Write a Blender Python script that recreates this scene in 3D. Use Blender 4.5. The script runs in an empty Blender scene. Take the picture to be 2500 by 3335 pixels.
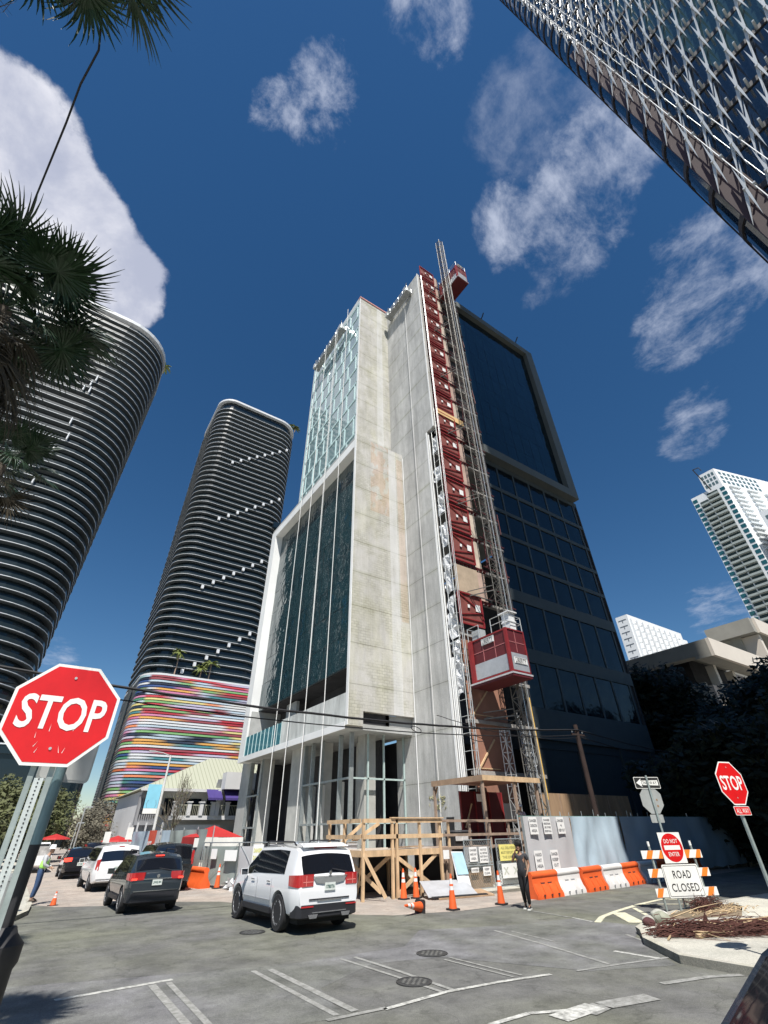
import bpy, bmesh, math, random
from mathutils import Vector as V, Matrix as M4
from mathutils import noise as NZ
PI=math.pi; R=math.radians
scene=bpy.context.scene; C=scene.collection
# ---------------------------------------------------------------- materials
MATS={}
def nodes_of(m):
    m.use_nodes=True; return m.node_tree.nodes,m.node_tree.links
def mat(name,col,rough=.7,metal=0,var=.12,scale=3.,bump=0,spec=.5,coat=0,emit=0,stretch=None,dirt=0,alpha=1):
    if name in MATS: return MATS[name]
    m=bpy.data.materials.new(name); N,L=nodes_of(m); b=N['Principled BSDF']
    b.inputs['Base Color'].default_value=(*col,1); b.inputs['Roughness'].default_value=rough; b.inputs['Metallic'].default_value=metal
    b.inputs['Specular IOR Level'].default_value=spec; b.inputs['Coat Weight'].default_value=coat
    if emit: b.inputs['Emission Color'].default_value=(*col,1); b.inputs['Emission Strength'].default_value=emit
    if alpha<1: b.inputs['Alpha'].default_value=alpha
    if var or bump:
        g=N.new('ShaderNodeNewGeometry'); mp=N.new('ShaderNodeMapping'); L.new(g.outputs['Position'],mp.inputs[0])
        if stretch: mp.inputs['Scale'].default_value=stretch
        n=N.new('ShaderNodeTexNoise'); n.inputs['Scale'].default_value=scale; n.inputs['Detail'].default_value=6; n.inputs['Roughness'].default_value=.65
        L.new(mp.outputs[0],n.inputs['Vector'])
        if var:
            r=N.new('ShaderNodeValToRGB'); r.color_ramp.elements[0].position=.3; r.color_ramp.elements[1].position=.72
            r.color_ramp.elements[0].color=(*[c*(1-var) for c in col],1); r.color_ramp.elements[1].color=(*[min(1,c*(1+var)) for c in col],1)
            L.new(n.outputs[0],r.inputs[0]); out=r.outputs[0]
            if dirt:
                n2=N.new('ShaderNodeTexNoise'); n2.inputs['Scale'].default_value=scale*.17; n2.inputs['Detail'].default_value=8; L.new(mp.outputs[0],n2.inputs['Vector'])
                r2=N.new('ShaderNodeValToRGB'); r2.color_ramp.elements[0].position=.42; r2.color_ramp.elements[1].position=.6
                r2.color_ramp.elements[0].color=(1-dirt,1-dirt,1-dirt,1); r2.color_ramp.elements[1].color=(1,1,1,1)
                L.new(n2.outputs[0],r2.inputs[0]); mx=N.new('ShaderNodeMix'); mx.data_type='RGBA'; mx.blend_type='MULTIPLY'; mx.inputs[0].default_value=1
                L.new(out,mx.inputs[6]); L.new(r2.outputs[0],mx.inputs[7]); out=mx.outputs[2]
            L.new(out,b.inputs['Base Color'])
        if bump:
            bp=N.new('ShaderNodeBump'); bp.inputs['Strength'].default_value=bump; bp.inputs['Distance'].default_value=.03; L.new(n.outputs[0],bp.inputs['Height']); L.new(bp.outputs[0],b.inputs['Normal'])
    MATS[name]=m; return m
def glass(name,col,rough=.05,wave=0,wscale=.6,spec=1.,metal=0.,panel=None,tilt=0.):
    """reflective facade glass: dark body, sharp reflections, optional pane-by-pane tilt"""
    if name in MATS: return MATS[name]
    m=bpy.data.materials.new(name); N,L=nodes_of(m); b=N['Principled BSDF']
    b.inputs['Base Color'].default_value=(*col,1); b.inputs['Roughness'].default_value=rough; b.inputs['Specular IOR Level'].default_value=spec; b.inputs['Metallic'].default_value=metal
    b.inputs['IOR'].default_value=1.6
    nrm=None
    if wave:
        g=N.new('ShaderNodeNewGeometry'); n=N.new('ShaderNodeTexNoise'); n.inputs['Scale'].default_value=wscale; n.inputs['Detail'].default_value=3
        L.new(g.outputs['Position'],n.inputs['Vector']); bp=N.new('ShaderNodeBump'); bp.inputs['Strength'].default_value=wave; bp.inputs['Distance'].default_value=.2
        L.new(n.outputs[0],bp.inputs['Height']); L.new(bp.outputs[0],b.inputs['Normal'])
    MATS[name]=m; return m
# ---------------------------------------------------------------- mesh builder
class MB:
    def __init__(s): s.v=[]; s.f=[]; s.mi=[]; s.m=0
    def add(s,vs,fs):
        o=len(s.v); s.v+= [tuple(v) for v in vs]
        for f in fs: s.f.append([i+o for i in f]); s.mi.append(s.m)
        return s
    def box(s,x0,x1,y0,y1,z0,z1):
        if x1<x0: x0,x1=x1,x0
        if y1<y0: y0,y1=y1,y0
        if z1<z0: z0,z1=z1,z0
        return s.add([(x0,y0,z0),(x1,y0,z0),(x1,y1,z0),(x0,y1,z0),(x0,y0,z1),(x1,y0,z1),(x1,y1,z1),(x0,y1,z1)],
            [(0,3,2,1),(4,5,6,7),(0,1,5,4),(1,2,6,5),(2,3,7,6),(3,0,4,7)])
    def frame(s,p,q,up=(0,0,1)):
        p=V(p);q=V(q);d=(q-p); 
        if d.length<1e-9: d=V((0,0,1))
        d.normalize(); u=V(up)
        if abs(d.dot(u))>.98: u=V((1,0,0))
        a=d.cross(u).normalized(); b=a.cross(d).normalized(); return p,q,a,b
    def bar(s,p,q,w,h=None,up=(0,0,1)):
        h=w if h is None else h; p,q,a,b=s.frame(p,q,up); a=a*w/2;b=b*h/2
        return s.add([p-a-b,p+a-b,p+a+b,p-a+b,q-a-b,q+a-b,q+a+b,q-a+b],[(0,1,2,3),(4,7,6,5),(0,4,5,1),(1,5,6,2),(2,6,7,3),(3,7,4,0)])
    def cyl(s,p,q,r0,r1=None,n=8,cap=True):
        r1=r0 if r1 is None else r1; p,q,a,b=s.frame(p,q); vs=[]
        for c,r in ((p,r0),(q,r1)):
            for i in range(n): t=2*PI*i/n; vs.append(c+a*math.cos(t)*r+b*math.sin(t)*r)
        fs=[(i,(i+1)%n,n+(i+1)%n,n+i) for i in range(n)]
        if cap: fs+= [tuple(range(n))[::-1],tuple(range(n,2*n))]
        return s.add(vs,fs)
    def tube(s,pts,r,n=6):
        pts=[V(p) for p in pts]; rs=r if isinstance(r,(list,tuple)) else [r]*len(pts); vs=[];ref=V((0,0,1))
        for i,p in enumerate(pts):
            d=(pts[min(i+1,len(pts)-1)]-pts[max(i-1,0)]).normalized(); u=ref if abs(d.dot(ref))<.95 else V((1,0,0))
            a=d.cross(u).normalized(); b=a.cross(d)
            for k in range(n): t=2*PI*k/n; vs.append(p+a*math.cos(t)*rs[i]+b*math.sin(t)*rs[i])
        fs=[(i*n+k,i*n+(k+1)%n,(i+1)*n+(k+1)%n,(i+1)*n+k) for i in range(len(pts)-1) for k in range(n)]
        fs+=[tuple(range(n))[::-1],tuple(range((len(pts)-1)*n,len(pts)*n))]
        return s.add(vs,fs)
    def prism(s,poly,z0,z1):
        n=len(poly); vs=[(x,y,z0) for x,y in poly]+[(x,y,z1) for x,y in poly]
        return s.add(vs,[tuple(range(n))[::-1],tuple(range(n,2*n))]+[(i,(i+1)%n,n+(i+1)%n,n+i) for i in range(n)])
    def slab(s,pts,nrm,t):
        """planar 3D polygon thickened by t along nrm"""
        n=len(pts); d=V(nrm)*t; a=[V(p) for p in pts]; b=[p+d for p in a]
        return s.add(a+b,[tuple(range(n))[::-1],tuple(range(n,2*n))]+[(i,(i+1)%n,n+(i+1)%n,n+i) for i in range(n)])
    def lathe(s,prof,n=16,axis='z',c=(0,0,0),cap=True):
        vs=[]
        for r,z in prof:
            for i in range(n):
                t=2*PI*i/n; p=(r*math.cos(t),r*math.sin(t),z)
                if axis=='x': p=(p[2],p[0],p[1])
                if axis=='y': p=(p[0],p[2],p[1])
                vs.append((p[0]+c[0],p[1]+c[1],p[2]+c[2]))
        m=len(prof); fs=[(j*n+i,j*n+(i+1)%n,(j+1)*n+(i+1)%n,(j+1)*n+i) for j in range(m-1) for i in range(n)]
        if cap: fs+=[tuple(range(n))[::-1],tuple(range((m-1)*n,m*n))]
        return s.add(vs,fs)
    def quad(s,a,b,c,d): return s.add([a,b,c,d],[(0,1,2,3)])
    def join(s,o,mtx=None):
        return s.add([ (mtx@V(v)) if mtx else v for v in o.v],o.f)
    def mesh(s,name,mats,off=None,smooth=None):
        me=bpy.data.meshes.new(name)
        vs=s.v if off is None else [(x-off[0],y-off[1],z-off[2]) for x,y,z in s.v]
        me.from_pydata([tuple(v) for v in vs],[],s.f); mats=mats if isinstance(mats,(list,tuple)) else [mats]
        for m in mats: me.materials.append(m)
        if len(mats)>1: me.polygons.foreach_set('material_index',s.mi)
        me.validate()
        bm=bmesh.new(); bm.from_mesh(me); bmesh.ops.recalc_face_normals(bm,faces=bm.faces); bm.to_mesh(me); bm.free()
        if smooth is not None:
            me.polygons.foreach_set('use_smooth',[True]*len(me.polygons)); me.set_sharp_from_angle(angle=R(smooth))
        return me
    def build(s,name,mats,parent=None,world=False,smooth=None):
        off=parent.location if (parent is not None and world) else None
        o=bpy.data.objects.new(name,s.mesh(name,mats,off,smooth)); C.objects.link(o)
        if parent is not None: o.parent=parent
        return o
def thing(name,label,cat,loc=(0,0,0),rz=0,group=None):
    o=bpy.data.objects.new(name,None); C.objects.link(o); o.location=loc; o.rotation_euler=(0,0,rz); o.empty_display_size=.2
    o['label']=label; o['category']=cat
    if group: o['group']=group
    return o
def tag(o,label,cat,group=None,kind=None):
    o['label']=label; o['category']=cat
    if group: o['group']=group
    if kind: o['kind']=kind
    return o
def struct(name,mb,m,smooth=None,label=None):
    o=mb.build(name,m,smooth=smooth); o['kind']='structure'
    if label: o['label']=label
    return o
def dup(root,loc=None,rz=None,label=None,group=None):
    def cp(o,par):
        c=o.copy(); C.objects.link(c)
        if par is not None: c.parent=par
        for ch in list(o.children): cp(ch,c)
        return c
    r=cp(root,None)
    if loc is not None: r.location=loc
    if rz is not None: r.rotation_euler=(0,0,rz)
    if label: r['label']=label
    if group: r['group']=group
    return r
# lettering: font curve turned into mesh data, laid in the local x-z plane facing -y, centred
def text_mb(mb,body,h,width=None,center=(0,0,0),ax=(1,0,0),up=(0,0,1),bold=.012,ext=.002,spacing=1.):
    cu=bpy.data.curves.new('t','FONT'); cu.body=body; cu.size=1; cu.align_x='CENTER'; cu.align_y='CENTER'; cu.offset=bold; cu.extrude=0; cu.space_character=spacing; cu.resolution_u=3
    o=bpy.data.objects.new('t',cu); C.objects.link(o); bpy.context.view_layer.update()
    me=o.evaluated_get(bpy.context.evaluated_depsgraph_get()).to_mesh()
    vs=[v.co.copy() for v in me.vertices]; fs=[tuple(p.vertices) for p in me.polygons]
    bpy.data.objects.remove(o); bpy.data.curves.remove(cu)
    if not vs: return
    x0=min(v.x for v in vs);x1=max(v.x for v in vs);y0=min(v.y for v in vs);y1=max(v.y for v in vs)
    sy=h/(y1-y0); sx=sy*.8 if width is None else width/(x1-x0)
    A=V(ax);U=V(up);c=V(center); Nn=A.cross(U)
    # A x U points toward the viewer for a sign read with A to the right
    o_=len(mb.v)
    mb.add([c+A*((v.x-(x0+x1)/2)*sx)+U*((v.y-(y0+y1)/2)*sy)+Nn*ext for v in vs],fs)
def area_light(*a): pass
rnd=random.Random(7)
# ---------------------------------------------------------------- camera, sky, sun
def cam():
    cd=bpy.data.cameras.new('camera'); o=bpy.data.objects.new('camera',cd); C.objects.link(o); scene.camera=o
    p,r,y=R(35.3374),R(-.90758),R(55.6719)
    f0=V((math.cos(y)*math.cos(p),math.sin(y)*math.cos(p),math.sin(p))); r0=V((math.sin(y),-math.cos(y),0)); u0=r0.cross(f0)
    rr=r0*math.cos(r)+u0*math.sin(r); uu=u0*math.cos(r)-r0*math.sin(r)
    m=M4((rr,uu,-f0)).transposed().to_4x4(); m.translation=V((0,0,2.1)); o.matrix_world=m
    cd.sensor_fit='HORIZONTAL'; cd.sensor_width=36; cd.lens=36*450.35/768; cd.clip_start=.05; cd.clip_end=6000
cam()
SUN_AZ=R(241); SUN_EL=R(57)
sd=V((math.cos(SUN_AZ)*math.cos(SUN_EL),math.sin(SUN_AZ)*math.cos(SUN_EL),math.sin(SUN_EL)))
sl=bpy.data.lights.new('sun','SUN'); sl.energy=5.0; sl.angle=R(.53); sl.color=(1,.955,.89)
so=bpy.data.objects.new('sun',sl); C.objects.link(so); so.rotation_euler=sd.to_track_quat('Z','Y').to_euler(); so.location=(0,0,200)
w=bpy.data.worlds.new('World'); scene.world=w; w.use_nodes=True; N=w.node_tree.nodes; L=w.node_tree.links
bg=N['Background']; sky=N.new('ShaderNodeTexSky'); sky.sky_type='NISHITA'; sky.sun_disc=False; sky.sun_elevation=SUN_EL; sky.sun_rotation=PI/2-SUN_AZ+2*PI
sky.air_density=1.0; sky.dust_density=.1; sky.ozone_density=2.2; sky.altitude=0
tc=N.new('ShaderNodeTexCoord')
def vm(op,a,b=None):
    n=N.new('ShaderNodeVectorMath'); n.operation=op
    L.new(a,n.inputs[0]) if hasattr(a,'is_linked') else setattr(n.inputs[0],'default_value',a)
    if b is not None:
        L.new(b,n.inputs[1]) if hasattr(b,'is_linked') else setattr(n.inputs[1],'default_value',b)
    return n
def ma(op,a,b=0.,clamp=False):
    n=N.new('ShaderNodeMath'); n.operation=op; n.use_clamp=clamp
    for i,x in enumerate((a,b)):
        if hasattr(x,'is_linked'): L.new(x,n.inputs[i])
        else: n.inputs[i].default_value=x
    return n.outputs[0]
def mr(x,a,b,c=0.,d=1.,t='SMOOTHSTEP'):
    n=N.new('ShaderNodeMapRange'); n.interpolation_type=t; L.new(x,n.inputs[0])
    for i,v in enumerate((a,b,c,d)): n.inputs[i+1].default_value=v
    return n.outputs[0]
def noise_n(scale,detail,rough,vec,dist=0):
    n=N.new('ShaderNodeTexNoise'); n.inputs['Scale'].default_value=scale; n.inputs['Detail'].default_value=detail; n.inputs['Roughness'].default_value=rough; n.inputs['Distortion'].default_value=dist
    L.new(vec,n.inputs['Vector']); return n.outputs[0]
D0=tc.outputs['Generated']
wn=N.new('ShaderNodeTexNoise'); wn.inputs['Scale'].default_value=5; wn.inputs['Detail'].default_value=5; L.new(D0,wn.inputs['Vector'])
wv=vm('MULTIPLY_ADD',wn.outputs['Color'],(.09,.09,.09)); wv.inputs[2].default_value=(-.045,-.045,-.045)
DW=vm('NORMALIZE',vm('ADD',D0,wv.outputs[0]).outputs[0]).outputs[0]
def dirv(az,t):
    v=V((math.cos(R(az)),math.sin(R(az)),t)); v.normalize(); return v
def blob(az,t,r0,r1,vec=None):   # soft round region of the sky round a direction, angles in degrees
    n=vm('DOT_PRODUCT',vec or DW,tuple(dirv(az,t))); return mr(n.outputs['Value'],math.cos(R(r1)),math.cos(R(r0)))
def vmax(*a):
    o=a[0]
    for b in a[1:]: o=ma('MAXIMUM',o,b)
    return o
# big cumulus on the left
cum=vmax(blob(123,1.47,3,6.5),blob(118.5,1.42,3,6),blob(114.5,1.42,2.5,5.5),blob(110,1.44,1.5,4.5),blob(105.5,1.37,1.5,4.5),blob(102,1.26,1.2,3.8),blob(112,1.21,5.5,8.5),blob(119,1.2,6,9),blob(113,1.0,5,8),blob(105,1.17,2.5,5))
nc=noise_n(9,10,.66,D0); nd=noise_n(5,8,.6,D0,.2)
cumm=mr(ma('ADD',cum,ma('MULTIPLY',ma('SUBTRACT',nc,.5),1.9)),.28,.78)
cumm=ma('MULTIPLY',cumm,mr(cum,.0,.35))
# wispy high cloud
def wisp(mask,lo,hi,sc=9,st=(1,1,1),amp=1.,det=10):
    v=vm('MULTIPLY',D0,st).outputs[0]; n=noise_n(sc,det,.66,v,.15)
    return ma('MULTIPLY',mr(ma('ADD',n,ma('MULTIPLY',ma('SUBTRACT',mask,1.),.52)),lo,hi),amp)
w1=wisp(vmax(blob(10,1.92,3,10),blob(21,2.1,2,7),blob(3,1.95,3,8),blob(15,1.75,2,7)),.31,.76,11,(1,1.3,1),.75)
w2=wisp(vmax(blob(3,2.7,3,9),blob(12,3.0,2,7)),.36,.88,10,(1,1,1.2),.42)
w3=wisp(vmax(blob(5,1.02,2,7),blob(-1,1.1,3,9),blob(9,.95,1,5),blob(11,.72,1,6)),.33,.80,13,(1,1,2.2),.6)
w4=wisp(vmax(blob(79,4.2,.6,6.5),blob(93,3.6,.4,4)),.40,.76,15,(1,1,1),.68)
w5=wisp(vmax(blob(22,6.9,.6,6),blob(44,7.9,.5,4.5)),.40,.78,11,(1,1,1),.75)
w6=wisp(vmax(blob(18.5,1.6,1,5),blob(24,1.55,.5,3)),.36,.85,16,(1,1,1.6),.42)
w7=wisp(vmax(blob(93,.25,1,4.5),blob(17,.33,1,5),blob(98,.33,1,3)),.36,.85,18,(1,1,3),.6)
wis=vmax(w1,w2,w3,w4,w5,w6,w7)
hs=N.new('ShaderNodeHueSaturation'); hs.inputs['Hue'].default_value=.5; hs.inputs['Saturation'].default_value=1.28; hs.inputs['Value'].default_value=1.0; L.new(sky.outputs[0],hs.inputs['Color'])
def mixc(f,a,b):
    n=N.new('ShaderNodeMix'); n.data_type='RGBA'; L.new(f,n.inputs[0])
    for i,x in ((6,a),(7,b)):
        if hasattr(x,'is_linked'): L.new(x,n.inputs[i])
        else: n.inputs[i].default_value=(*x,1)
    return n.outputs[2]
cc=mixc(mr(nd,.36,.62),(5.3,5.7,7.2),(9.3,9.4,10.2))
o1=mixc(wis,hs.outputs[0],(7.4,8.0,9.6))
o2=mixc(cumm,o1,cc)
L.new(o2,bg.inputs[0]); bg.inputs[1].default_value=.069
scene.view_settings.view_transform='Standard'; scene.view_settings.look='None'; scene.view_settings.exposure=.42; scene.view_settings.gamma=1
scene.cycles.max_bounces=6
# ---------------------------------------------------------------- shared materials
def concrete_mat(name,c0,c1,joint=2.93,z0=.35,jd=.45,boards=.6,axis='y',bump=.3):
    m=bpy.data.materials.new(name); N,L=nodes_of(m); b=N['Principled BSDF']; b.inputs['Roughness'].default_value=.9; b.inputs['Specular IOR Level'].default_value=.2
    g=N.new('ShaderNodeNewGeometry'); sp=N.new('ShaderNodeSeparateXYZ'); L.new(g.outputs['Position'],sp.inputs[0])
    def math_(op,a,bv=0.):
        n=N.new('ShaderNodeMath'); n.operation=op
        for i,x in enumerate((a,bv)):
            if hasattr(x,'is_linked'): L.new(x,n.inputs[i])
            else: n.inputs[i].default_value=x
        return n.outputs[0]
    def nz(scale,st,det=8,ro=.7):
        mp=N.new('ShaderNodeMapping'); mp.inputs['Scale'].default_value=st; L.new(g.outputs['Position'],mp.inputs[0])
        n=N.new('ShaderNodeTexNoise'); n.inputs['Scale'].default_value=scale; n.inputs['Detail'].default_value=det; n.inputs['Roughness'].default_value=ro; L.new(mp.outputs[0],n.inputs['Vector']); return n.outputs[0]
    def ramp(x,p0,p1,a,bb):
        r=N.new('ShaderNodeValToRGB'); r.color_ramp.elements[0].position=p0; r.color_ramp.elements[1].position=p1; r.color_ramp.elements[0].color=(*a,1); r.color_ramp.elements[1].color=(*bb,1); L.new(x,r.inputs[0]); return r.outputs[0]
    def mix(a,bb,f,t='MULTIPLY'):
        n=N.new('ShaderNodeMix'); n.data_type='RGBA'; n.blend_type=t
        if hasattr(f,'is_linked'): L.new(f,n.inputs[0])
        else: n.inputs[0].default_value=f
        for i,x in ((6,a),(7,bb)):
            if hasattr(x,'is_linked'): L.new(x,n.inputs[i])
            else: n.inputs[i].default_value=(*x,1)
        return n.outputs[2]
    big=nz(.35,(1,1,.6)); col=ramp(big,.35,.68,c0,c1)
    streak=nz(1.6,(1,1,.13)); col=mix(col,ramp(streak,.3,.7,(.60,.60,.60),(1.1,1.1,1.1)),boards)
    fine=nz(9,(1,1,1)); col=mix(col,ramp(fine,.25,.75,(.85,.85,.84),(1.08,1.08,1.08)),.7)
    # pour joints, slightly wavering
    zz=math_('ADD',sp.outputs['Z'],math_('MULTIPLY',nz(.8,(1,1,.2),3),.10)); fr=math_('FRACT',math_('DIVIDE',math_('SUBTRACT',zz,z0),joint))
    dj=math_('ABSOLUTE',math_('SUBTRACT',fr,.5)); jl=ramp(dj,.0,.012,(jd,jd,jd*.97),(1,1,1)); col=mix(col,jl,1)
    band=ramp(dj,.02,.10,(.86,.87,.80),(1,1,1)); col=mix(col,band,ramp(nz(.25,(1,1,2.)),.4,.6,(0,0,0),(1,1,1)))
    # form board seams
    u=sp.outputs['Y' if axis=='y' else 'X']; fb=math_('ABSOLUTE',math_('SUBTRACT',math_('FRACT',math_('DIVIDE',u,1.22)),.5)); col=mix(col,ramp(fb,.0,.014,(.8,.8,.8),(1,1,1)),.55)
    L.new(col,b.inputs['Base Color'])
    bp=N.new('ShaderNodeBump'); bp.inputs['Strength'].default_value=bump; bp.inputs['Distance'].default_value=.04; L.new(math_('ADD',fine,streak),bp.inputs['Height']); L.new(bp.outputs[0],b.inputs['Normal'])
    MATS[name]=m; return m,(N,L,b,nz,ramp,mix,math_,g,sp)
MC_side,_=concrete_mat('board formed concrete',(.42,.42,.41),(.60,.60,.585),boards=.8,axis='y')
# parged block wall: patches of mortar, render and pink undercoat
MC_front,K=concrete_mat('parged block wall',(.50,.49,.46),(.62,.61,.585),jd=.5,boards=.5,axis='x',bump=.35)
def _patch():
    N,L,b,nz,ramp,mix,math_,g,sp=K
    src=b.inputs['Base Color'].links[0].from_socket
    x=sp.outputs['X']; z=sp.outputs['Z']
    def win(v,a,c,soft=.06): return math_('MULTIPLY',ramp(v,0,1,(0,0,0),(1,1,1)) ,1) if 0 else math_('MULTIPLY',math_('MULTIPLY',math_('GREATER_THAN',v,a),math_('LESS_THAN',v,c)),1)
    mp=N.new('ShaderNodeMapping'); mp.inputs['Scale'].default_value=(1,1,1); cx=N.new('ShaderNodeCombineXYZ'); L.new(x,cx.inputs[0]); L.new(z,cx.inputs[1])
    br=N.new('ShaderNodeTexBrick'); br.inputs['Scale'].default_value=1; br.inputs['Brick Width'].default_value=.42; br.inputs['Row Height'].default_value=.21; br.inputs['Mortar Size'].default_value=.018; br.inputs['Mortar Smooth'].default_value=.3
    br.inputs['Color1'].default_value=(1,1,.96,1); br.inputs['Color2'].default_value=(.86,.86,.80,1); br.inputs['Mortar'].default_value=(.70,.70,.66,1); L.new(cx.outputs[0],br.inputs['Vector'])
    rough=ramp(nz(.5,(1,1,1),3),.42,.58,(0,0,0),(1,1,1))
    col=mix(src,mix(src,br.outputs['Color'],1),rough,'MIX')
    yel=ramp(nz(.22,(1.3,1.3,.5),4),.47,.55,(0,0,0),(1,1,1)); col=mix(col,(1.0,1.0,.94),yel)
    pk=math_('MULTIPLY',win(x,17.8,19.9),math_('MULTIPLY',win(z,26,36.5),ramp(nz(.6,(1,1,.6),3),.45,.5,(0,0,0),(1,1,1)))); pk2=math_('MULTIPLY',win(x,20.9,21.6),win(z,16,33.7))
    col=mix(col,(1.0,.86,.78),math_('MAXIMUM',pk,math_('MULTIPLY',pk2,.8)))
    wh=math_('MULTIPLY',win(x,19.9,20.75),ramp(nz(.9,(1,1,.3),3),.3,.45,(.3,.3,.3),(1,1,1))); col=mix(col,(.66,.67,.68),math_('MULTIPLY',wh,.45),'MIX')
    L.new(col,b.inputs['Base Color'])
    for l in list(b.inputs['Normal'].links): bp=l.from_node
    h=bp.inputs['Height'].links[0].from_socket; L.new(math_('ADD',h,math_('MULTIPLY',br.outputs['Fac'],math_('MULTIPLY',rough,-1.2))),bp.inputs['Height'])
_patch()
m_white=mat('white render',(.78,.79,.78),.8,var=.06,scale=.6,dirt=.08)
m_soffit=mat('grey slab concrete',(.42,.43,.42),.9,var=.15,scale=1.2,dirt=.15)
m_dark_in=mat('unlit interior concrete',(.045,.045,.05),.95,var=.3,scale=.8)  # shade of interiors and recesses put into a near-black concrete colour
m_mint=mat('pale aqua mullion',(.50,.66,.66),.5,var=.05,scale=2)
m_steel=mat('galvanised steel',(.42,.46,.46),.45,metal=.6,var=.15,scale=5)
m_scaf=mat('scaffold tube',(.55,.57,.57),.4,metal=.5,var=.1,scale=5)
m_red=mat('red painted steel',(.27,.024,.026),.5,var=.18,scale=2,dirt=.15)
m_redin=mat('dark red mesh panel',(.11,.012,.016),.6,var=.15,scale=2)
m_ply=mat('weathered plywood',(.42,.28,.17),.85,var=.22,scale=1.2,stretch=(3,3,.4),dirt=.25)
m_plyred=mat('red brown plywood',(.34,.17,.115),.85,var=.12,scale=1,dirt=.15)
m_plyy=mat('fresh plywood',(.70,.47,.22),.8,var=.1,scale=1)
m_lum=mat('construction lumber',(.60,.42,.25),.8,var=.25,scale=4,stretch=(1,1,.5))
m_lumo=mat('old lumber',(.33,.24,.18),.85,var=.3,scale=3)
m_deck=mat('deck plywood',(.62,.52,.42),.85,var=.2,scale=1.5,dirt=.2)
m_black=mat('black rubber and plastic',(.018,.018,.02),.6,var=.1,scale=4)
m_sheet=mat('silver plastic sheeting',(.62,.63,.64),.25,var=.25,scale=3,bump=.8)
g_sky=glass('pale curtain wall glass',(.19,.29,.31),.06,wave=.05,wscale=.7)
g_teal=glass('teal curtain wall glass',(.010,.040,.050),.02,wave=1.,wscale=.5,spec=1.)
g_dark=glass('dark window glass',(.004,.009,.015),.10,wave=.3,wscale=.6,spec=.22)
g_navy=glass('navy curtain glass',(.003,.012,.018),.06,wave=.35,wscale=.5,spec=.28)
m_dframe=mat('slate window frame',(.07,.09,.10),.6,var=.1,scale=1)
m_dband=mat('slate spandrel band',(.07,.088,.095),.7,var=.12,scale=1)
# ================================================================ the tower under construction
B=thing('tower_under_construction','concrete and glass tower under construction with white framed glass box and tall bare concrete walls','building',(16,24,0))
def bp_(mb,name,m,smooth=None): return mb.build(name,m,B,world=True,smooth=smooth)
mb=MB(); mb.box(16.1,21.7,28.24,28.6,8.85,34.6); mb.box(16.1,17.3,28.24,28.6,7.9,8.85); bp_(mb,'block_wall',MC_front)
mb=MB(); mb.box(17.2,21.7,30.2,30.5,34.6,64.05); bp_(mb,'block_wall',MC_front)
mb=MB(); mb.box(21.7,22.02,24,30.6,0,34.5); mb.box(21.702,22.05,22.95,30.9,34.5,63.7); bp_(mb,'concrete_wall',MC_side)
# corner beading and coping
mb=MB(); mb.box(16.04,16.1,28.2,28.5,7.9,34.6); mb.box(17.14,17.2,30.16,30.4,34.6,64.1); mb.box(21.64,21.7,23.96,24.14,.0,34.4); mb.box(21.64,21.7,22.9,23.05,34.5,63.7); bp_(mb,'corner_bead',m_white)
mb=MB(); mb.box(17.1,21.9,30.1,30.6,64.05,64.3); bp_(mb,'coping',mat('pink primer board',(.52,.25,.22),.8))
# interior mass
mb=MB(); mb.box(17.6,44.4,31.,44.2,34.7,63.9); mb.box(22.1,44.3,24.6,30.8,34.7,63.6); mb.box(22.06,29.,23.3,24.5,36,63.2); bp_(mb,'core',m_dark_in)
mb=MB(); mb.box(16.12,44.6,28.62,49.6,34.28,34.6); mb.box(22.05,44.6,24.3,28.6,34.3,34.59); bp_(mb,'roof_slab',m_soffit)
# white frame of the lower box, facing the street
mb=MB(); mb.box(16.1,17.0,28.6,49.75,33.3,34.28); mb.box(16.1,18.2,48.35,49.75,7.72,33.3); bp_(mb,'box_frame',m_white)
mb=MB(); mb.box(16.12,22,28.62,48.3,7.74,8.12); mb.box(17.05,22,48.3,49.7,7.74,8.1); bp_(mb,'terrace_slab',m_soffit)
mb=MB(); mb.box(16.06,16.12,28.6,49.7,7.7,8.14); bp_(mb,'slab_edge',m_white)
mb=MB(); mb.box(17.25,22,28.62,48.3,12.25,12.5); mb.box(19.4,19.7,28.62,48.3,8.13,12.24); mb.box(16.2,19.4,28.61,28.7,8.13,12.24); bp_(mb,'terrace_recess',m_dark_in)
# wavy glass panes
mb=MB(); r2=random.Random(3)
ys=[28.62+i*(48.33-28.62)/14 for i in range(15)]; zs=[12.3+i*(33.28-12.3)/8 for i in range(9)]
for i in range(14):
    for j in range(8):
        a=r2.uniform(-.02,.02); c=r2.uniform(-.02,.02); y0,y1,z0,z1=ys[i]+.02,ys[i+1]-.02,zs[j]+.02,zs[j+1]-.02
        mb.quad((17.0+a,y0,z0),(17.0-a,y1,z0),(17.0-a+c,y1,z1),(17.0+a+c,y0,z1))
o=bp_(mb,'glass_wall',g_teal)
mb=MB()
for y in ys[1:-1]: mb.box(17.03,17.1,y-.02,y+.02,12.3,33.28)
for z in zs: mb.box(17.03,17.1,28.62,48.33,z-.02,z+.02)
mb.box(17.12,17.2,28.62,48.33,12.3,33.28); bp_(mb,'glazing_grid',m_dframe)
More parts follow.
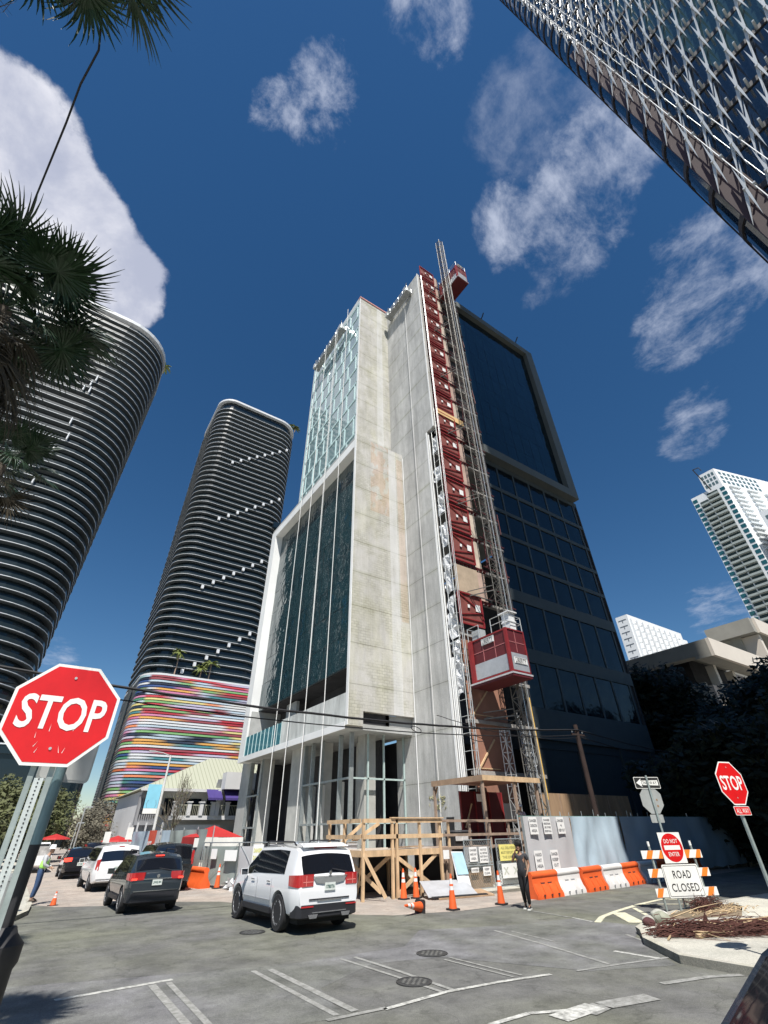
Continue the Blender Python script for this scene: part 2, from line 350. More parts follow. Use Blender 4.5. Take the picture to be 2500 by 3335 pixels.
# concrete balustrade and glass railing
mb=MB(); mb.box(16.14,16.34,28.62,39.6,8.13,10.02); bp_(mb,'balustrade',mat('stained parapet concrete',(.52,.54,.52),.85,var=.35,scale=1.2,stretch=(1,1,.25)))
mb=MB(); n=10
for i in range(n): y=39.65+i*.96; mb.box(16.16,16.18,y+.03,y+.93,8.2,9.85)
bp_(mb,'railing_glass',glass('railing glass',(.06,.20,.24),.05,spec=.8))
mb=MB()
for i in range(n+1): y=39.64+i*.96; mb.box(16.12,16.17,y-.02,y+.02,8.14,9.9)
bp_(mb,'railing_post',m_mint)
# balcony side wall, column and dark glass inside the terrace
mb=MB(); mb.box(16.3,19.39,48.2,48.34,8.14,12.24); mb.box(18.0,18.3,41.2,43.4,8.14,12.1); bp_(mb,'terrace_wall',m_soffit)
# ---- upper street front: staggered pale windows
W=[]; col_w=2.03; rows=10; rh=(63.2-34.65)/rows
mbf=MB(); mbf.box(17.34,17.5,30.5,44.4,34.62,63.4)
for j in range(rows):
    z0=34.65+j*rh; z1=z0+rh; mbf.box(17.2,17.34,30.5,44.4,z0-.14,z0+.13)
    off=.62*(j%2); xs=[30.5]+[30.5+off+col_w*k for k in range(0,8) if 30.6<30.5+off+col_w*k<44.2]+[44.4]
    for k in range(len(xs)-1):
        wd=.2 if k%2==j%2 else .11
        mbf.box(17.2,17.34,xs[k+1]-wd,xs[k+1]+.02,z0+.13,z1-.14)
        m1=MB(); a=r2.uniform(-.012,.012); m1.add([(17.27+a,xs[k]+.02,z0+.13),(17.27-a,xs[k+1]-wd,z0+.13),(17.27-a,xs[k+1]-wd,z1-.14),(17.27+a,xs[k]+.02,z1-.14)],[(0,1,2,3)])
        bp_(m1,'window',g_sky)
mbf.box(17.2,17.34,30.5,44.4,63.05,63.4); mbf.box(17.2,17.34,30.5,30.62,34.6,63.05)
bp_(mbf,'window_grid',m_mint)
mb=MB(); mb.box(17.18,17.5,30.5,40.0,63.4,64.6); mb.box(17.2,44,44.4,44.7,34.6,63.6); bp_(mb,'parapet',mat('pale parapet',(.55,.58,.58),.7))
# ---- side front in shadow: framed glass box over banded windows
mb=MB(); X0,X1,Yf=28.9,45.1,24.0
zb=[(34.3,34.9),(31.0,31.45),(28.1,28.5),(25.15,25.55),(22.25,22.65),(18.45,19.55),(13.15,14.3),(7.5,9.7)]
xm=[28.9,31.35,33.85,36.4,39.0,41.55,44.35]
for a,c in zb: bp_(MB().box(X0,X1,Yf-.06,Yf+.1,a,c),'spandrel_band',m_dband)
mb=MB()
for j in range(len(zb)-1):
    pass
for x in xm:
    mb=MB().box(x-.09,x+.09,Yf-.03,Yf+.1,9.7,34.3); bp_(mb,'mullion',m_dframe)
for j in range(len(zb)-1):
    for x0,x1 in zip(xm[:-1],xm[1:]):
        m1=MB(); m1.box(x0+.09,x1-.09,Yf+.04,Yf+.1,zb[j+1][1],zb[j][0]); bp_(m1,'window',g_dark)
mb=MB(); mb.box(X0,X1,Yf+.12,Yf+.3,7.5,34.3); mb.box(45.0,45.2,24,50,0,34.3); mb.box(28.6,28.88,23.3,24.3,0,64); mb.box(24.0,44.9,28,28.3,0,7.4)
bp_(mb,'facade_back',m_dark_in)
mb=MB()
for x in (29.2,34.6,40.2,44.7): mb.box(x-.3,x+.3,24.0,24.6,0,7.5)
mb.box(29.6,34.2,24.15,24.2,3.2,6.9); mb.box(35.1,39.8,24.15,24.2,3.2,6.9); mb.box(40.6,44.3,24.15,24.2,3.2,6.9); mb.box(29,45,24.1,24.14,6.9,7.48)
bp_(mb,'ground_floor_front',mat('slate blue sheathing',(.035,.05,.06),.8))
mb=MB(); f0,f1=23.1,24.2
mb.box(28.9,44.7,f0,f1,62.9,64.1); mb.box(28.9,44.7,f0,f1,34.9,36.0); mb.box(43.2,44.7,f0,f1,36.0,62.9)
bp_(mb,'box_frame',mat('grey metal frame',(.13,.145,.14),.7,var=.1,scale=.5))
mb=MB(); nx,nz_=9,9
for i in range(nx):
    for j in range(nz_):
        x0=28.9+i*(43.2-28.9)/nx; x1=x0+(43.2-28.9)/nx; z0=36+j*26.9/nz_; z1=z0+26.9/nz_; a=r2.uniform(-.012,.012)
        mb.quad((x0+.015,23.7+a,z0+.015),(x1-.015,23.7-a,z0+.015),(x1-.015,23.7-a,z1-.015),(x0+.015,23.7+a,z1-.015))
bp_(mb,'glass_wall',g_navy)
mb=MB(); mb.box(28.9,43.2,23.75,23.9,36,62.9); bp_(mb,'glass_backing',m_dark_in)
for x,z in ((34,64.1),(41.3,64.1)): bp_(MB().bar((x,23.4,z),(x,22.6,z+1.0),.12).bar((x,23.6,z),(x,23.6,z+.8),.14),'roof_bracket',m_black)
# ---- open ground floor
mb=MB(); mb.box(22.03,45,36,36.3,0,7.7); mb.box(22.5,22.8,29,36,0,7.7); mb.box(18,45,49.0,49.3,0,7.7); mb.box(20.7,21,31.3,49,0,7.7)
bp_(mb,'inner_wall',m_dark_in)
mcol=mat('column concrete',(.50,.50,.47),.9,var=.15,scale=1,dirt=.2)
for x0,x1,y0,y1,z1 in ((18.6,19.5,30.1,31.0,7.74),(17.3,17.7,36.7,39.5,7.74),(17.3,18.3,45.6,46.6,7.74),(17.2,17.6,48.9,51.3,8.1),(17.6,18.4,34.4,35.0,7.74),(20,20.6,33,33.6,7.74)):
    mb=MB().box(x0,x1,y0,y1,0,z1); bp_(mb,'column',mcol)
mb=MB().box(17.2,21.68,28.62,29.4,8.14,8.84); bp_(mb,'beam',m_soffit)
mb=MB(); t=.16
for y in (29.6,31.1,33.9,35.4,36.7): mb.box(17.1,17.4,y-.06,y+.06,0,7.72)
for z in (2.55,5.0): mb.box(17.12,17.28,29.6,36.7,z-.06,z+.06)
for y in (45.7,48.7): mb.box(17.1,17.35,y-.07,y+.07,0,7.72)
for z in (2.5,4.9): mb.box(17.12,17.28,45.7,48.7,z-.06,z+.06)
bp_(mb,'storefront_frame',m_steel)
mb=MB()
for x in (17.2,18.6,19.9,21.62): mb.box(x-.05,x+.05,29.6,29.72,0,8.8)
for z in (2.55,5.0): mb.box(17.2,21.66,29.6,29.72,z-.05,z+.05)
bp_(mb,'storefront_frame',mat('pale aqua steel',(.42,.52,.50),.5,var=.1))
# white fins behind the storefront frame
for y in (33.95,35.45,31.15): bp_(MB().add([(17.3,y,0),(17.75,y+.25,0),(17.78,y+.22,0),(17.3,y,4.9),(17.75,y+.25,4.9),(17.78,y+.22,4.9)],[(0,1,4,3),(1,2,5,4),(2,0,3,5),(0,2,1),(3,4,5)]),'column_fin',m_white)
# drainpipe and conduits on the concrete wall
mb=MB(); mb.cyl((21.64,28.1,0),(21.64,28.1,34),.035); bp_(mb,'downpipe',m_white)
mb=MB()
for dy,r in ((0,.05),(.16,.04),(.3,.05)): mb.cyl((21.75,23.86-dy,0),(21.75,23.86-dy,12 if dy else 34),r)
bp_(mb,'conduit',m_white)
# spray paint mark near the base: olive scrawl
mb=MB(); rr=random.Random(5)
for i in range(26):
    y=25.6+rr.random()*1.5; z=3.1+rr.random()*.75; mb.tube([(21.69,y,z),(21.69,y+rr.uniform(-.25,.25),z+rr.uniform(-.2,.2)),(21.69,y+rr.uniform(-.25,.25),z+rr.uniform(-.2,.2))],.028,4)
bp_(mb,'spray_mark',mat('olive spray paint',(.36,.34,.20),.9))
# dark openings at the foot of the wall
mb=MB()
mb.slab([(21.68,26.0,1.3),(21.68,26.9,1.3),(21.68,27.1,2.75),(21.68,26.1,2.75)],(-1,0,0),.02); mb.slab([(21.68,24.9,1.3),(21.68,25.6,1.3),(21.68,25.5,2.75),(21.68,24.8,2.75)],(-1,0,0),.02)
bp_(mb,'wall_opening',m_black)
# ---- floor slabs, red gates and loading bay behind the hoist
mb=MB()
zk=[16.7+2.91*k for k in range(-5,17)]
for z in zk: bp_(MB().box(22.06,28.6,22.95,23.3,z-.22,z),'slab_edge',mat('slab edge concrete',(.34,.32,.30),.9,var=.2))
mb=MB()
for z in zk[5:]:
    for i in range(9): x=22.1+i*.42; mb.box(x,x+.16,22.78,22.94,z-.30,z-.08)
    mb.box(21.95,25.9,22.74,22.8,z-.14,z-.04)
bp_(mb,'edge_bracket',mat('dark red bracket',(.13,.02,.02),.7))
def gate(z,first=False):
    g=MB(); g.box(22.1,24.35,22.72,22.78,z+.1,z+2.45); o=bp_(g,'hoist_gate',m_redin if 0 else mat('red mesh gate',(.20,.055,.045),.7,var=.25,scale=2))
    f=MB(); x0,x1,z0,z1=22.05,24.4,z+.05,z+2.5
    for p,q in (((x0,z0),(x0,z1)),((x1,z0),(x1,z1)),((x0,z0),(x1,z0)),((x0,z1),(x1,z1)),((x0+.1,z1-.1),(x1,z+1.25)),((x0,z+.7),(x1,z+1.2)),((x0,z+.45),(x1,z+.5))): f.bar((p[0],22.66,p[1]),(q[0],22.66,q[1]),.1 if p[0]==q[0] or p[1]==q[1] else .06)
    c=f.build('gate_frame',m_red,None); c.data.transform(M4.Translation(-V((16,24,0)))); c.parent=o
    l=MB(); l.box(23.7,24.15,22.6,22.63,z+1.2,z+1.75); l.box(22.9,23.1,22.6,22.63,z+1.35,z+1.6); c=l.build('gate_label',m_white,None); c.data.transform(M4.Translation(-V((16,24,0)))); c.parent=o
for k in range(5,22):
    if k==5: gate(14.3)
    if k>=6: gate(zk[k])
mb=MB(); rr=random.Random(9)
mb2=MB(); mb3=MB()
for z in zk[5:]:
    q_=rr.random()<.75; bp_(MB().box(24.45,25.3+rr.random()*.35,22.85,22.92,z+.02,z+2.5+rr.random()*.15),'plywood_panel',mat('pinkish plywood',(.46,.33,.27),.85,var=.2,scale=1.2) if q_ else m_deck)
mb=MB(); mb.box(22.1,24.6,22.8,22.86,17.0,19.3); bp_(mb,'plywood_panel',mat('tan plywood',(.42,.33,.24),.85,var=.15,scale=2))
mb=MB(); mb.box(22.1,25.7,22.62,22.68,36.35,37.05); bp_(mb,'plywood_panel',m_plyy)
mb=MB(); mb.box(22.3,25.8,23.1,23.16,3.4,14.0); bp_(mb,'plywood_panel',m_plyred)
for z in (5.0,8.1,11.2): bp_(MB().bar((22.4,23.05,z),(24.2,23.05,z+1.9),.09),'brace',m_lum); bp_(MB().bar((22.3,23.06,z+.2),(24.4,23.06,z+.2),.05),'brace',m_lum)
# clutter of props and pipes in the bays right of the gates
mb=MB(); rr=random.Random(4)
for i in range(16):
    x=25.4+rr.random()*3.0; z=15+rr.random()*46; bp_(MB().cyl((x,22.9-rr.random()*.4,z),(x+rr.uniform(-.1,.1),22.9-rr.random()*.3,z+rr.uniform(1.5,4)),.05,n=6),'prop',mat('dark red props',(.10,.02,.022),.7,var=.2))
for z in zk[5:]:
    bp_(MB().bar((25.3,22.6,z+.2),(28.5,22.8,z+.1),.08),'ledger',MATS['dark red props']); bp_(MB().bar((25.6,22.5,z+1.1),(27.9,22.6,z+1.1),.05),'ledger',MATS['dark red props'])
# ================================================================ hoist on the side of the tower
H=thing('hoist_mast','tall galvanised lattice mast of the builders hoist rising past the roof of the concrete tower','hoist mast',(24.45,20.6,0))
def lattice(mb,cx,cy,hw,z0,z1,step,r,rd):
    for sx in (-1,1):
        for sy in (-1,1): mb.cyl((cx+sx*hw,cy+sy*hw,z0),(cx+sx*hw,cy+sy*hw,z1),r,n=6)
    z=z0;k=0
    while z<z1-.01:
        zn=min(z+step,z1); c=[(cx-hw,cy-hw),(cx+hw,cy-hw),(cx+hw,cy+hw),(cx-hw,cy+hw)]
        for i in range(4):
            a=c[i];b=c[(i+1)%4]; mb.bar((*a,z),(*b,z),rd); mb.bar((*(a if (k+i)%2 else b),z),(*(b if (k+i)%2 else a),zn),rd)
        z=zn;k+=1
def seg(mb,name,m,par): return mb.build(name,m,par,world=True)
z=0;n=0
m_mast=mat('mast steel',(.15,.145,.13),.5,metal=.3,var=.2,scale=4)
while z<71.7:
    z1=min(z+4.5,71.7); mb=MB(); lattice(mb,24.45,20.6,.33,z,z1,.75,.035,.035); seg(mb,'mast_section',m_mast,H); z=z1
mb=MB()
for x,y in ((24.9,20.25),(25.02,20.45),(24.3,20.15)): mb.cyl((x,y,0),(x,y,70.8),.026,n=5)
seg(mb,'guide_rail',m_scaf,H)
for z in [k*8.7+8 for k in range(7)]:
    mb=MB()
    for x in (24.15,24.75): mb.bar((x,20.9,z),(x+(.9 if x>24.5 else -.9),22.8,z),.07); mb.bar((x,20.9,z+.4),(x+(.9 if x>24.5 else -.9),22.8,z+.4),.05)
    mb.bar((23.3,22.6,z+.1),(25.7,22.6,z+.1),.07); seg(mb,'wall_tie',m_mast,H)
mb=MB(); mb.cyl((25.55,20.75,3.5),(25.55,20.75,9.2),.06,n=6); seg(mb,'yellow_pole',mat('yellow pole',(.75,.47,.10),.6),H)
mb=MB(); mb.box(23.7,25.3,19.9,21.4,0,.5); seg(mb,'mast_base',m_mast,H)
def hoist_car(name,label,x0,x1,y0,y1,z0,z1,lett=True):
    c=thing(name,label,'hoist car',(x0,y0,z0),group='cars of the builders hoist')
    L_=y1-y0;W_=x1-x0;Hh=z1-z0
    def P(mb,n,m,par=None): 
        o=mb.build(n,m,par or c); return o
    mb=MB(); t=.09
    for x in (0,W_-t):
        for y in (0,L_-t): mb.box(x,x+t,y,y+t,0,Hh)
    for zz in (0,Hh-t):
        mb.box(t,W_-t,0,t,zz,zz+t); mb.box(t,W_-t,L_-t,L_,zz,zz+t); mb.box(0,t,t,L_-t,zz,zz+t); mb.box(W_-t,W_,t,L_-t,zz,zz+t)
    mb.box(-.06,-.001,0,.22,-.05,Hh); mb.box(-.06,-.001,L_-.5,L_-.1,-.05,Hh); mb.box(-.08,-.061,.08,.14,-.04,Hh+.02); mb.box(-.08,-.061,L_-.34,L_-.28,-.04,Hh+.02)
    P(mb,'frame',m_red)
    mb=MB(); mb.box(.05,.07,t,L_-t,t,Hh-t); mb.box(t,W_-t,.05,.07,t,Hh-t); mb.box(W_-.07,W_-.05,t,L_-t,t,Hh-t); P(mb,'mesh_panel',m_redin)
    mb=MB()
    for y in (L_*.33,L_*.62): mb.box(.03,.049,y-.02,y+.02,t,Hh-t)
    for zz in (Hh*.33,Hh*.66): mb.box(.03,.049,t,L_-t,zz-.02,zz+.02)
    mb.box(t,W_-t,.03,.049,Hh*.68-.02,Hh*.68+.02); mb.box(W_*.45,W_*.45+.03,.03,.049,Hh*.45,Hh-t); P(mb,'mesh_rail',mat('rail pink red',(.45,.16,.16),.5))
    mb=MB(); mb.box(.0,.029,.24,L_-.5,t+.02,Hh*.40); mb.box(.12,W_-.05,.0,.029,t,Hh*.42); P(mb,'kick_plate',mat('bare aluminium sheet',(.52,.53,.54),.4,metal=.35,var=.12,scale=2,dirt=.15))
    mb=MB(); mb.box(-.10,W_+.08,-.06,L_+.05,-.16,-.06); P(mb,'floor_edge',mat('aluminium sill',(.60,.58,.58),.4,metal=.3))
    mb=MB(); mb.box(-.05,W_+.03,-.03,L_,-.3,-.161); P(mb,'floor',m_redin)
    mb=MB(); mb.box(.1,W_-.1,.1,L_-.1,Hh+.0,Hh+.05); P(mb,'roof',m_mast)
    mb=MB()
    for x,y in ((.05,.05),(.05,1.3),(W_-.05,.05),(W_-.05,1.3),(.05,L_-1.2),(.05,L_-.1),(W_-.05,L_-.1)): mb.cyl((x,y,Hh),(x,y,Hh+.95),.03,n=6)
    for zz in (Hh+.5,Hh+.95): mb.tube([(W_-.05,1.3,zz),(W_-.05,.05,zz),(.05,.05,zz),(.05,1.3,zz)],.025); mb.tube([(.05,L_-1.2,zz),(.05,L_-.1,zz),(W_-.05,L_-.1,zz)],.025)
    P(mb,'guard_rail',m_scaf)
    mb=MB(); mb.box(.9,1.45,.35,1.0,Hh+.1,Hh+1.35); mb.box(.75,1.6,.2,1.15,Hh+1.35,Hh+1.42); mb.box(.85,1.5,.3,1.05,Hh+.7,Hh+.78); P(mb,'machinery_box',mat('pale grey enamel',(.72,.73,.73),.4,var=.1,scale=4))
    mb=MB(); mb.box(.25,.8,L_-1.1,L_-.3,Hh+.06,Hh+.75); P(mb,'machinery_box',mat('grey metal hatch',(.38,.40,.41),.5))
    if lett:
        for (cen,ax,w_,h_,s0) in (((-.012,L_*.47,Hh*.86),(0,-1,0),1.15,.42,0),((W_*.52,-.012,Hh*.25),(1,0,0),1.15,.40,1)):
            A=V(ax); U=V((0,0,1)); n_=A.cross(U); q=V(cen)
            mb=MB(); mb.slab([q-A*w_/2-U*h_/2,q+A*w_/2-U*h_/2,q+A*w_/2+U*h_/2,q-A*w_/2+U*h_/2],-n_,-.02) if 0 else mb.slab([q-A*w_/2-U*h_/2,q+A*w_/2-U*h_/2,q+A*w_/2+U*h_/2,q-A*w_/2+U*h_/2],tuple(n_),.02)
            p_=P(mb,'name_plate',mat('sign white',(.80,.80,.78),.5,var=.05))
            mb=MB(); text_mb(mb,'LIBERTY',h_*.62,w_*.84,center=q+n_*.026,ax=ax,bold=.012,spacing=1.08); P(mb,'lettering',mat('sign black',(.02,.02,.02),.6,var=0),p_)
            mb=MB()
            for s in (-1,1): a_=q+U*s*h_*.42; mb.bar(a_-A*w_*.46+n_*.024,a_+A*w_*.46+n_*.024,.02,.008)
            P(mb,'border_line',MATS['sign black'],p_)
    return c
hoist_car('hoist_car','red hoist car with two LIBERTY plates hanging low on the mast beside the concrete wall',22.3,23.95,18.9,22.55,10.05,12.8)
hoist_car('hoist_car','second dark red hoist car parked at the very top of the mast, seen from below',25.0,26.7,18.9,22.4,60.2,63.0,False)
# scaffold tower between the concrete wall and the gates
S=thing('scaffold_tower','narrow tube scaffold with ladders and silver sheeting running up beside the red gates','scaffold',(21.9,23.4,0))
m_scw=mat('white scaffold tube',(.62,.64,.63),.45,metal=.3,var=.1)
for z in range(1,35,3):
    mb=MB()
    for x,y in ((21.95,23.1),(21.95,23.8),(22.45,23.1)): mb.cyl((x-.1,y-.3,z),(x-.1,y-.3,z+3),.028,n=6)
    for dz in (.1,1.1,2.1): mb.cyl((21.85,22.8,z+dz),(22.35,22.8,z+dz),.02,n=5); mb.cyl((21.85,22.8,z+dz),(21.85,23.5,z+dz),.02,n=5)
    mb.cyl((21.85,22.8,z),(22.35,22.8,z+2.9),.018,n=5); seg(mb,'scaffold_frame',m_scw,S)
mb=MB(); mb.cyl((21.6,22.2,1.2),(21.9,22.5,62.8),.028,n=6); mb.cyl((21.75,22.2,1.2),(22.02,22.5,62.8),.02,n=6); seg(mb,'riser_pipe',m_scaf,S)
def crumple(x,y0,y1,z0,z1,nx,nz,amp,seed):
    mb=MB(); rr=random.Random(seed); vs=[]; 
    for j in range(nz+1):
        for i in range(nx+1):
            vs.append((x+rr.uniform(-amp,amp),y0+(y1-y0)*i/nx+rr.uniform(-.07,.07),z0+(z1-z0)*j/nz+rr.uniform(-.12,.12)))
    fs=[(j*(nx+1)+i,j*(nx+1)+i+1,(j+1)*(nx+1)+i+1,(j+1)*(nx+1)+i) for j in range(nz) for i in range(nx)]
    return mb.add(vs,fs)
for z0,z1 in ((9.5,13.2),(13.4,16.6),(17,20.2),(21,23.2),(24.4,26.4),(28,29.6),(31.5,33.4)):
    seg(crumple(22.0,22.95,23.85,z0,z1,4,int((z1-z0)*3),.16,int(z0*7)),'plastic_sheeting',m_sheet,S)
# second scaffold of pipes on the far side of the mast base
S2=thing('pipe_bundle','cluster of grey hoses, pipes and valve wheel rising behind the canopy right of the mast','pipes',(25.9,21.8,0))
mb=MB(); rr=random.Random(21)
for i in range(7):
    x=25.5+i*.13; mb.tube([(x,21.9,0),(x+rr.uniform(-.05,.05),21.9,5),(x,21.95,8.6-i*.3)],.035+.01*(i%3),6)
for z in (5.1,5.9,6.6,7.2): mb.cyl((25.4,21.85,z),(26.4,21.85,z),.04)
seg(mb,'pipe',m_scaf,S2)
mb=MB(); mb.tube([(26.1+.32*math.cos(t),21.75,5.7+.42*math.sin(t)) for t in [i*PI/8 for i in range(17)]],.035); seg(mb,'hose_coil',m_scaf,S2)
mb=MB(); lattice(mb,24.0,21.9,.22,0,7.3,.6,.03,.03); seg(mb,'pipe',m_scaf,S2)
# ---------------------------------------------------------------- suspended platforms
def cradle(label,base,L_,z,offx):
    c=thing('suspended_platform',label,'work platform',base,group='suspended work platforms')
    mb=MB(); x=0
    mb.box(-.75,0,0,L_,0,.12); mb.box(-.78,-.72,0,L_,.12,.55); mb.build('platform',mat('platform grey steel',(.30,.31,.31),.5,metal=.3,var=.2),c)
    mb=MB()
    k=0
    while k<=L_+.01:
        mb.cyl((-.75,k,0),(-.75,k,1.1),.03,n=6); mb.cyl((0,k,0),(0,k,.95),.03,n=6); k+=L_/5
    mb.cyl((-.75,0,1.1),(-.75,L_,1.1),.035,n=6); mb.cyl((0,0,.95),(0,L_,.95),.035,n=6); mb.cyl((-.75,0,.8),(-.75,L_,.8),.02,n=6)
    mb.build('guard_rail',m_scaf,c)
    for k in (0.15,L_-.5):
        mb=MB(); mb.box(-.95,.1,k,k+.5,.1,.9); mb.bar((-.4,k+.2,.9),(.9,k+.2,1.9),.12); mb.bar((-.7,k+.1,.9),(-.9,k-.3,1.35),.1); mb.bar((-.1,k+.3,.9),(-.2,k+.6,1.45),.1); mb.cyl((-.6,k,1.0),(-.6,k+.5,1.0),.14,n=8); mb.build('winch',m_scaf,c)
    return c
cradle('long window cleaning style platform hanging at the top of the pale glass front',(16.9,33.6,60.4),8.6,0,0)
cradle('shorter grey work platform hanging at the top of the bare concrete wall',(21.5,24.2,60.6),4.9,0,0)
mb=MB()
for x,y in ((16.0,41.3),(16.0,37.3),(16.0,33.6),(16.0,30.9)): pass
ropes=[(15.75,40.05,57.7,1),(15.75,37.3,60,1),(15.75,34.3,60,1),(15.75,33.9,60,.5),(15.75,31.1,60.7,1),(21.35,25.6,60.6,.6)]
for i,(x,y,z,wd) in enumerate(ropes):
    mb=MB(); r4=random.Random(i); mb.tube([(x,y+(0.45 if i==3 else .0)*k/8+r4.uniform(-.03,.03),z*(1-k/8)+.4) for k in range(9)],.028*wd+.006,5)
    o=mb.build('rope',mat('white rope',(.72,.72,.70),.8,var=.05)); tag(o,['white rope hanging nearest the far white fin of the glass box','second white rope from the far fin, down the glass box','brightest rope of the close pair in the middle of the glass box','thin rope running just beside the bright middle rope','white rope hanging down the glass nearest the concrete wall','thin rope hanging down the bare concrete side wall'][i],'rope',group='ropes hanging down the tower')
# ================================================================ background towers
def rrect(x0,x1,y0,y1,r0,r1,n=8,r2=None,r3=None):
    """rounded rectangle, radii for the corners (x0,y0),(x1,y0),(x1,y1),(x0,y1)"""
    rs=[r0,r1,r2 if r2 is not None else r1,r3 if r3 is not None else r0]; P=[]
    cs=[(x0+rs[0],y0+rs[0],PI),(x1-rs[1],y0+rs[1],1.5*PI),(x1-rs[2],y1-rs[2],0),(x0+rs[3],y1-rs[3],.5*PI)]
    for (cx,cy,a0),r in zip(cs,rs):
        for i in range(n+1): a=a0+PI/2*i/n; P.append((cx+r*math.cos(a),cy+r*math.sin(a)))
    return P
def inset(P,d):
    cx=sum(p[0] for p in P)/len(P); cy=sum(p[1] for p in P)/len(P); o=[]
    n=len(P)
    for i in range(n):
        a=V((*P[i-1],0));b=V((*P[(i+1)%n],0)); t=(b-a).normalized(); nn=V((-t.y,t.x,0)); o.append((P[i][0]+nn.x*d,P[i][1]+nn.y*d))
    return o
m_slabw=mat('white balcony edge',(.62,.64,.66),.6,var=.05,scale=.1)
m_brail=glass('smoked balcony glass',(.018,.028,.032),.3,wave=.0,spec=.35)
m_core=glass('dark tower glass',(.010,.018,.024),.15,wave=.25,wscale=.15,spec=.4)
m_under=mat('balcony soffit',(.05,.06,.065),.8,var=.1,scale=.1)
def round_tower(root,P,zs,zroof,crown,rail_h=1.05,slab=.28,core_in=2.0):
    c=MB(); Q=inset(P,core_in); c.prism(Q,0,zroof-.5); c.build('core',m_core,root,world=True)
    for i,z in enumerate(zs):
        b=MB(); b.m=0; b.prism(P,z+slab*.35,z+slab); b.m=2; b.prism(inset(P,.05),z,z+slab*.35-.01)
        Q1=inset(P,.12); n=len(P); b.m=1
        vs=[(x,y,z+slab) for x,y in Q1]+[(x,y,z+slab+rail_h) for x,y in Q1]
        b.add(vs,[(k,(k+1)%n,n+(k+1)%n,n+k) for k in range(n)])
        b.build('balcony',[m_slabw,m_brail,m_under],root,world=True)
    c=MB(); c.prism(P,zroof-crown,zroof); c.build('roof_crown',mat('pale crown band',(.62,.64,.66),.6,var=.05),root,world=True)
T1=thing('curved_residential_tower','huge rounded dark tower with white balcony edges at far left behind the palm','building',(-40,160,0))
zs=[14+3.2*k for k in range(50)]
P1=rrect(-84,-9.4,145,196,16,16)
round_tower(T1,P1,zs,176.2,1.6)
mb=MB(); rr=random.Random(2)
for i in range(26):
    x=-52+i*1.05 if i<9 else -40+rr.random()*14; z=zs[44-i] if i<9 else zs[rr.randrange(4,40)]
    mb=MB().box(x,x+.35,143.9,145.2,z+.3,z+3.1); mb.build('privacy_panel',m_slabw,T1,world=True)
mb=MB(); mb.prism(rrect(-84,11,152,200,2,3),0,18.5); mb.prism(rrect(-84,11.5,151.4,200,2,3),18.5,20.4); mb.build('podium',[m_core],T1,world=True)
mb=MB(); mb.prism(rrect(-84,11.6,151.2,200,2,3),20.4,20.7); mb.build('podium_ledge',m_slabw,T1,world=True)
T2=thing('striped_residential_tower','slimmer rounded dark tower with tight white floor lines standing on the painted podium','building',(40,190,0))
P2=rrect(19,62.3,173.2,214,8,11)
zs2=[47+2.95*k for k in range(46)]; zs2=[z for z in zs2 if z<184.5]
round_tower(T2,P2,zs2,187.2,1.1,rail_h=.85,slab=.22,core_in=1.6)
mb=MB().prism(rrect(24,50,178,205,5,5),187.2,189.5); mb.build('roof_plant_room',m_slabw,T2,world=True)
for base,ph in ((40,0),(29,3),(18,1),(7,4)):
    for k in range(8):
        j=base-k
        x=57-k*1.0-(7-k)*-.0-(k*k)*.35 if 0 else 56-k*3.6
        if 0<=j+4<len(zs2):
            z=zs2[min(len(zs2)-1,j+4 if 0 else j)]
            mb=MB().box(x,x+.95,172.5,173.3,z+1.1,z+2.5); mb.build('privacy_panel',m_slabw,T2,world=True)
mb=MB(); mb.box(55.5,61,172.6,177,118,121); mb.build('notch',m_core,T2,world=True); mb=MB().box(59.6,60.4,172.2,173,114.5,121); mb.build('white_column',m_slabw,T2,world=True)
# painted podium: dark body, bands whose paint changes along their length
POD=thing('painted_podium','wide rounded podium wrapped in multicoloured horizontal louvres under the striped tower','building',(55,190,0))
PP=rrect(19,98,168,214,7,6,n=10)
mb=MB().prism(inset(PP,.8),0,45.4); mb.build('wall',mat('podium dark wall',(.03,.04,.05),.8),POD,world=True)
pal=[(.50,.04,.06),(.02,.03,.06),(.03,.05,.09),(.62,.06,.08),(.85,.45,.12),(.80,.68,.28),(.10,.34,.20),(.05,.10,.28),(.55,.68,.80),(.80,.82,.84),(.70,.25,.42),(.25,.50,.20),(.08,.28,.32),(.88,.30,.14),(.35,.08,.10),(.60,.55,.72),(.55,.66,.75),(.80,.80,.78)]
def vcol_mat():
    m=bpy.data.materials.new('painted louvre'); N,L=nodes_of(m); b=N['Principled BSDF']; a=N.new('ShaderNodeAttribute'); a.attribute_name='paint'; L.new(a.outputs['Color'],b.inputs['Base Color']); b.inputs['Roughness'].default_value=.6; return m
m_lv=vcol_mat()
n=len(PP); per=[0]
dense=[]
for i in range(n):
    a=PP[i]; b=PP[(i+1)%n]; d=math.dist(a,b); k=max(1,int(d/2.6))
    for t in range(k): dense.append((a[0]+(b[0]-a[0])*t/k,a[1]+(b[1]-a[1])*t/k))
nd_=len(dense)
def paint(j,x,y):
    # zones split by two diagonals, each zone picks other paints
    z=j/54.; zone=0
    u=(x-19)/80.
    if y<170:
        if u+z*.55>.72: zone=1
        if u-z*.62>.12: zone+=2
    else: zone=4
    rr=random.Random(j*31+zone*977); c0=pal[rr.randrange(len(pal))]; c1=pal[rr.randrange(len(pal))]; ph=rr.random()*6
    s=(.5+.5*math.sin(x*.16*rr.uniform(.6,2.2)+ph)); s=min(1,max(0,(s-.3)/.4)); c=[(c0[i]*(1-s)+c1[i]*s)*.82 for i in range(3)]
    if y>176: g=sum(c)/3; c=[(.14+.35*g+.2*v)*.5 for v in c]
    return c
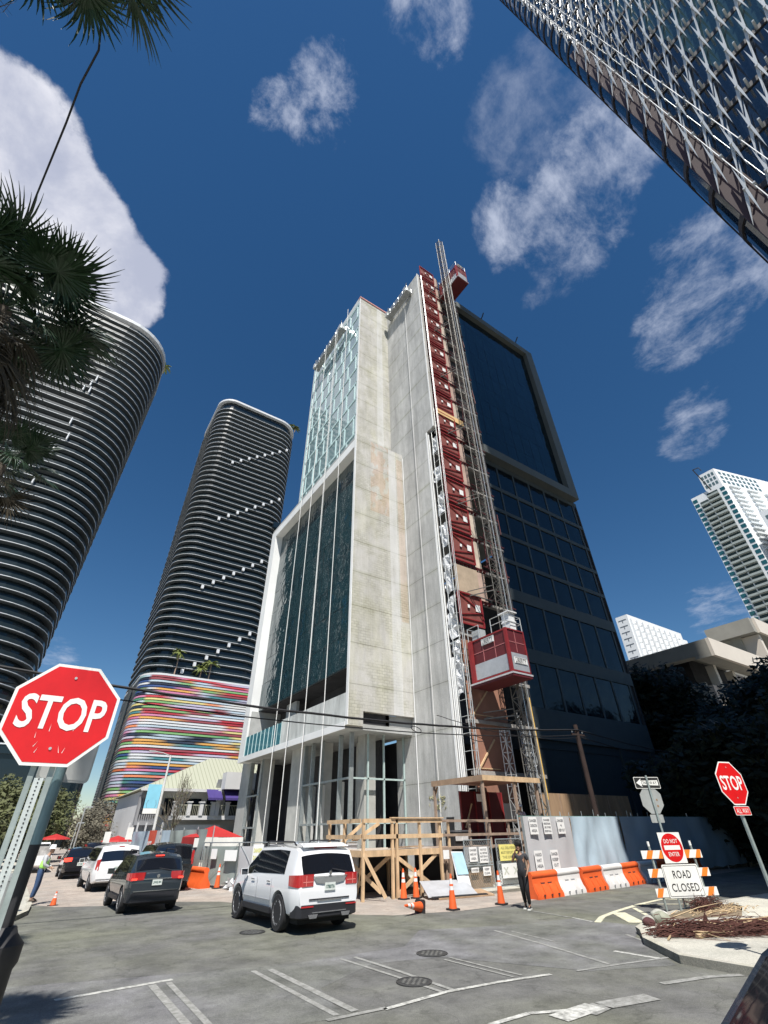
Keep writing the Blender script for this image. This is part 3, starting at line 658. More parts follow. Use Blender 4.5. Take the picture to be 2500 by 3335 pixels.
for j in range(54):
    z0=2.5+j*.8; b=MB(); Q=dense; Qi=inset(dense,.35)
    vs=[(x,y,z0) for x,y in Q]+[(x,y,z0+.54) for x,y in Q]+[(x,y,z0+.54) for x,y in Qi]+[(x,y,z0) for x,y in Qi]
    fs=[]
    for k in range(nd_):
        k2=(k+1)%nd_
        for q in range(4): q2=(q+1)%4; fs.append((q*nd_+k,q*nd_+k2,q2*nd_+k2,q2*nd_+k))
    b.add(vs,fs); o=b.build('painted_louvre',m_lv,POD,world=True)
    ca=o.data.color_attributes.new('paint','FLOAT_COLOR','POINT')
    cols=[]
    for v in o.data.vertices:
        wx,wy=v.co.x+55,v.co.y+190; cols+= [*paint(j,wx,wy),1]
    ca.data.foreach_set('color',cols)
mb=MB().prism(PP,45.5,46.1); mb.build('roof_edge',m_slabw,POD,world=True)
mb=MB(); mb.box(17.9,18.4,184,188,0,45); mb.box(18.1,18.9,176,212,0,2.4); mb.build('dark_fin',m_under,POD,world=True)
mb=MB(); mb.tube([(18.8,205,45.2),(18.2,205.4,20),(17.6,205.8,1)],1.6,6)
# roof terrace planting on the podium
def palm_small(x,y,z,h,label,seed,group='palms on the podium roof'):
    p=thing('palm_tree',label,'palm tree',(x,y,z),group=group); rr=random.Random(seed)
    mb=MB(); mb.tube([(0,0,0),(.2,.1,h*.5),(.1,0,h)],[.22,.17,.14],6); mb.build('trunk',m_lumo,p)
    mb=MB()
    for i in range(26):
        a=rr.random()*2*PI; el=rr.uniform(-.3,1.1); L_=rr.uniform(2.6,3.6)
        pts=[]; 
        for t in range(6):
            s=t/5; pts.append(V((math.cos(a)*L_*s*math.cos(el),math.sin(a)*L_*s*math.cos(el),h+L_*s*math.sin(el)-1.9*s*s)))
        for t in range(5):
            w0=.42*math.sin(PI*(t+.3)/5.6);w1=.42*math.sin(PI*(t+1.3)/5.6) if t<4 else .03; sd=V((-math.sin(a),math.cos(a),0))
            mb.add([pts[t]-sd*w0-V((0,0,.18)),pts[t],pts[t+1],pts[t+1]-sd*w1-V((0,0,.18))],[(0,1,2,3)]); mb.add([pts[t],pts[t]+sd*w0-V((0,0,.18)),pts[t+1]+sd*w1-V((0,0,.18)),pts[t+1]],[(0,1,2,3)])
    mb.build('fronds',mat('podium palm green',(.13,.16,.035),.6,var=.4,scale=.5),p); return p
palm_small(28.5,170.5,46.1,8.2,'taller green palm on the podium roof near its rounded corner',1)
palm_small(40,170.5,46.1,6.2,'bushier yellow green palm on the podium roof, right of the tall one',2)
palm_small(37.2,171.5,46.1,4.2,'low bushy palm on the podium roof beside the yellow green one',3)
palm_small(-9.5,166,176.2,5,'small dark palm silhouetted on the roof edge of the huge curved tower',4,'palms on tower roofs')
palm_small(61,178,187.2,3.5,'small dark palm on the right end of the striped tower roof',5,'palms on tower roofs')
palm_small(58.5,178,187.2,3.0,'second tiny palm near the right end of the striped tower roof',6,'palms on tower roofs')
# ================================================================ right-hand background
WT=thing('white_highrise','white highrise with columns of teal windows and deep shaded balconies at far right','building',(259,50,0))
m_wt=mat('white tower render',(.74,.76,.77),.8,var=.04,scale=.05)
mb=MB(); mb.prism([(259,55),(341,31.2),(341,63.2),(259,63.2)],0,164); mb.box(259,320,63.2,71.5,0,153); mb.build('wall',m_wt,WT,world=True)
mb=MB(); mb.box(256,330,18,47,0,128); mb.build('annex_wall',m_wt,WT,world=True)
gw=glass('teal tower windows',(.02,.10,.11),.1,spec=.8)
zz=[ -1.2+3.0*k for k in range(1,52)]
for z in zz:   # one band per floor: windows, plus dark boxes that paint the balcony shade
    b=MB(); b.m=0
    for y in (70.3,56.0):
        if z+2<(153 if y>63 else 152): b.box(258.9,259.05,y-1.35,y+.95,z+.5,z+2.5)
    b.m=1
    if z<146 : 
        b.box(258.86,259.02,64.2,68.2,z+.2,z+2.6)
    if z<150: b.box(258.86,259.02,58.2,63.6,z+.2,z+2.6)
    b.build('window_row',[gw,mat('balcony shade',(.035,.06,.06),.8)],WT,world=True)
    b=MB()
    if z<150: b.box(257.6,259,58.0,63.7,z-.15,z+.12); b.box(257.6,257.68,58,63.7,z+.12,z+.9)
    if z<146: b.box(258.0,259,64.0,68.4,z-.15,z+.12); b.box(258,258.08,64,68.4,z+.12,z+.85)
    if len(b.v): b.build('balcony',mat('grey green balcony',(.34,.38,.36),.8,var=.1),WT,world=True)
    b=MB()
    for x in (4,17,30,46):
        p=V((259,55,0))+V((.9603,-.2787,0))*x; q=p+V((.9603,-.2787,0))*8; o_=V((-.2787,-.9603,0)); b.bar(p+o_*.6+V((0,0,z)),q+o_*.6+V((0,0,z)),1.2,.3); b.bar(p+o_*1.15+V((0,0,z+.6)),q+o_*1.15+V((0,0,z+.6)),.08,.9)
    if z>60: b.build('balcony',mat('white balcony',(.66,.69,.69),.7),WT,world=True)
mb=MB()
for k in range(3):
    for i in range(4): mb.box(258.9,259.05,56.0+i*1.75,57.1+i*1.75,154.4+k*3,156.3+k*3)
    for i in range(9): p=V((261,54.42,0))+V((.9603,-.2787,0))*i*3.3; mb.slab([p+V((0,0,154.4+k*3)),p+V((1.9,-.55,154.4+k*3)),p+V((1.9,-.55,156.3+k*3)),p+V((0,0,156.3+k*3))],(-.28,-.96,0),.08)
for k in range(12): mb.box(255.9,256.05,43,45.4,88+k*3.2,90+k*3.2); mb.box(255.9,256.05,39,41.4,88+k*3.2,90+k*3.2)
mb.build('window_row',mat('grey teal pane',(.10,.16,.17),.3,spec=.6),WT,world=True)
mb=MB(); mb.bar((258,60.5,152),(257,63.5,168),.5); mb.tube([(257,63.5,168),(257,60.5,167.5),(257,60,165)],.25); mb.build('davit_arm',m_black,WT,world=True)
HT=thing('white_grid_hotel','white hotel block with a honeycomb of projecting window hoods behind the concrete office','building',(215,105,0))
mb=MB(); mb.box(215,265,106.5,112.6,0,87); mb.box(265.01,270,106.8,112.6,0,84); mb.box(270.01,276,107,112.6,0,80); mb.build('wall',m_wt,HT,world=True)
for k in range(1,15):
    z=87-3.0*k-1.2
    b=MB()
    for i in range(9): x=217.2+i*5.0; b.box(x+2.0,x+4.1,106.38,106.52,z+.3,z+1.9)
    b.box(214.9,215.05,107.6,111.6,z+1.9,z+2.2); b.box(214.9,215.05,109.4,109.7,z+.7,z+1.9); b.build('window_row',mat('dark hotel window',(.10,.11,.13),.5),HT,world=True)  # hotel windows: plain dark panes
    b=MB()
    for i in range(9):
        x=216.2+i*5.0; b.add([(x+.2,106.5,z-.4),(x+2.0,105.0,z-.4),(x+2.0,106.5,z-.4),(x+.2,106.5,z+1.9),(x+2.0,105.0,z+1.9),(x+2.0,106.5,z+1.9)],[(0,2,1),(3,4,5),(0,1,4,3),(1,2,5,4),(0,3,5,2)])
        b.box(x-.35,x+.15,105.4,106.5,z-1,z+2.0)
    b.build('window_hood',m_wt,HT,world=True)
TB=thing('teal_stepped_building','small teal stepped block peeking between the hotel and the concrete office roof','building',(300,104,0))
mb=MB()
for k in range(7): mb.box(290+k*5,360,96+0*k,120,0,92-k*3.0) if 0 else mb.box(290+k*4,350,100-k*2.2,120-k*2,84-k*3,88-k*3)
mb.box(290,350,104,122,0,84); mb.build('wall',mat('teal cladding',(.10,.19,.20),.5,var=.2,scale=.3),TB,world=True)
# brutalist office
OF=thing('concrete_office','low brutalist concrete office with deep projecting roof slab behind the dark trees','building',(66,24,0))
m_oc=mat('weathered office concrete',(.36,.35,.31),.9,var=.12,scale=.4,dirt=.2); m_ow=mat('office white fascia',(.66,.60,.52),.8,var=.05,scale=.3); m_op=mat('office beige panel',(.56,.47,.40),.85,var=.06,scale=.3)
mb=MB(); mb.box(66,67.5,24,46,20.0,21.8); mb.box(66,82,24.0,26,19.6,19.99); mb.box(67.5,82,25,46,21.3,21.7); mb.build('roof_slab',m_oc,OF,world=True)
mb=MB(); mb.box(66.02,82,23.6,24,19.6,21.85); mb.build('fascia',m_ow,OF,world=True)
mb=MB(); mb.box(69,95,27,45,0,15.6); mb.box(71,95,29,45,15.6,21.3); mb.build('wall',m_dark_in,OF,world=True)
mb=MB(); mb.box(69,93,26.4,27,13.0,17.0); mb.build('spandrel_wall',m_op,OF,world=True)
mb=MB(); mb.box(68.5,69,27,31,0,17.4); mb.box(68.2,68.9,37,45,0,19.6); mb.build('side_wall',m_oc,OF,world=True)
for x in (70.2,75.5,81.2):
    mb=MB().box(x,x+.7,25.9,26.9,0,19.6); mb.build('column',m_ow,OF,world=True)
mb=MB(); mb.box(72.6,73,26.2,26.5,9,16.8); mb.box(78,78.4,26.2,26.5,9,16.8); mb.build('slot',m_black,OF,world=True)
mb=MB(); mb.box(88,120,27,31,0,28); mb.build('upper_block',mat('office upper concrete',(.40,.39,.34),.9,var=.12,scale=.4,dirt=.15),OF,world=True)
mb=MB(); mb.box(88,122,24.4,26.99,27,29.4); mb.box(86.9,88,24.4,31.2,27,29.3); mb.build('roof_slab',m_oc,OF,world=True); mb=MB().box(88.02,122,24.0,24.39,27,29.4); mb.build('fascia',m_ow,OF,world=True)
mb=MB().box(88.3,89.1,24.6,26.99,0,26.9); mb.build('column',m_ow,OF,world=True)
# ================================================================ tower at top right
TR=thing('louvred_glass_tower','dark glass tower bristling with white dagger shaped louvres leaning over the top right corner','building',(15.4,-1,0))
PT=[(x,y-(x-15.4)*.075) for x,y in rrect(15.4,45,-13,-1.1,3,3,n=8,r2=3,r3=1.6)]
m_trg=glass('tower glass teal',(.025,.055,.065),.08,wave=.15,wscale=.3,spec=.8); m_trd=glass('tower glass navy',(.01,.016,.028),.08,wave=.1,wscale=.3,spec=.8); m_trb=glass('bronze corner glass',(.06,.045,.032),.15,spec=.7)
mb=MB().prism(PT,0,128); mb.build('glass_body',m_trd,TR,world=True)
FL=[2.2+2.72*k for k in range(46)]
for z in FL:
    b=MB(); Q=inset(PT,-.06); b.prism(Q,z-.16,z+.16); b.build('floor_band',mat('dark floor band',(.03,.028,.03),.5),TR,world=True)
mb=MB()
for z in FL:
    if z>27: mb.box(15.36,15.42,-10,-4.35,z+.2,z+2.5)
mb.build('glass_strip',m_trg,TR,world=True)
mb=MB().box(15.22,15.5,-2.35,-1.5,3,46); mb.build('copper_strip',mat('dark copper strip',(.04,.018,.018),.6,var=.2),TR,world=True)
mb=MB(); mb.cyl((15.0,-2.95,0),(15.0,-2.95,90),.018,n=5); mb.cyl((15.0,-2.25,0),(15.0,-2.25,90),.018,n=5); mb.build('cable',m_slabw,TR,world=True)
mb=MB(); mb.cyl((15.0,-2.6,0),(15.0,-2.6,90),.01,n=5); mb.build('cable',m_steel,TR,world=True)
m_fin=mat('white aluminium louvre',(.5,.53,.55),.35,metal=.2,var=.05)
def dagger(mb,p,q,w):
    p=V(p);q=V(q); c=(p+q)/2; d=(q-p).normalized(); s=V((1,0,0)).cross(d).normalized()*w; t=V((-.06,0,0))
    a=p+(q-p)*.38; b=p+(q-p)*.62
    vs=[p,a+s,b+s,q,b-s,a-s]; mb.add(vs+[v+t for v in vs],[(0,1,2,3,4,5),(11,10,9,8,7,6)]+[(i,(i+1)%6,6+(i+1)%6,6+i) for i in range(6)])
cols_=[-2.0,-2.7,-3.35,-4.05,-4.8,-5.55,-6.3,-7.05,-7.8]
near=[];far=MB()
for z in FL[5:34]:
    for y in cols_:
        b=MB(); x=15.1
        dagger(b,(x,y+.52,z-1.75),(x,y-.50,z+1.75),.05); dagger(b,(x-.1,y+.16,z-1.75),(x-.1,y-.22,z+1.6),.038)
        if abs(y*10%2)<3: b.cyl((x+.35,y,z),(x-.2,y,z),.05,n=6); b.cyl((x+.35,y-.28,z-.1),(x-.2,y-.28,z-.1),.045,n=6)
        dist=math.hypot(15,z-2)-(3 if y<-3 else 0); near.append((dist,b))
near.sort(key=lambda t:t[0])
for i,(d_,b) in enumerate(near):
    if i<100: b.build('louvre',m_fin,TR,world=True)
    else: far.join(b)
o=far.build('louvre_field',m_fin,TR,world=True); o['kind']='stuff'
# ================================================================ ground, roads, markings
def ground_mat(name,c,c2,scale=.25,fine=18,crack=0,stain=.25):
    m=bpy.data.materials.new(name); N,L=nodes_of(m); b=N['Principled BSDF']; b.inputs['Roughness'].default_value=.92; b.inputs['Specular IOR Level'].default_value=.25
    g=N.new('ShaderNodeNewGeometry')
    def nz(s,det,ro=.6,st=(1,1,1)):
        mp=N.new('ShaderNodeMapping'); mp.inputs['Scale'].default_value=st; L.new(g.outputs['Position'],mp.inputs[0]); n=N.new('ShaderNodeTexNoise'); n.inputs['Scale'].default_value=s; n.inputs['Detail'].default_value=det; n.inputs['Roughness'].default_value=ro; L.new(mp.outputs[0],n.inputs['Vector']); return n.outputs[0]
    def rp(x,a,bb,c0,c1):
        r=N.new('ShaderNodeValToRGB'); r.color_ramp.elements[0].position=a; r.color_ramp.elements[1].position=bb; r.color_ramp.elements[0].color=(*c0,1); r.color_ramp.elements[1].color=(*c1,1); L.new(x,r.inputs[0]); return r.outputs[0]
    def mx(a,bb,f=1.,t='MULTIPLY'):
        n=N.new('ShaderNodeMix'); n.data_type='RGBA'; n.blend_type=t
        if hasattr(f,'is_linked'): L.new(f,n.inputs[0])
        else: n.inputs[0].default_value=f
        for i,x in ((6,a),(7,bb)):
            if hasattr(x,'is_linked'): L.new(x,n.inputs[i])
            else: n.inputs[i].default_value=(*x,1)
        return n.outputs[2]
    col=rp(nz(scale,5,.6),.40,.60,c,c2)
    col=mx(col,rp(nz(1.1,7,.7),.3,.7,(1-stain,)*3,(1+stain*.4,)*3)); col=mx(col,rp(nz(fine,3,.8),.2,.8,(.78,.78,.78),(1.2,1.2,1.2)))
    col=mx(col,rp(nz(70,2,.9),.30,.72,(.62,.62,.62),(1.32,1.32,1.32))); col=mx(col,rp(nz(2.6,4,.6),.60,.70,(1,1,1),(.72,.72,.72))); col=mx(col,rp(nz(.5,6,.7,(1,.12,1)),.35,.6,(.88,.88,.89),(1.05,1.05,1.04)))
    if crack:
        v=N.new('ShaderNodeTexVoronoi'); v.feature='DISTANCE_TO_EDGE'; v.inputs['Scale'].default_value=.28
        nn=N.new('ShaderNodeTexNoise'); nn.inputs['Scale'].default_value=1.2; nn.inputs['Detail'].default_value=6; L.new(g.outputs['Position'],nn.inputs['Vector']); ad=N.new('ShaderNodeVectorMath'); ad.operation='ADD'; L.new(g.outputs['Position'],ad.inputs[0]); L.new(nn.outputs['Color'],ad.inputs[1]); L.new(ad.outputs[0],v.inputs['Vector'])
        col=mx(col,rp(v.outputs['Distance'],.0,.006,(1-crack,)*3,(1,1,1)))
    L.new(col,b.inputs['Base Color']); bp=N.new('ShaderNodeBump'); bp.inputs['Strength'].default_value=.5; bp.inputs['Distance'].default_value=.01; L.new(nz(fine*2,3,.8),bp.inputs['Height']); L.new(bp.outputs[0],b.inputs['Normal'])
    MATS[name]=m; return m
m_asph=ground_mat('asphalt',(.172,.172,.165),(.192,.197,.155),scale=.16,crack=.25,stain=.45)
m_pav=ground_mat('dusty paving',(.45,.385,.33),(.40,.36,.32),scale=.5,stain=.3)
m_walk=ground_mat('sidewalk concrete',(.56,.54,.47),(.50,.49,.43),scale=.5,stain=.22)
m_curb=ground_mat('kerb concrete',(.56,.54,.45),(.48,.46,.40),scale=.9,stain=.3)
m_patch=ground_mat('grey asphalt patch',(.215,.215,.22),(.19,.195,.175),scale=.3,stain=.5)
struct('ground',MB().box(-2500,2500,-2500,2500,-.5,-.03),ground_mat('far ground',(.30,.29,.26),(.26,.26,.24),scale=.02))
struct('road',MB().box(-60,120,-40,400,-.029,0),m_asph)
def flat(pts,z,name,m,label=None): return struct(name,MB().add([(x,y,z) for x,y in pts],[tuple(range(len(pts)))]),m,label=label)
flat([(1.4,26.2),(2.05,24.7),(3.45,23.9),(6,23.3),(7.3,22.2),(8.6,18.8),(9.6,16.0),(10.4,15.1),(12.6,14.47),(14.9,14.5),(16.2,14.72),(24.3,15.4),(110,20),(110,26),(17,50),(9.5,50),(9.5,300),(1.4,300)],.004,'paved_street',m_pav)
flat([(-1,13.4),(2,12.3),(5.2,11.3),(8,11.2),(9.5,12.6),(12,11.6),(14,11.3),(14.4,9.4),(12.9,8.7),(11,6.7),(9.4,7.4),(8,9.9),(6.6,10.3),(5,9.4),(4.6,7.9),(2.8,8.4),(-1,8)],.003,'worn_road_patch',m_patch)
# kerbed pavements
def pavement(name,pts,h=.13,kw=.16):
    struct(name,MB().prism(pts,-.02,h-.004),m_walk)
    n=len(pts); cx=sum(p[0] for p in pts)/n; k=MB()
    Q=inset(pts,kw); 
    for i in range(n):
        j=(i+1)%n; k.add([(*pts[i],-.02),(*pts[j],-.02),(*pts[j],h),(*pts[i],h),(*Q[i],-.02),(*Q[j],-.02),(*Q[j],h),(*Q[i],h)],[(0,1,2,3),(4,7,6,5),(3,2,6,7),(0,4,5,1)])
    struct('kerb',k,m_curb)
pavement('pavement',[(-60,19.5),(-4,19.6),(-.6,20.4),(.75,21.3),(1.2,22.9),(1.35,25),(1.4,300),(-60,300)])
pavement('pavement',[(13.02,8.62),(12.2,8.05),(11.15,6.7),(11.2,5.4),(10.3,3.2),(8.8,1),(8.2,-3),(8.2,-40),(15.2,-40),(15.3,-1),(60,-1),(60,9.7),(22.8,9.8),(19,9.95),(16.2,9.7),(14.0,9.15),(13.3,8.9)])
pavement('pavement',[(.4,6.4),(-1.5,7.3),(-60,7.3),(-60,-40),(1.4,-40),(1.4,4.4),(1.1,5.6)])
pavement('pavement',[(15.6,17.1),(60,17.6),(60,24),(45,24),(45,24.01),(22,24),(17,28),(16,50),(9.6,50),(9.6,29),(11,24.5),(15,22)],.1)
flat([(14.95,8.95),(16.9,8.05),(18.9,8.9),(19.2,9.35),(17.1,9.62),(15.2,9.25)],.134,'planting_bed',ground_mat('bed soil',(.30,.23,.16),(.22,.18,.12),scale=3,fine=30,stain=.4))
flat([(19.3,9.35),(23,9.4),(20.5,7.3),(17.2,7.6),(17.0,7.95)],.134,'concrete_slab',ground_mat('pale slab',(.62,.60,.51),(.58,.56,.48),scale=1,stain=.12))
# paint
def paint_mat(name,c,lo=.35,hi=.6,base=(.18,.18,.165),sc=7.):
    m=bpy.data.materials.new(name); N,L=nodes_of(m); b=N['Principled BSDF']; b.inputs['Roughness'].default_value=.85
    g=N.new('ShaderNodeNewGeometry'); n=N.new('ShaderNodeTexNoise'); n.inputs['Scale'].default_value=sc; n.inputs['Detail'].default_value=9; n.inputs['Roughness'].default_value=.75; L.new(g.outputs['Position'],n.inputs['Vector'])
    r=N.new('ShaderNodeValToRGB'); r.color_ramp.elements[0].position=lo; r.color_ramp.elements[1].position=hi; r.color_ramp.elements[0].color=(*base,1); r.color_ramp.elements[1].color=(*c,1); L.new(n.outputs[0],r.inputs[0]); L.new(r.outputs[0],b.inputs['Base Color'])
    MATS[name]=m; return m
pf=paint_mat('faded white paint',(.42,.42,.40),.38,.72); pw=paint_mat('white road paint',(.60,.60,.56),.34,.60); py=paint_mat('yellowed road paint',(.66,.63,.46),.25,.52,sc=5)
def stripe(pts,w,m,z=.008,name='road_marking'):
    for a,b in zip(pts[:-1],pts[1:]):
        p=V((*a,0));q=V((*b,0)); d=(q-p).normalized(); s=V((-d.y,d.x,0))*w/2
        o=struct(name,MB().add([(*(p-s).xy,z),(*(p+s).xy,z),(*(q+s).xy,z),(*(q-s).xy,z)],[(0,1,2,3)]),m)
stripe([(1.35,11.35),(3.15,11.5)],.12,pw,.0085)
stripe([(2.78,11.35),(2.74,8.2)],.13,pf); stripe([(3.05,11.35),(2.98,8.2)],.10,pf,.0082)
stripe([(4.52,11.2),(4.56,8.05)],.10,pf); stripe([(4.82,11.1),(4.86,8.05)],.13,pf,.0082); stripe([(4.35,7.95),(5.3,7.9)],.10,pf,.0085)
stripe([(6.3,11.05),(6.4,9.4),(6.45,7.95)],.08,pf); stripe([(6.6,11.0),(6.66,9.6),(6.66,7.95)],.09,pf,.0082)
stripe([(5.24,7.86),(6.5,7.98),(7.6,7.88),(8.65,7.68)],.10,pw,.0085)
stripe([(8.1,9.75),(8.2,7.95)],.07,pf); stripe([(7.9,9.7),(8.0,7.95)],.06,pf,.0082)
stripe([(10.95,11.35),(10.6,9.6),(10.1,7.5)],.09,pf); stripe([(11.2,11.0),(11,9.5)],.06,pf,.0082)
stripe([(9.2,7.55),(10.2,7.38),(12.2,6.95)],.08,pf,.0085); stripe([(14.25,13.0),(14.12,11.45)],.08,pf); stripe([(14.12,11.4),(13.95,10.6)],.07,pw,.0082)
stripe([(6.0,6.5),(6.75,6.5),(7.3,6.25)],.10,pw,.0085); stripe([(7.4,6.05),(7.85,6.1),(8.8,5.9)],.32,pf,.0087); stripe([(6.9,6.12),(7.75,6.15)],.33,pw,.009); stripe([(6.2,6.1),(6.9,5.6)],.12,pw,.0089)
stripe([(9.6,6.2),(10.6,5.95),(11.3,5.62)],.14,pf); stripe([(11.15,8.1),(11.25,7.1)],.12,pw,.0082); stripe([(12.1,7.5),(13.0,9.0)],.08,pf)
stripe([(13.95,10.45),(14.9,10.95),(16.1,11.3),(18.05,11.75),(20.0,12.0)],.17,py,.0085); stripe([(20.0,12.0),(20.7,10.1)],.15,py,.0083); stripe([(18.2,11.7),(19.9,10.2)],.12,py,.0084)
stripe([(15.95,11.15),(14.7,9.75)],.42,py,.0081); stripe([(17.2,11.4),(15.9,10.1)],.14,py,.0079)
# manhole covers
def manhole(x,y,r,label):
    o=thing('manhole_cover',label,'manhole cover',(x,y,0),group='manhole covers in the road')
    MB().lathe([(r,.005),(r,.014),(r*.93,.016),(r*.93,.011),(0.001,.011)],28).build('rim',mat('iron ring',(.06,.06,.06),.6,metal=.4,var=.3),o)
    b=MB()
    for i in range(-4,5):
        for j in range(-4,5):
            if i*i+j*j<15 and (i+j)%2==0: b.box(i*r*.2-.03,i*r*.2+.03,j*r*.2-.03,j*r*.2+.03,.0115,.017)
    b.build('grip_pattern',mat('worn iron',(.20,.20,.19),.5,metal=.5,var=.3),o)
manhole(8.05,10.27,.33,'dark manhole cover furthest right in the middle of the crossing'); manhole(6.45,8.76,.31,'speckled manhole cover between worn crossing lines nearest the camera'); manhole(5.96,15.1,.33,'manhole cover lying just behind the white car')
# ================================================================ water barriers
m_or=mat('orange plastic',(.80,.13,.03),.5,var=.1,scale=3,dirt=.12); m_wp=mat('white plastic',(.74,.72,.70),.5,var=.06,scale=3,dirt=.12); m_slot=mat('moulded shadow recess',(.10,.03,.02),.8); m_slotw=mat('grey recess',(.25,.25,.26),.8)  # slot colours paint the shade of recesses not cut into the body
def barrier(m,ms):
    o=thing('water_barrier','','barrier',group='water filled barriers along the fence'); Lh=.80
    prof=[(-.27,0),(.27,0),(.27,.12),(.17,.30),(.10,.52),(.10,.78),(-.10,.78),(-.10,.52),(-.17,.30),(-.27,.12)]
    b=MB(); n=len(prof); b.add([(x,y,z) for x in (-Lh,-Lh+.04) for y,z in prof],[tuple(range(n))]+[(i,(i+1)%n,n+(i+1)%n,n+i) for i in range(n)])
    b.v=[];b.f=[];b.mi=[]
    b.add([(-Lh,y,z) for y,z in prof]+[(Lh-.03,y,z) for y,z in prof],[tuple(range(n))[::-1],tuple(range(n,2*n))]+[(i,(i+1)%n,n+(i+1)%n,n+i) for i in range(n)])
    for x0,x1 in ((-.78,-.5),(-.34,-.08),(.08,.34),(.5,.72)): b.add([(x0,-.285,0),(x1,-.285,0),(x1,-.285,.17),(x0,-.285,.17),(x0+.04,-.11,.50),(x1-.04,-.11,.50),(x0,-.1,0),(x1,-.1,0)],[(0,1,2,3),(3,2,5,4),(0,3,4,6),(1,7,5,2)])
    b.build('body',m,o,smooth=30)
    b=MB(); b.tube([(-Lh+.01,0,.76),(Lh-.04,0,.78)],.135,14); b.build('top_roll',m,o,smooth=60)
    for x in (-.21,.21):
        b=MB(); b.add([(x-.13,-.115,.52),(x+.13,-.115,.52),(x,-.16,.33),(x-.13,-.05,.52),(x+.13,-.05,.52),(x,-.10,.33)],[(0,1,2),(5,4,3),(0,3,4,1),(1,4,5,2),(2,5,3,0)]); b.build('handling_slot',ms,o)
    for x in (-.42,0.02,.44):
        b=MB(); b.add([(x-.07,-.291,.15),(x+.07,-.291,.15),(x+.02,-.293,.04),(x-.02,-.293,.04)],[(0,1,2,3)]); b.build('drain_slot',ms,o)
    return o
bo=barrier(m_or,m_slot); bw=barrier(m_wp,m_slotw)
labs=['orange water barrier nearest the walking pedestrian','white water barrier right after the first orange one','orange water barrier between two white ones in the sun','white water barrier crossing the edge of the deep shadow','orange water barrier in shade behind the barricade boards','white water barrier in shade, the first one right of the barricade','orange water barrier in deep shade further right along the road','white water barrier in deep shade near the right stop sign','orange water barrier, the last one before the right edge']
for i in range(9):
    src=bo if i%2==0 else bw; a=R(5.0); x=17.30+i*1.66*math.cos(a); y=14.98+i*1.66*math.sin(a)+(.06 if i%3==1 else 0)
    if i<2: src.location=(x,y,0); src.scale=(1,1,.88); src.rotation_euler=(0,0,a+R((i*37%5)-2)); src['label']=labs[i]
    else: dup(src,(x,y,0),a+R((i*37%5)-2),labs[i])
d_=dup(bo,(8.15,28.5,0),R(100),'lone orange barrier at the street end of the fabric fence beside the dark van','orange barriers on the side street') ; dup(bo,(7.95,30.2,0),R(92),'orange barrier half hidden behind the dark van at the fence','orange barriers on the side street')
# ================================================================ cones
def cone():
    o=thing('traffic_cone','','traffic cone',group='orange traffic cones')
    b=MB(); b.prism([(-.18,-.14),(-.14,-.18),(.14,-.18),(.18,-.14),(.18,.14),(.14,.18),(-.14,.18),(-.18,.14)],0,.045); b.build('base',m_black,o)
    pr=lambda z:.135-.11*(z/.92)
    for nm,z0,z1,m in (('body',.045,.50,m_or),('reflective_collar',.50,.60,m_wp),('body',.60,.655,m_or),('reflective_collar',.655,.79,m_wp),('body',.79,.915,m_or)):
        MB().lathe([(.001,z0),(pr(z0)+.001,z0),(pr(z1)+.001,z1),(.001,z1)],20).build(nm,m,o,smooth=40)
    return o
c0=cone(); c0.location=(12.52,14.75,.004); c0['label']='orange cone standing alone in front of the leaning grey boards'
dup(c0,(14.62,14.66,.004),.3,'orange cone beside the legs of the walking pedestrian'); dup(c0,(12.95,18.05,.004),.2,'left cone of the pair under the timber deck'); dup(c0,(13.5,18.0,.004),.6,'right cone of the pair under the timber deck'); dup(c0,(8.75,27.3,.004),.1,'orange cone in front of the chain link gates on the side street')
fc=dup(c0,(11.36,14.95,.15),0,'orange cone knocked over on its side in the road behind the white car'); fc.rotation_euler=(R(83),R(0),R(-68))
dup(c0,(2.05,25.3,0.0),.5,'weathered cone stump lying by the kerb near the construction worker').scale=(.8,.8,.45)
# ================================================================ fences
def cloth_panel(x0,y0,x1,y1,z0,z1,amp,seed,nx=30,nz=10,fold=1.):
    rr=random.Random(seed); p=V((x0,y0,0));q=V((x1,y1,0)); d=(q-p).normalized(); s=V((-d.y,d.x,0)); vs=[]
    for j in range(nz+1):
        for i in range(nx+1):
            u=i/nx;w_=j/nz; c=p+(q-p)*u; off=amp*(NZ.noise(V((u*nx*.22+seed,w_*1.6,seed)))*1.2+.5*NZ.noise(V((u*nx*.5,w_*4+u*6*fold,seed+5)))*(1-w_)); vs.append((c.x+s.x*off,c.y+s.y*off,z0+(z1-z0)*w_+(.03*math.sin(u*nx*1.3) if j==0 else 0)))
    return MB().add(vs,[(j*(nx+1)+i,j*(nx+1)+i+1,(j+1)*(nx+1)+i+1,(j+1)*(nx+1)+i) for j in range(nz) for i in range(nx)])
m_gfab=mat('grey fence fabric',(.46,.46,.47),.8,var=.06,scale=1.5); m_bfab=mat('pale blue fence fabric',(.40,.50,.57),.75,var=.08,scale=1.2); m_green=mat('grey green fence fabric',(.26,.30,.28),.85,var=.12,scale=1)
m_sheetw=mat('paper sign white',(.78,.78,.76),.7,var=.03); m_ink=mat('grey ink',(.16,.16,.17),.8,var=0); m_yel=mat('yellow sign panel',(.78,.70,.22),.7,var=.08,scale=5); m_black2=mat('sign black',(.02,.02,.02),.6,var=0)
F=thing('construction_fence','long fence of grey and blue fabric with white warning sheets','fence',(18,16.3,0))
cloth_panel(18.0,16.3,21.3,16.3,.35,2.55,.05,3).build('grey_fabric',m_gfab,F,world=False) if 0 else None
def wb(mb,n,m,par=F,smooth=None): return mb.build(n,m,par,world=True,smooth=smooth)
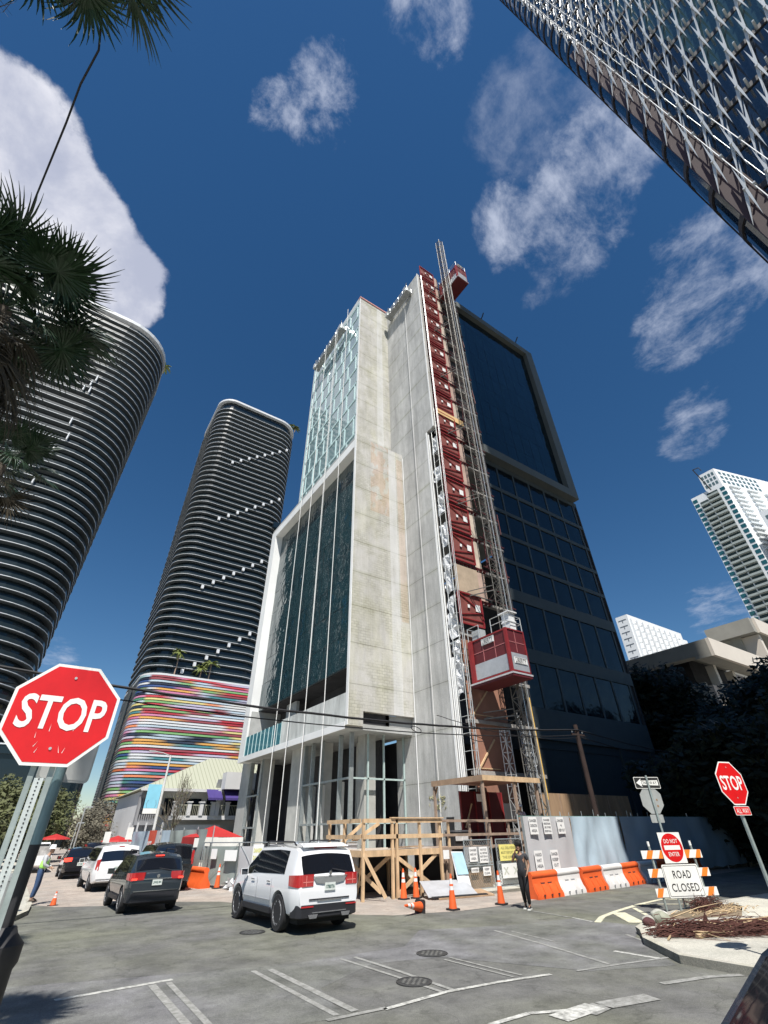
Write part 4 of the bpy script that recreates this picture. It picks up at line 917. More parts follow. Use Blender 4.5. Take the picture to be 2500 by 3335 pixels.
wb(cloth_panel(18.1,16.35,21.35,16.35,.3,2.56,.05,3,nx=20),'grey_fabric',m_gfab,smooth=60); wb(cloth_panel(21.36,16.36,25.4,16.4,.25,2.56,.14,8,nx=34,nz=14,fold=3),'blue_fabric',m_bfab,smooth=60); wb(cloth_panel(25.41,16.4,60,17.5,.2,2.56,.16,12,nx=120,nz=8),'blue_fabric',m_bfab,smooth=60)
for i in range(15):
    x=18.05+i*3.0; wb(MB().cyl((x,16.48+(x-18)*.026,0),(x,16.48+(x-18)*.026,2.75 if i%2 else 2.65),.03,n=6),'fence_post',m_scaf)
for i in range(9):
    x=21.6+i*.95; wb(MB().cyl((x,16.5,2.5),(x+.02,16.5,2.72+.06*(i%3)),.012,n=4),'wire_tie',m_steel)
wb(MB().cyl((18.05,16.48,2.56),(59,17.5,2.56),.022,n=6),'top_rail',mat('green rail',(.10,.22,.18),.6)); wb(MB().box(18.02,18.12,16.25,16.30,.0,2.56),'edge_post',m_steel)
def sheet(par,x,z,w_,h_,lines,y,name='warning_sheet',bgm=m_sheetw,ink=m_ink,loc=True,fs=None):
    b=MB().box(x-w_/2,x+w_/2,y-.006,y,z-h_/2,z+h_/2); o=b.build(name,bgm,par,world=True); o2=MB(); n=len(lines); lh=h_*.86/n
    for i,t in enumerate(lines):
        text_mb(o2,t,lh*.58,min(w_*.84,lh*.52*len(t)),center=(x,y-.009,z+h_*.43-lh*(i+.5)),bold=.03)
    c=o2.build('lettering',ink,None); off=par.location; c.data.transform(M4.Translation(-V(off))); c.parent=o; return o
yF=16.25
sheet(F,18.72,2.22,.52,.62,['DANGER','CONSTRUCTION','AREA'],yF); sheet(F,19.62,2.22,.52,.62,['DANGER','PEDESTRIANS','USE OTHER','SIDEWALK'],yF); sheet(F,20.55,2.22,.5,.62,['DANGER','4','KEEP OUT'],yF)
sheet(F,18.72,1.02,.50,.66,['HARD','HAT','AREA'],yF); sheet(F,19.75,1.02,.50,.66,['DANGER','KEEP','OUT'],yF)
# chain link gate frames with signs, leaning panels
G=thing('mesh_gates','tube framed mesh gates hung with yellow and white notices beside the deck','gate',(16.2,18,0))
def wg(mb,n,m,par=G): return mb.build(n,m,par,world=True)
def meshgrid(x0,x1,y,z0,z1,s=.11):
    b=MB(); x=x0-(z1-z0)
    while x<x1:
        for sg in (0,1):
            pa=[]; xa,xb=(x,x+(z1-z0)) if sg==0 else (x+(z1-z0),x)
            # clip to rectangle
            def pt(t): return (xa+(xb-xa)*t, z0+(z1-z0)*t)
            t0,t1=0,1
            if sg==0: t0=max(0,(x0-x)/(z1-z0)); t1=min(1,(x1-x)/(z1-z0))
            else: t0=max(0,(x+(z1-z0)-x1)/(z1-z0)); t1=min(1,(x+(z1-z0)-x0)/(z1-z0))
            if t1>t0+.01: p,q=pt(t0),pt(t1); b.bar((p[0],y+.002*sg,p[1]),(q[0],y+.002*sg,q[1]),.007)
        x+=s
    return b
for x0,x1 in ((16.15,17.75),(18.05,19.6)):
    b=MB(); 
    for p,q in (((x0,.05),(x0,1.74)),((x1,.05),(x1,1.74)),((x0,1.74),(x1,1.74)),((x0,.95),(x1,.95)),((x0,.86),(x1,.86)),((x0,.1),(x1,.1))): b.cyl((p[0],18,p[1]),(q[0],18,q[1]),.026,n=6)
    b.bar((x0,18.01,.95),(x1,18.01,1.7),.02) if 0 else None
    wg(b,'gate_frame',m_steel); wg(meshgrid(x0,x1,18.0,.1,1.74),'chain_mesh',m_steel)
wg(MB().box(16.2,17.7,18.1,18.16,.12,.7),'plywood_board',m_ply); wg(MB().box(16.2,17.7,18.1,18.13,.75,1.5),'board',m_gfab); wg(MB().box(18.1,19.6,18.1,18.14,.15,.95),'board',m_sheetw)
sheet(G,16.6,1.25,.45,.5,['DANGER','HARD HAT','AREA'],17.96); sheet(G,17.2,1.22,.5,.55,['NOTICE','ALL VISITORS','MUST SIGN IN','AT OFFICE'],17.96); sheet(G,16.62,.72,.42,.16,['AUTHORIZED'],17.96); sheet(G,17.3,.66,.45,.3,['KEEP','CLEAR'],17.96)
sheet(G,18.75,1.26,1.15,.58,['ALL DELIVERIES','MUST REPORT TO','THE OFFICE'],17.96,bgm=m_yel,ink=mat('olive ink',(.35,.33,.12),.8)); sheet(G,18.75,.62,1.1,.5,['X   X'],17.96,ink=mat('pale ink',(.5,.52,.45),.8))
t=thing('leaning_board','tall pale blue and white board leaning against the gates beside the deck','board',(15.85,18.0,0))
MB().slab([(-.32,-.25,.05),(.3,-.3,.02),(.27,.1,1.35),(-.35,.1,1.37)],(0,1,.2),.03).build('board',mat('white laminate',(.72,.74,.75),.5,var=.06),t); MB().slab([(-.30,-.13,.62),(.27,-.17,.62),(.255,.075,1.33),(-.33,.075,1.34)],(0,-1,-.2),.006).build('blue_film',mat('pale blue film',(.40,.60,.70),.4,var=.08),t)
t=thing('board_stack','low stack of grey sheets and plywood leaning on the kerb under the deck','boards',(14.7,17.6,0))
MB().slab([(-1.2,-.35,.07),(.9,-.75,.07),(1.3,.35,.42),(-.9,.55,.46)],(0,.2,1),.03).build('grey_sheet',mat('grey wet board',(.42,.43,.45),.4,var=.15,scale=2),t); MB().slab([(-.9,-.6,.01),(1.6,-.95,.01),(1.7,-.1,.13),(-.6,.3,.13)],(0,.1,1),.04).build('plywood',m_ply,t); MB().slab([(-1.15,-.5,.05),(1.3,-.9,.05),(1.3,-.8,.07),(-1.1,-.4,.07)],(0,.1,1),.03).build('black_edge',m_black,t)
# side street fence
F2=thing('street_fabric_fence','sagging grey fabric fence with one red panel along the side street','fence',(8.1,29,0))
def w2(mb,n,m,smooth=None): return mb.build(n,m,F2,world=True,smooth=smooth)
w2(cloth_panel(8.3,29.2,8.6,38.0,.05,2.32,.22,31,nx=30,nz=12,fold=2),'grey_fabric',m_green,60); w2(cloth_panel(8.6,38.0,8.6,41.2,.05,2.35,.15,32,nx=12),'blue_fabric',m_bfab,60); w2(cloth_panel(8.6,41.2,8.6,42.4,.05,2.35,.1,33,nx=8),'grey_fabric',m_gfab,60)
w2(cloth_panel(8.6,42.4,8.6,44.8,.05,2.38,.06,34,nx=8),'red_panel',mat('red banner fabric',(.55,.08,.04),.7),60); w2(cloth_panel(8.6,44.8,8.6,52,.05,2.35,.15,35,nx=24),'grey_fabric',m_bfab,60)
for i in range(8): w2(MB().cyl((8.75,29.2+i*3.1,0),(8.75,29.2+i*3.1,2.45),.03,n=6),'fence_post',m_scaf)
lt=MB(); text_mb(lt,'YAY' if 0 else '007',.5,1.5,center=(8.48,43.6,1.5),ax=(0,-1,0),bold=.03); c=lt.build('lettering',m_sheetw,F2,world=True)
F3=thing('corner_mesh_fence','silvery mesh fence panels with a yellow lettered sign behind the white car','fence',(9,27,0))
def w3(mb,n,m,smooth=None): return mb.build(n,m,F3,world=True,smooth=smooth)
pts=[(8.3,29.0),(8.45,28.4),(9.25,26.4),(10.0,24.6),(11.0,22.6),(12.2,20.2)]
for i,(a,b_) in enumerate(zip(pts[:-1],pts[1:])):
    b=MB(); h=1.75
    for x,y in (a,b_): b.cyl((x,y,0),(x,y,h),.03,n=6)
    for z in (.1,h): b.cyl((*a,z),(*b_,z),.025,n=6)
    b.cyl((*a,.1),(*b_,h),.012,n=5) if i%2 else b.cyl((*a,h),(*b_,.1),.012,n=5)
    w3(b,'gate_frame',m_steel)
    w3(cloth_panel(a[0]+.06,a[1]+.03,b_[0]+.06,b_[1]+.03,.12,1.6 if i<3 else 1.7,.06,50+i,nx=10),'fabric',m_green if i<2 else m_gfab,60)
for (x,y,w_,h_,z,tx,mm) in ((9.05,26.72,.8,.42,1.25,['NO TRESPASSING'],m_sheetw),(8.6,27.9,.4,.4,1.3,['NO','ENTRY'],m_sheetw)):
    d=V((.43,-.9,0)).normalized(); nn=V((-.9,-.43,0)).normalized(); q=V((x,y,z))+nn*.06
    b=MB(); b.slab([q-d*w_/2-V((0,0,h_/2)),q+d*w_/2-V((0,0,h_/2)),q+d*w_/2+V((0,0,h_/2)),q-d*w_/2+V((0,0,h_/2))],tuple(nn),.006); o=w3(b,'notice',mm)
d=V((.45,-.89,0)).normalized(); nn=V((-.89,-.45,0)).normalized()
q=V((9.75,25.0,1.0))+nn*.08; b=MB(); b.slab([q-d*.32-V((0,0,.72)),q+d*.32-V((0,0,.72)),q+d*.32+V((0,0,.68)),q-d*.32+V((0,0,.68))],tuple(nn),.006); o=w3(b,'yellow_lettered_sign',m_sheetw)
b=MB()
for i,tx in enumerate(['DANGER','DANGER','KEEP','OUT']): text_mb(b,tx,.16,.5,center=q+nn*.012+V((0,0,.45-.27*i)),ax=tuple(d),bold=.03)
c=b.build('lettering',mat('olive yellow ink',(.62,.60,.12),.7),None); c.data.transform(M4.Translation(-V((9,27,0)))); c.parent=o
t=thing('plastic_heap','crumpled clear plastic and sandbags lying at the foot of the mesh gates','plastic sheeting',(9.0,26.1,0))
crumple(0,-.9,.9,.02,.35,9,3,.22,3).build('plastic',m_sheet,t); crumple(.3,-.3,.9,.02,.22,7,3,.2,4).build('plastic',m_sheet,t)
# ================================================================ timber deck, canopy
K_=thing('timber_deck','raw timber deck on braced legs with guard rails in front of the concrete tower','timber deck',(12.7,18.4,0))
def wk(mb,n,m,par=K_): return mb.build(n,m,par,world=True)
wk(MB().box(11.35,15.3,18.5,21.2,1.44,1.5),'floor',m_deck); wk(MB().box(11.35,15.3,18.44,18.49,1.3,1.5),'fascia',m_lum); wk(MB().box(11.29,11.34,18.44,21.2,1.3,1.5),'fascia',m_lum); wk(MB().box(15.31,22.6,18.9,21.2,1.42,1.48),'floor',m_lumo)
posts=[(11.35,18.4),(12.7,18.38),(14.1,18.4),(15.2,18.42),(11.3,19.8),(11.3,21.1),(12.9,18.36)]
for i,(x,y) in enumerate(posts): wk(MB().box(x-.05,x+.05,y-.05,y+.045,0,2.5),'post',m_lum)
for x,y in ((12.4,20.6),(14.2,20.9),(15.2,20.9),(13.3,21.1)): wk(MB().box(x-.05,x+.05,y-.05,y+.05,0,1.43),'post',m_lum)
for z in (1.93,2.45):
    wk(MB().box(11.3,15.3,18.31,18.345,z-.07,z+.07),'rail',m_lum); wk(MB().box(11.2,11.235,18.4,21.2,z-.07,z+.07),'rail',m_lum); wk(MB().box(15.3,22.9,18.8,18.835,z-.05,z+.05),'rail',m_lumo)
wk(MB().box(12.6,15.35,18.25,18.40,2.53,2.57),'top_rail',m_lum)
for i in range(6): x=16.1+i*1.28; wk(MB().box(x-.045,x+.045,18.84,18.93,.0 if i==0 else 1.4,2.5),'rail_post',m_lumo if i else m_lum)
for p,q in (((12.8,18.45,1.35),(15.1,18.5,.1)),((15.0,18.5,1.3),(13.0,18.5,.1)),((12.65,18.5,1.3),(12.1,20.4,.15)),((11.4,18.6,1.3),(12.1,20.0,.05)),((11.35,18.35,1.4),(12.1,18.0,.1)),((11.3,19.9,1.35),(12.3,18.6,.2)),((14.1,18.6,.15),(14.15,20.8,1.3)),((11.4,20.9,1.45),(12.7,20.5,2.45)),((11.9,20.95,1.5),(13.6,20.7,2.4))):
    wk(MB().bar(p,q,.04,.13),'brace',m_lum)
for i in range(6): wk(MB().box(15.35+i*.12,15.42+i*.12,18.6+.05*(i%2),18.68+.05*(i%2),0,1.25-.04*(i%3)),'slat',m_lumo)
wk(MB().box(15.25,16.1,18.75,18.8,1.2,1.5),'fascia',m_lumo); wk(MB().box(15.3,15.62,18.38,18.39,1.12,1.42),'notice',m_sheetw)
wk(MB().box(12.2,15.2,21.0,21.04,.0,1.4),'back_panel',m_dark_in); wk(MB().box(16,22.6,21.3,21.35,0,1.4),'back_panel',m_dark_in)
wk(MB().bar((11.0,20.5,.1),(12.4,20.5,1.5),.05,.2),'stair_stringer',m_lum); wk(MB().bar((12.9,18.7,1.55),(15,19.6,1.56),.4,.03),'loose_sheet',m_ply)
t=thing('tool_chest','black upright chest of gear standing on the far end of the timber deck','tool chest',(18.2,20.6,1.48)); MB().box(-.6,.6,-.3,.3,0,.55).build('box',m_black,t); MB().box(-.62,.62,-.32,.32,.56,.62).build('lid',mat('dark grey lid',(.10,.10,.11),.5),t); MB().box(-.5,.3,-.36,-.33,.2,.45).build('cloth',mat('pale rag',(.5,.5,.5),.8,var=.3,scale=6),t)
K2=thing('plywood_canopy','square plywood canopy on timber posts sheltering the foot of the hoist','canopy',(18.7,19,0))
def w4_(mb,n,m): return mb.build(n,m,K2,world=True)
w4_(MB().box(18.7,22.9,19.0,23.0,4.30,4.36),'roof_sheet',m_lumo); w4_(MB().box(18.66,22.94,18.95,19.0,4.13,4.36),'fascia',m_lum); w4_(MB().box(18.62,18.66,18.95,23.0,4.10,4.36),'fascia',mat('brown lumber',(.34,.23,.15),.8,var=.2)); w4_(MB().box(18.75,22.85,19.05,22.95,4.24,4.29),'soffit',m_plyred)
for x,y in ((18.72,19.08),(21.0,19.08),(22.84,19.2),(18.74,22.9)): w4_(MB().box(x-.06,x+.06,y-.06,y+.06,0,4.12),'post',m_lumo)
for x,y in ((18.74,22.9),(21.0,19.15),(22.8,19.3)): w4_(MB().bar((x,y,3.6),(x+.25,y+.02,4.1),.05,.09),'knee_brace',m_lum)
w4_(MB().box(20.3,20.75,21.2,21.23,3.35,3.7),'notice',m_sheetw)
t=thing('plywood_hoarding','plain plywood hoarding half in sun right of the timber canopy','hoarding',(25.2,21,0)); MB().box(0,9,0,.06,0,3.85).build('board',m_ply,t)
for i in range(7): MB().box(.5+i*1.22,.54+i*1.22,-.02,-.001,0,3.85).build('batten',m_lumo,t)
MB().box(0,9,-.03,-.021,2.4,2.44).build('batten',m_lumo,t)
t=thing('ground_gate_red','dark red steel landing gate under the canopy at the foot of the hoist','gate',(21.5,22.4,0)); MB().box(-1.4,1.9,0,.06,1.5,3.9).build('panel',m_redin,t)
for x in (-1.4,-.3,.8,1.85): MB().box(x,x+.07,-.06,-.001,1.5,3.9).build('bar',m_red,t)
MB().bar((-1.2,-.08,2.2),(-.6,-.08,3.3),.06).build('brace',m_lum,t)
# ================================================================ vehicles
def interp(tab,x):
    if x<=tab[0][0]: return tab[0][1]
    for (a,va),(b,vb) in zip(tab[:-1],tab[1:]):
        if x<=b:
            t=(x-a)/(b-a) if b>a else 0; return va+(vb-va)*t
    return tab[-1][1]
m_tyre=mat('tyre rubber',(.02,.02,.022),.85,var=.1,scale=8); m_rim=mat('alloy rim',(.52,.53,.55),.35,metal=.35,var=.05); m_glassc=glass('tinted car glass',(.008,.009,.012),.04,spec=1.); m_trim=mat('black plastic trim',(.02,.02,.024),.5,var=.1); m_chrome=mat('chrome trim',(.60,.61,.63),.15,metal=1,var=0)
m_tl=mat('red tail lamp',(.42,.012,.015),.12,var=.15,scale=9,spec=.8,coat=.6); m_plate=mat('number plate',(.62,.66,.62),.5,var=.1,scale=20); m_under=mat('car underbody',(.012,.012,.012),.9,var=0)
m_tlon=mat('lit brake lamp',(1.0,.05,.03),.3,var=0,emit=1.6)
def paint_mat_car(n,c,rough=.22,metal=.0): return mat(n,c,rough,metal=metal,var=.03,scale=.6,coat=.8,spec=.5)
def car(name,label,L_,Wd,H_,wb,col,top,belt_z,zb=.32,kind='suv',roof_in=.17,rear_over=None,group='cars in the street',lit=False,rails=False,wheel_r=.36,detail=True,plate='F 70B 4TK',mirror=True,black_low=True):
    """heading +y, origin on the ground in the middle of the car; top = [(y, z)] silhouette from tail to nose"""
    c=thing(name,label,'car',group=group); yr=-L_/2; ro=rear_over if rear_over else (L_-wb)/2; ya_r=yr+ro; ya_f=ya_r+wb
    NS=54; ys=[yr+L_*(.5-.5*math.cos(PI*i/(NS-1))) if 0 else yr+L_*i/(NS-1) for i in range(NS)]
    extra=[yr+.02,yr+.05,yr+.1,-yr-.03,-yr-.08]; ys=sorted(set(ys+extra+[t[0] for t in top if yr<t[0]<-yr]))
    def wid(y):
        d0=y-yr; d1=-yr-y; w=Wd/2
        if d0<.45: w*=1-.135*(1-d0/.45)**2.2
        if d1<.9: w*=1-.22*(1-d1/.9)**2
        return w
    def belt(y): return interp(belt_z,y) if isinstance(belt_z,list) else belt_z
    n1,n2,n3=7,5,5; rings=[]
    for y in ys:
        w=wid(y); zt=interp(top,y); bz=min(belt(y),zt-.02); g=max(0,min(1,(zt-bz)/(H_-belt(0)))) ; wr=w-roof_in*g*1.0-.02
        d0=y-yr; zbb=zb+ (.10*(1-d0/.35) if d0<.35 else 0)+(.06 if -yr-y<.4 else 0)
        P=[(w-.12,zbb)]
        for k in range(n1):
            t=k/(n1-1); z=zbb+.04+(bz-zbb-.04)*t; bulge=.035*math.sin(PI*min(1,t*1.05)); tuck=.035*(1-t)**3
            P.append((w-.03+bulge-tuck-(.015 if t>.95 else 0),z))
        for k in range(1,n2+1):
            t=k/n2; P.append((w-.045+(wr-.03-(w-.045))*(t**1.15),bz+(zt-.06*g-.01-bz)*t))
        for k in range(1,n3+1):
            t=k/n3; P.append(((wr-.03)*(1-t),zt-.06*g*(1-t)**2-.01*(1-t)+.015*math.sin(t*PI/2)*(1 if g<.2 else .6)))
        rings.append(P)
    npnt=len(rings[0]); vs=[];full=[]
    for y,P in zip(ys,rings):
        ring=[(x,y,z) for x,z in P]+[(-x,y,z) for x,z in P[-2::-1]]; full.append(ring); vs+=ring
    m=len(full[0]); fs=[]
    for i in range(len(ys)-1):
        for k in range(m-1): fs.append((i*m+k,i*m+k+1,(i+1)*m+k+1,(i+1)*m+k))
        fs.append((i*m+m-1,i*m,(i+1)*m,(i+1)*m+m-1))
    # end caps as bands between mirrored points
    for base in (0,(len(ys)-1)*m):
        for k in range(npnt-2):
            a,b,c2,d=base+k,base+k+1,base+m-2-k,base+m-1-k; fs.append((a,b,c2,d))
        fs.append((base+npnt-2,base+npnt-1,base+npnt))
    body=MB().add(vs,fs); me=body.mesh('body',col); o=bpy.data.objects.new('body',me); C.objects.link(o)
    cut=MB()
    for y in (ya_r,ya_f): cut.cyl((-Wd,y,wheel_r),(Wd,y,wheel_r),wheel_r+.065,n=28)
    for y in (ya_r,ya_f): pass
    cm=cut.mesh('cut',col); co=bpy.data.objects.new('cut',cm); C.objects.link(co)
    md=o.modifiers.new('b','BOOLEAN'); md.operation='DIFFERENCE'; md.object=co; md.solver='EXACT'
    bpy.context.view_layer.update(); ev=o.evaluated_get(bpy.context.evaluated_depsgraph_get()); nm=bpy.data.meshes.new_from_object(ev); o.modifiers.clear()
    if len(nm.polygons)>100: o.data=nm
    bpy.data.objects.remove(co); o.data.polygons.foreach_set('use_smooth',[True]*len(o.data.polygons)); o.data.set_sharp_from_angle(angle=R(28)); o.parent=c
    def P_(mb,n,m_,par=None,sm=None): return mb.build(n,m_,par or c,smooth=sm)
    # glazing laid 5 mm proud of the shell
    def shell(i0,i1,k0,k1,off,mirror_=True):
        b=MB()
        for s in ((1,-1) if mirror_ else (1,)):
            idx={}
            V_=[];F_=[]
            for i in range(i0,i1+1):
                for k in range(k0,k1+1):
                    p=V(rings[i][k][:1]+(ys[i],)+rings[i][k][1:]) if 0 else V((rings[i][k][0],ys[i],rings[i][k][1]))
                    a=V((rings[i][min(k+1,npnt-1)][0],ys[i],rings[i][min(k+1,npnt-1)][1]))-V((rings[i][max(k-1,0)][0],ys[i],rings[i][max(k-1,0)][1]))
                    j0,j1=max(i-1,0),min(i+1,len(ys)-1); e=V((rings[j1][k][0],ys[j1],rings[j1][k][1]))-V((rings[j0][k][0],ys[j0],rings[j0][k][1]))
                    nn=a.cross(e); nn.normalize() if nn.length>0 else None
                    if nn.x<0 and k<n1+n2: nn=-nn
                    if k>=n1+n2 and nn.z<0: nn=-nn
                    q=p+nn*off; idx[(i,k)]=len(V_); V_.append((q.x*s,q.y,q.z))
            for i in range(i0,i1):
                for k in range(k0,k1): F_.append((idx[i,k],idx[i+1,k],idx[i+1,k+1],idx[i,k+1]))
            b.add(V_,F_)
        return b
    def near(y): return min(range(len(ys)),key=lambda i:abs(ys[i]-y))
    tops=[t for t in top]
    roof=[t for t in top if t[1]>H_-.09]; yra,yrf=roof[0][0],roof[-1][0]
    glass_r0=[t for t in top if t[0]<0 and t[1]<belt(t[0])+.14][-1]; glass_f0=[t for t in top if t[0]>yrf and t[1]<belt(t[0])+.3][0]; gr1=[t for t in top if t[1]>H_-.16][0][0]
    kb=n1+0; kr=n1+n2
    # side windows: between belt ring and roof edge
    i0=near(yra+ (.12 if kind!='van' else .05)); i1=near(glass_f0[0]-.16)
    def win(i0,i1,nm='side_window'):
        b=MB()
        for s in (1,-1):
            V_=[];F_=[];n_=0
            for i in range(i0,i1+1):
                lo=V((rings[i][kb][0],ys[i],rings[i][kb][1])); hi=V((rings[i][kr-0][0],ys[i],rings[i][kr][1])); 
                h_=hi.z-lo.z; t0=.10; t1=.90
                for t in (t0,.35,.65,t1):
                    f=(t)*(n2); k=min(int(f),n2-1); u=f-k; A=rings[i][kb+k];B_=rings[i][kb+k+1]; x=A[0]+(B_[0]-A[0])*u; z=A[1]+(B_[1]-A[1])*u; V_.append((s*(x+.008),ys[i],z+.002))
            m_=i1-i0+1
            for i in range(m_-1):
                for k in range(3): F_.append((i*4+k,(i+1)*4+k,(i+1)*4+k+1,i*4+k+1))
            b.add(V_,F_)
        return b
    if kind=='suv': P_(win(near(yra+.28),i1),'side_window',m_glassc,sm=40)
    else: P_(win(i0,i1),'side_window',m_glassc,sm=40)
    # front windscreen and rear window follow the sloping top
    b=MB(); kk=npnt-1
    def sl(y0,y1,name):
        i0,i1=sorted((near(y0),near(y1))); bb=MB(); V_=[];F_=[];K=list(range(kr,npnt))
        for i in range(i0,i1+1):
            row=[(rings[i][k][0]*(.93 if k==kr else 1),rings[i][k][1]) for k in K]; row=row+[(-x,z) for x,z in row[-2::-1]]
            sg=-1 if y0<0 else 1
            for x,z in row: V_.append((x,ys[i]+sg*.010,z+.006))
        m_=len(row)
        for i in range(i1-i0):
            for k in range(m_-1): F_.append((i*m_+k,i*m_+k+1,(i+1)*m_+k+1,(i+1)*m_+k))
        return P_(bb.add(V_,F_),name,m_glassc,sm=40)
    sl(glass_r0[0]+.012,gr1-.03,'rear_window'); sl(yrf+.05,glass_f0[0]-.04,'windscreen')
    # wheels
    for y in (ya_r,ya_f):
        for s in (1,-1):
            x=s*(Wd/2-.125); r=wheel_r
            w=MB().lathe([(r*.66,-.11),(r*.93,-.115),(r,-.085),(r,.085),(r*.93,.115),(r*.66,.11)],28,axis='x',c=(x,y,r)); t_=P_(w,'wheel',m_tyre,sm=35)
            ri=MB(); xo=x+s*.085; ri.lathe([(r*.68,-.03),(r*.68,.035),(r*.60,.035),(r*.60,-.03)],28,axis='x',c=(xo,y,r),cap=False); ri.lathe([(.001,-.01),(.07,-.01),(.06,.03),(.001,.03)],14,axis='x',c=(xo,y,r))
            for q in range(10):
                a=2*PI*q/10; ri.bar((xo,y+.05*math.cos(a),r+.05*math.sin(a)),(xo+s*.012,y+r*.64*math.cos(a+.1*(1 if q%2 else -1)),r+r*.64*math.sin(a+.1*(1 if q%2 else -1))),.032,.03,up=(1,0,0))
            P_(ri,'rim',m_rim,t_); P_(MB().lathe([(.001,-.02),(r*.6,-.02),(r*.6,-.01),(.001,-.01)],20,axis='x',c=(x+s*.01,y,r)),'brake_disc',m_under,t_)
    b=MB().box(-Wd/2+.22,Wd/2-.22,yr+.25,-yr-.3,.2,zb+.12); P_(b,'underbody',m_under)
    # lower cladding
    w=wid(yr+.05)
    if black_low:
        path=[(-.94*Wd/2,yr+.35),(-.90*Wd/2,yr+.1),(-.80*Wd/2,yr-.015),(.80*Wd/2,yr-.015),(.90*Wd/2,yr+.1),(.94*Wd/2,yr+.35)]
        b=MB()
        for (x0,y0),(x1,y1) in zip(path[:-1],path[1:]): b.add([(x0,y0,zb-.02),(x1,y1,zb-.02),(x1,y1,zb+.22),(x0,y0,zb+.22),(x0*.9,y0+.1,zb-.06),(x1*.9,y1+.1,zb-.06),(x1*.96,y1+.05,zb+.24),(x0*.96,y0+.05,zb+.24)],[(0,1,2,3),(4,7,6,5),(3,2,6,7),(0,4,5,1)])
        P_(b,'rear_bumper_cladding',m_trim)
        b=MB()
        for s in (1,-1): b.box(s*(Wd/2-.07),s*(Wd/2+.005),ya_r+wheel_r+.1,ya_f-wheel_r-.1,zb-.03,zb+.09)
        P_(b,'sill',m_trim)
    if mirror:
        for s in (1,-1):
            b=MB(); y=glass_f0[0]-.38; z=belt(y)+.07; x=s*(Wd/2+.12); b.add([(x-s*.11,y-.04,z-.07),(x+s*.12,y-.04,z-.06),(x+s*.13,y-.04,z+.10),(x-s*.10,y-.04,z+.10),(x-s*.06,y+.13,z-.05),(x+s*.08,y+.12,z-.03),(x+s*.09,y+.12,z+.07),(x-s*.05,y+.12,z+.07)],[(0,3,2,1),(4,5,6,7),(0,1,5,4),(1,2,6,5),(2,3,7,6),(3,0,4,7)]); b.bar((x-s*.05,y+.05,z-.04),(s*(Wd/2-.06),y+.12,z-.07),.05)
            q=P_(b,'door_mirror',col,sm=30); P_(MB().add([(x-s*.09,y-.046,z-.05),(x+s*.10,y-.046,z-.045),(x+s*.11,y-.046,z+.085),(x-s*.08,y-.046,z+.085)],[(0,1,2,3)]),'mirror_glass',m_glassc,q)
    if rails:
        for s in (1,-1):
            x=s*(Wd/2-roof_in-.10); b=MB().tube([(x,yra+.15,H_-.03),(x,yra+.3,H_+.045),(x,0,H_+.055),(x,yrf-.2,H_+.03),(x,yrf-.05,H_-.06)],.022,6); P_(b,'roof_rail',m_trim)
    b=MB().box(-.17,.17,yr-.022,yr-.008,.80 if kind!='sedan' else .6,.95 if kind!='sedan' else .74); c['_pz']=0
    c.pop('_pz') if '_pz' in c else None
    return c,P_,wid,yr
def lamp_band(P_,wid,yr,z0,z1,x_in,y_out,m_,name='tail_lamp',par=None,off=.014,shape=1.):
    out=[]
    for s in (1,-1):
        pth=[(x_in,yr-off)]; ww=wid(yr)
        pth+=[(ww-.05,yr-off),(ww-.005,yr+.012)]
        y=yr+.05
        while y<yr+y_out: pth.append((wid(y)-.018+.03+off*.3,y)); y+=.07
        pth.append((wid(yr+y_out)+.012+off*.3,yr+y_out))
        b=MB(); n=len(pth); V_=[]
        for i,(x,y) in enumerate(pth):
            t=i/(n-1); zz0=z0+(z1-z0)*.12*abs(2*t-.7)*shape; zz1=z1-(z1-z0)*.10*t*shape
            V_+= [(s*x,y,zz0),(s*x,y,zz1),(s*(x-.03),y+.03,zz1),(s*(x-.03),y+.03,zz0)]
        F_=[(i*4+k,(i+1)*4+k,(i+1)*4+(k+1)%4,i*4+(k+1)%4) for i in range(n-1) for k in range(4)]+[(0,1,2,3),(n*4-4,n*4-1,n*4-2,n*4-3)]
        out.append(P_(b.add(V_,F_),name,m_,par,sm=30))
    return out
def plate(P_,yr,z,txt,w_=.32,h_=.16,x=0,y_off=-.03):
    o=P_(MB().box(x-w_/2,x+w_/2,yr+y_off,yr+y_off+.012,z-h_/2,z+h_/2),'number_plate',m_plate); b=MB(); text_mb(b,txt,h_*.45,w_*.8,center=(x,yr+y_off-.003,z),bold=.03); P_(b,'plate_number',mat('plate green ink',(.05,.12,.10),.6,var=0),o)
# ---- white SUV
W_=paint_mat_car('white car paint',(.78,.79,.80))
top=[(-2.5,1.02),(-2.48,1.12),(-2.44,1.19),(-2.16,1.72),(-1.95,1.80),(-1.0,1.84),(.35,1.80),(1.18,1.22),(1.5,1.14),(2.1,1.03),(2.4,.92),(2.5,.70)]
belt_=[(-2.5,1.13),(-1.5,1.12),(1.1,1.06),(2.45,.8)]
c,P_,wid,yr=car('white_suv','large white sport utility car with red tail lamps waiting nearest the timber deck',5.0,1.99,1.84,2.95,W_,top,belt_,zb=.36,rails=True,wheel_r=.39)
c.location=(7.38,16.25,0); c.rotation_euler=(0,0,R(91.5-90))
tl=lamp_band(P_,wid,yr,.93,1.20,.50,.42,m_tl)
b=MB(); 
for s in (1,-1): b.box(s*.52,s*(wid(yr)-.06),yr-.02,yr-.0165,1.035,1.05); b.box(s*.70,s*.715,yr-.02,yr-.0165,.96,1.18)
P_(b,'lamp_divider',mat('pale red lens',(.75,.25,.22),.3,var=0))
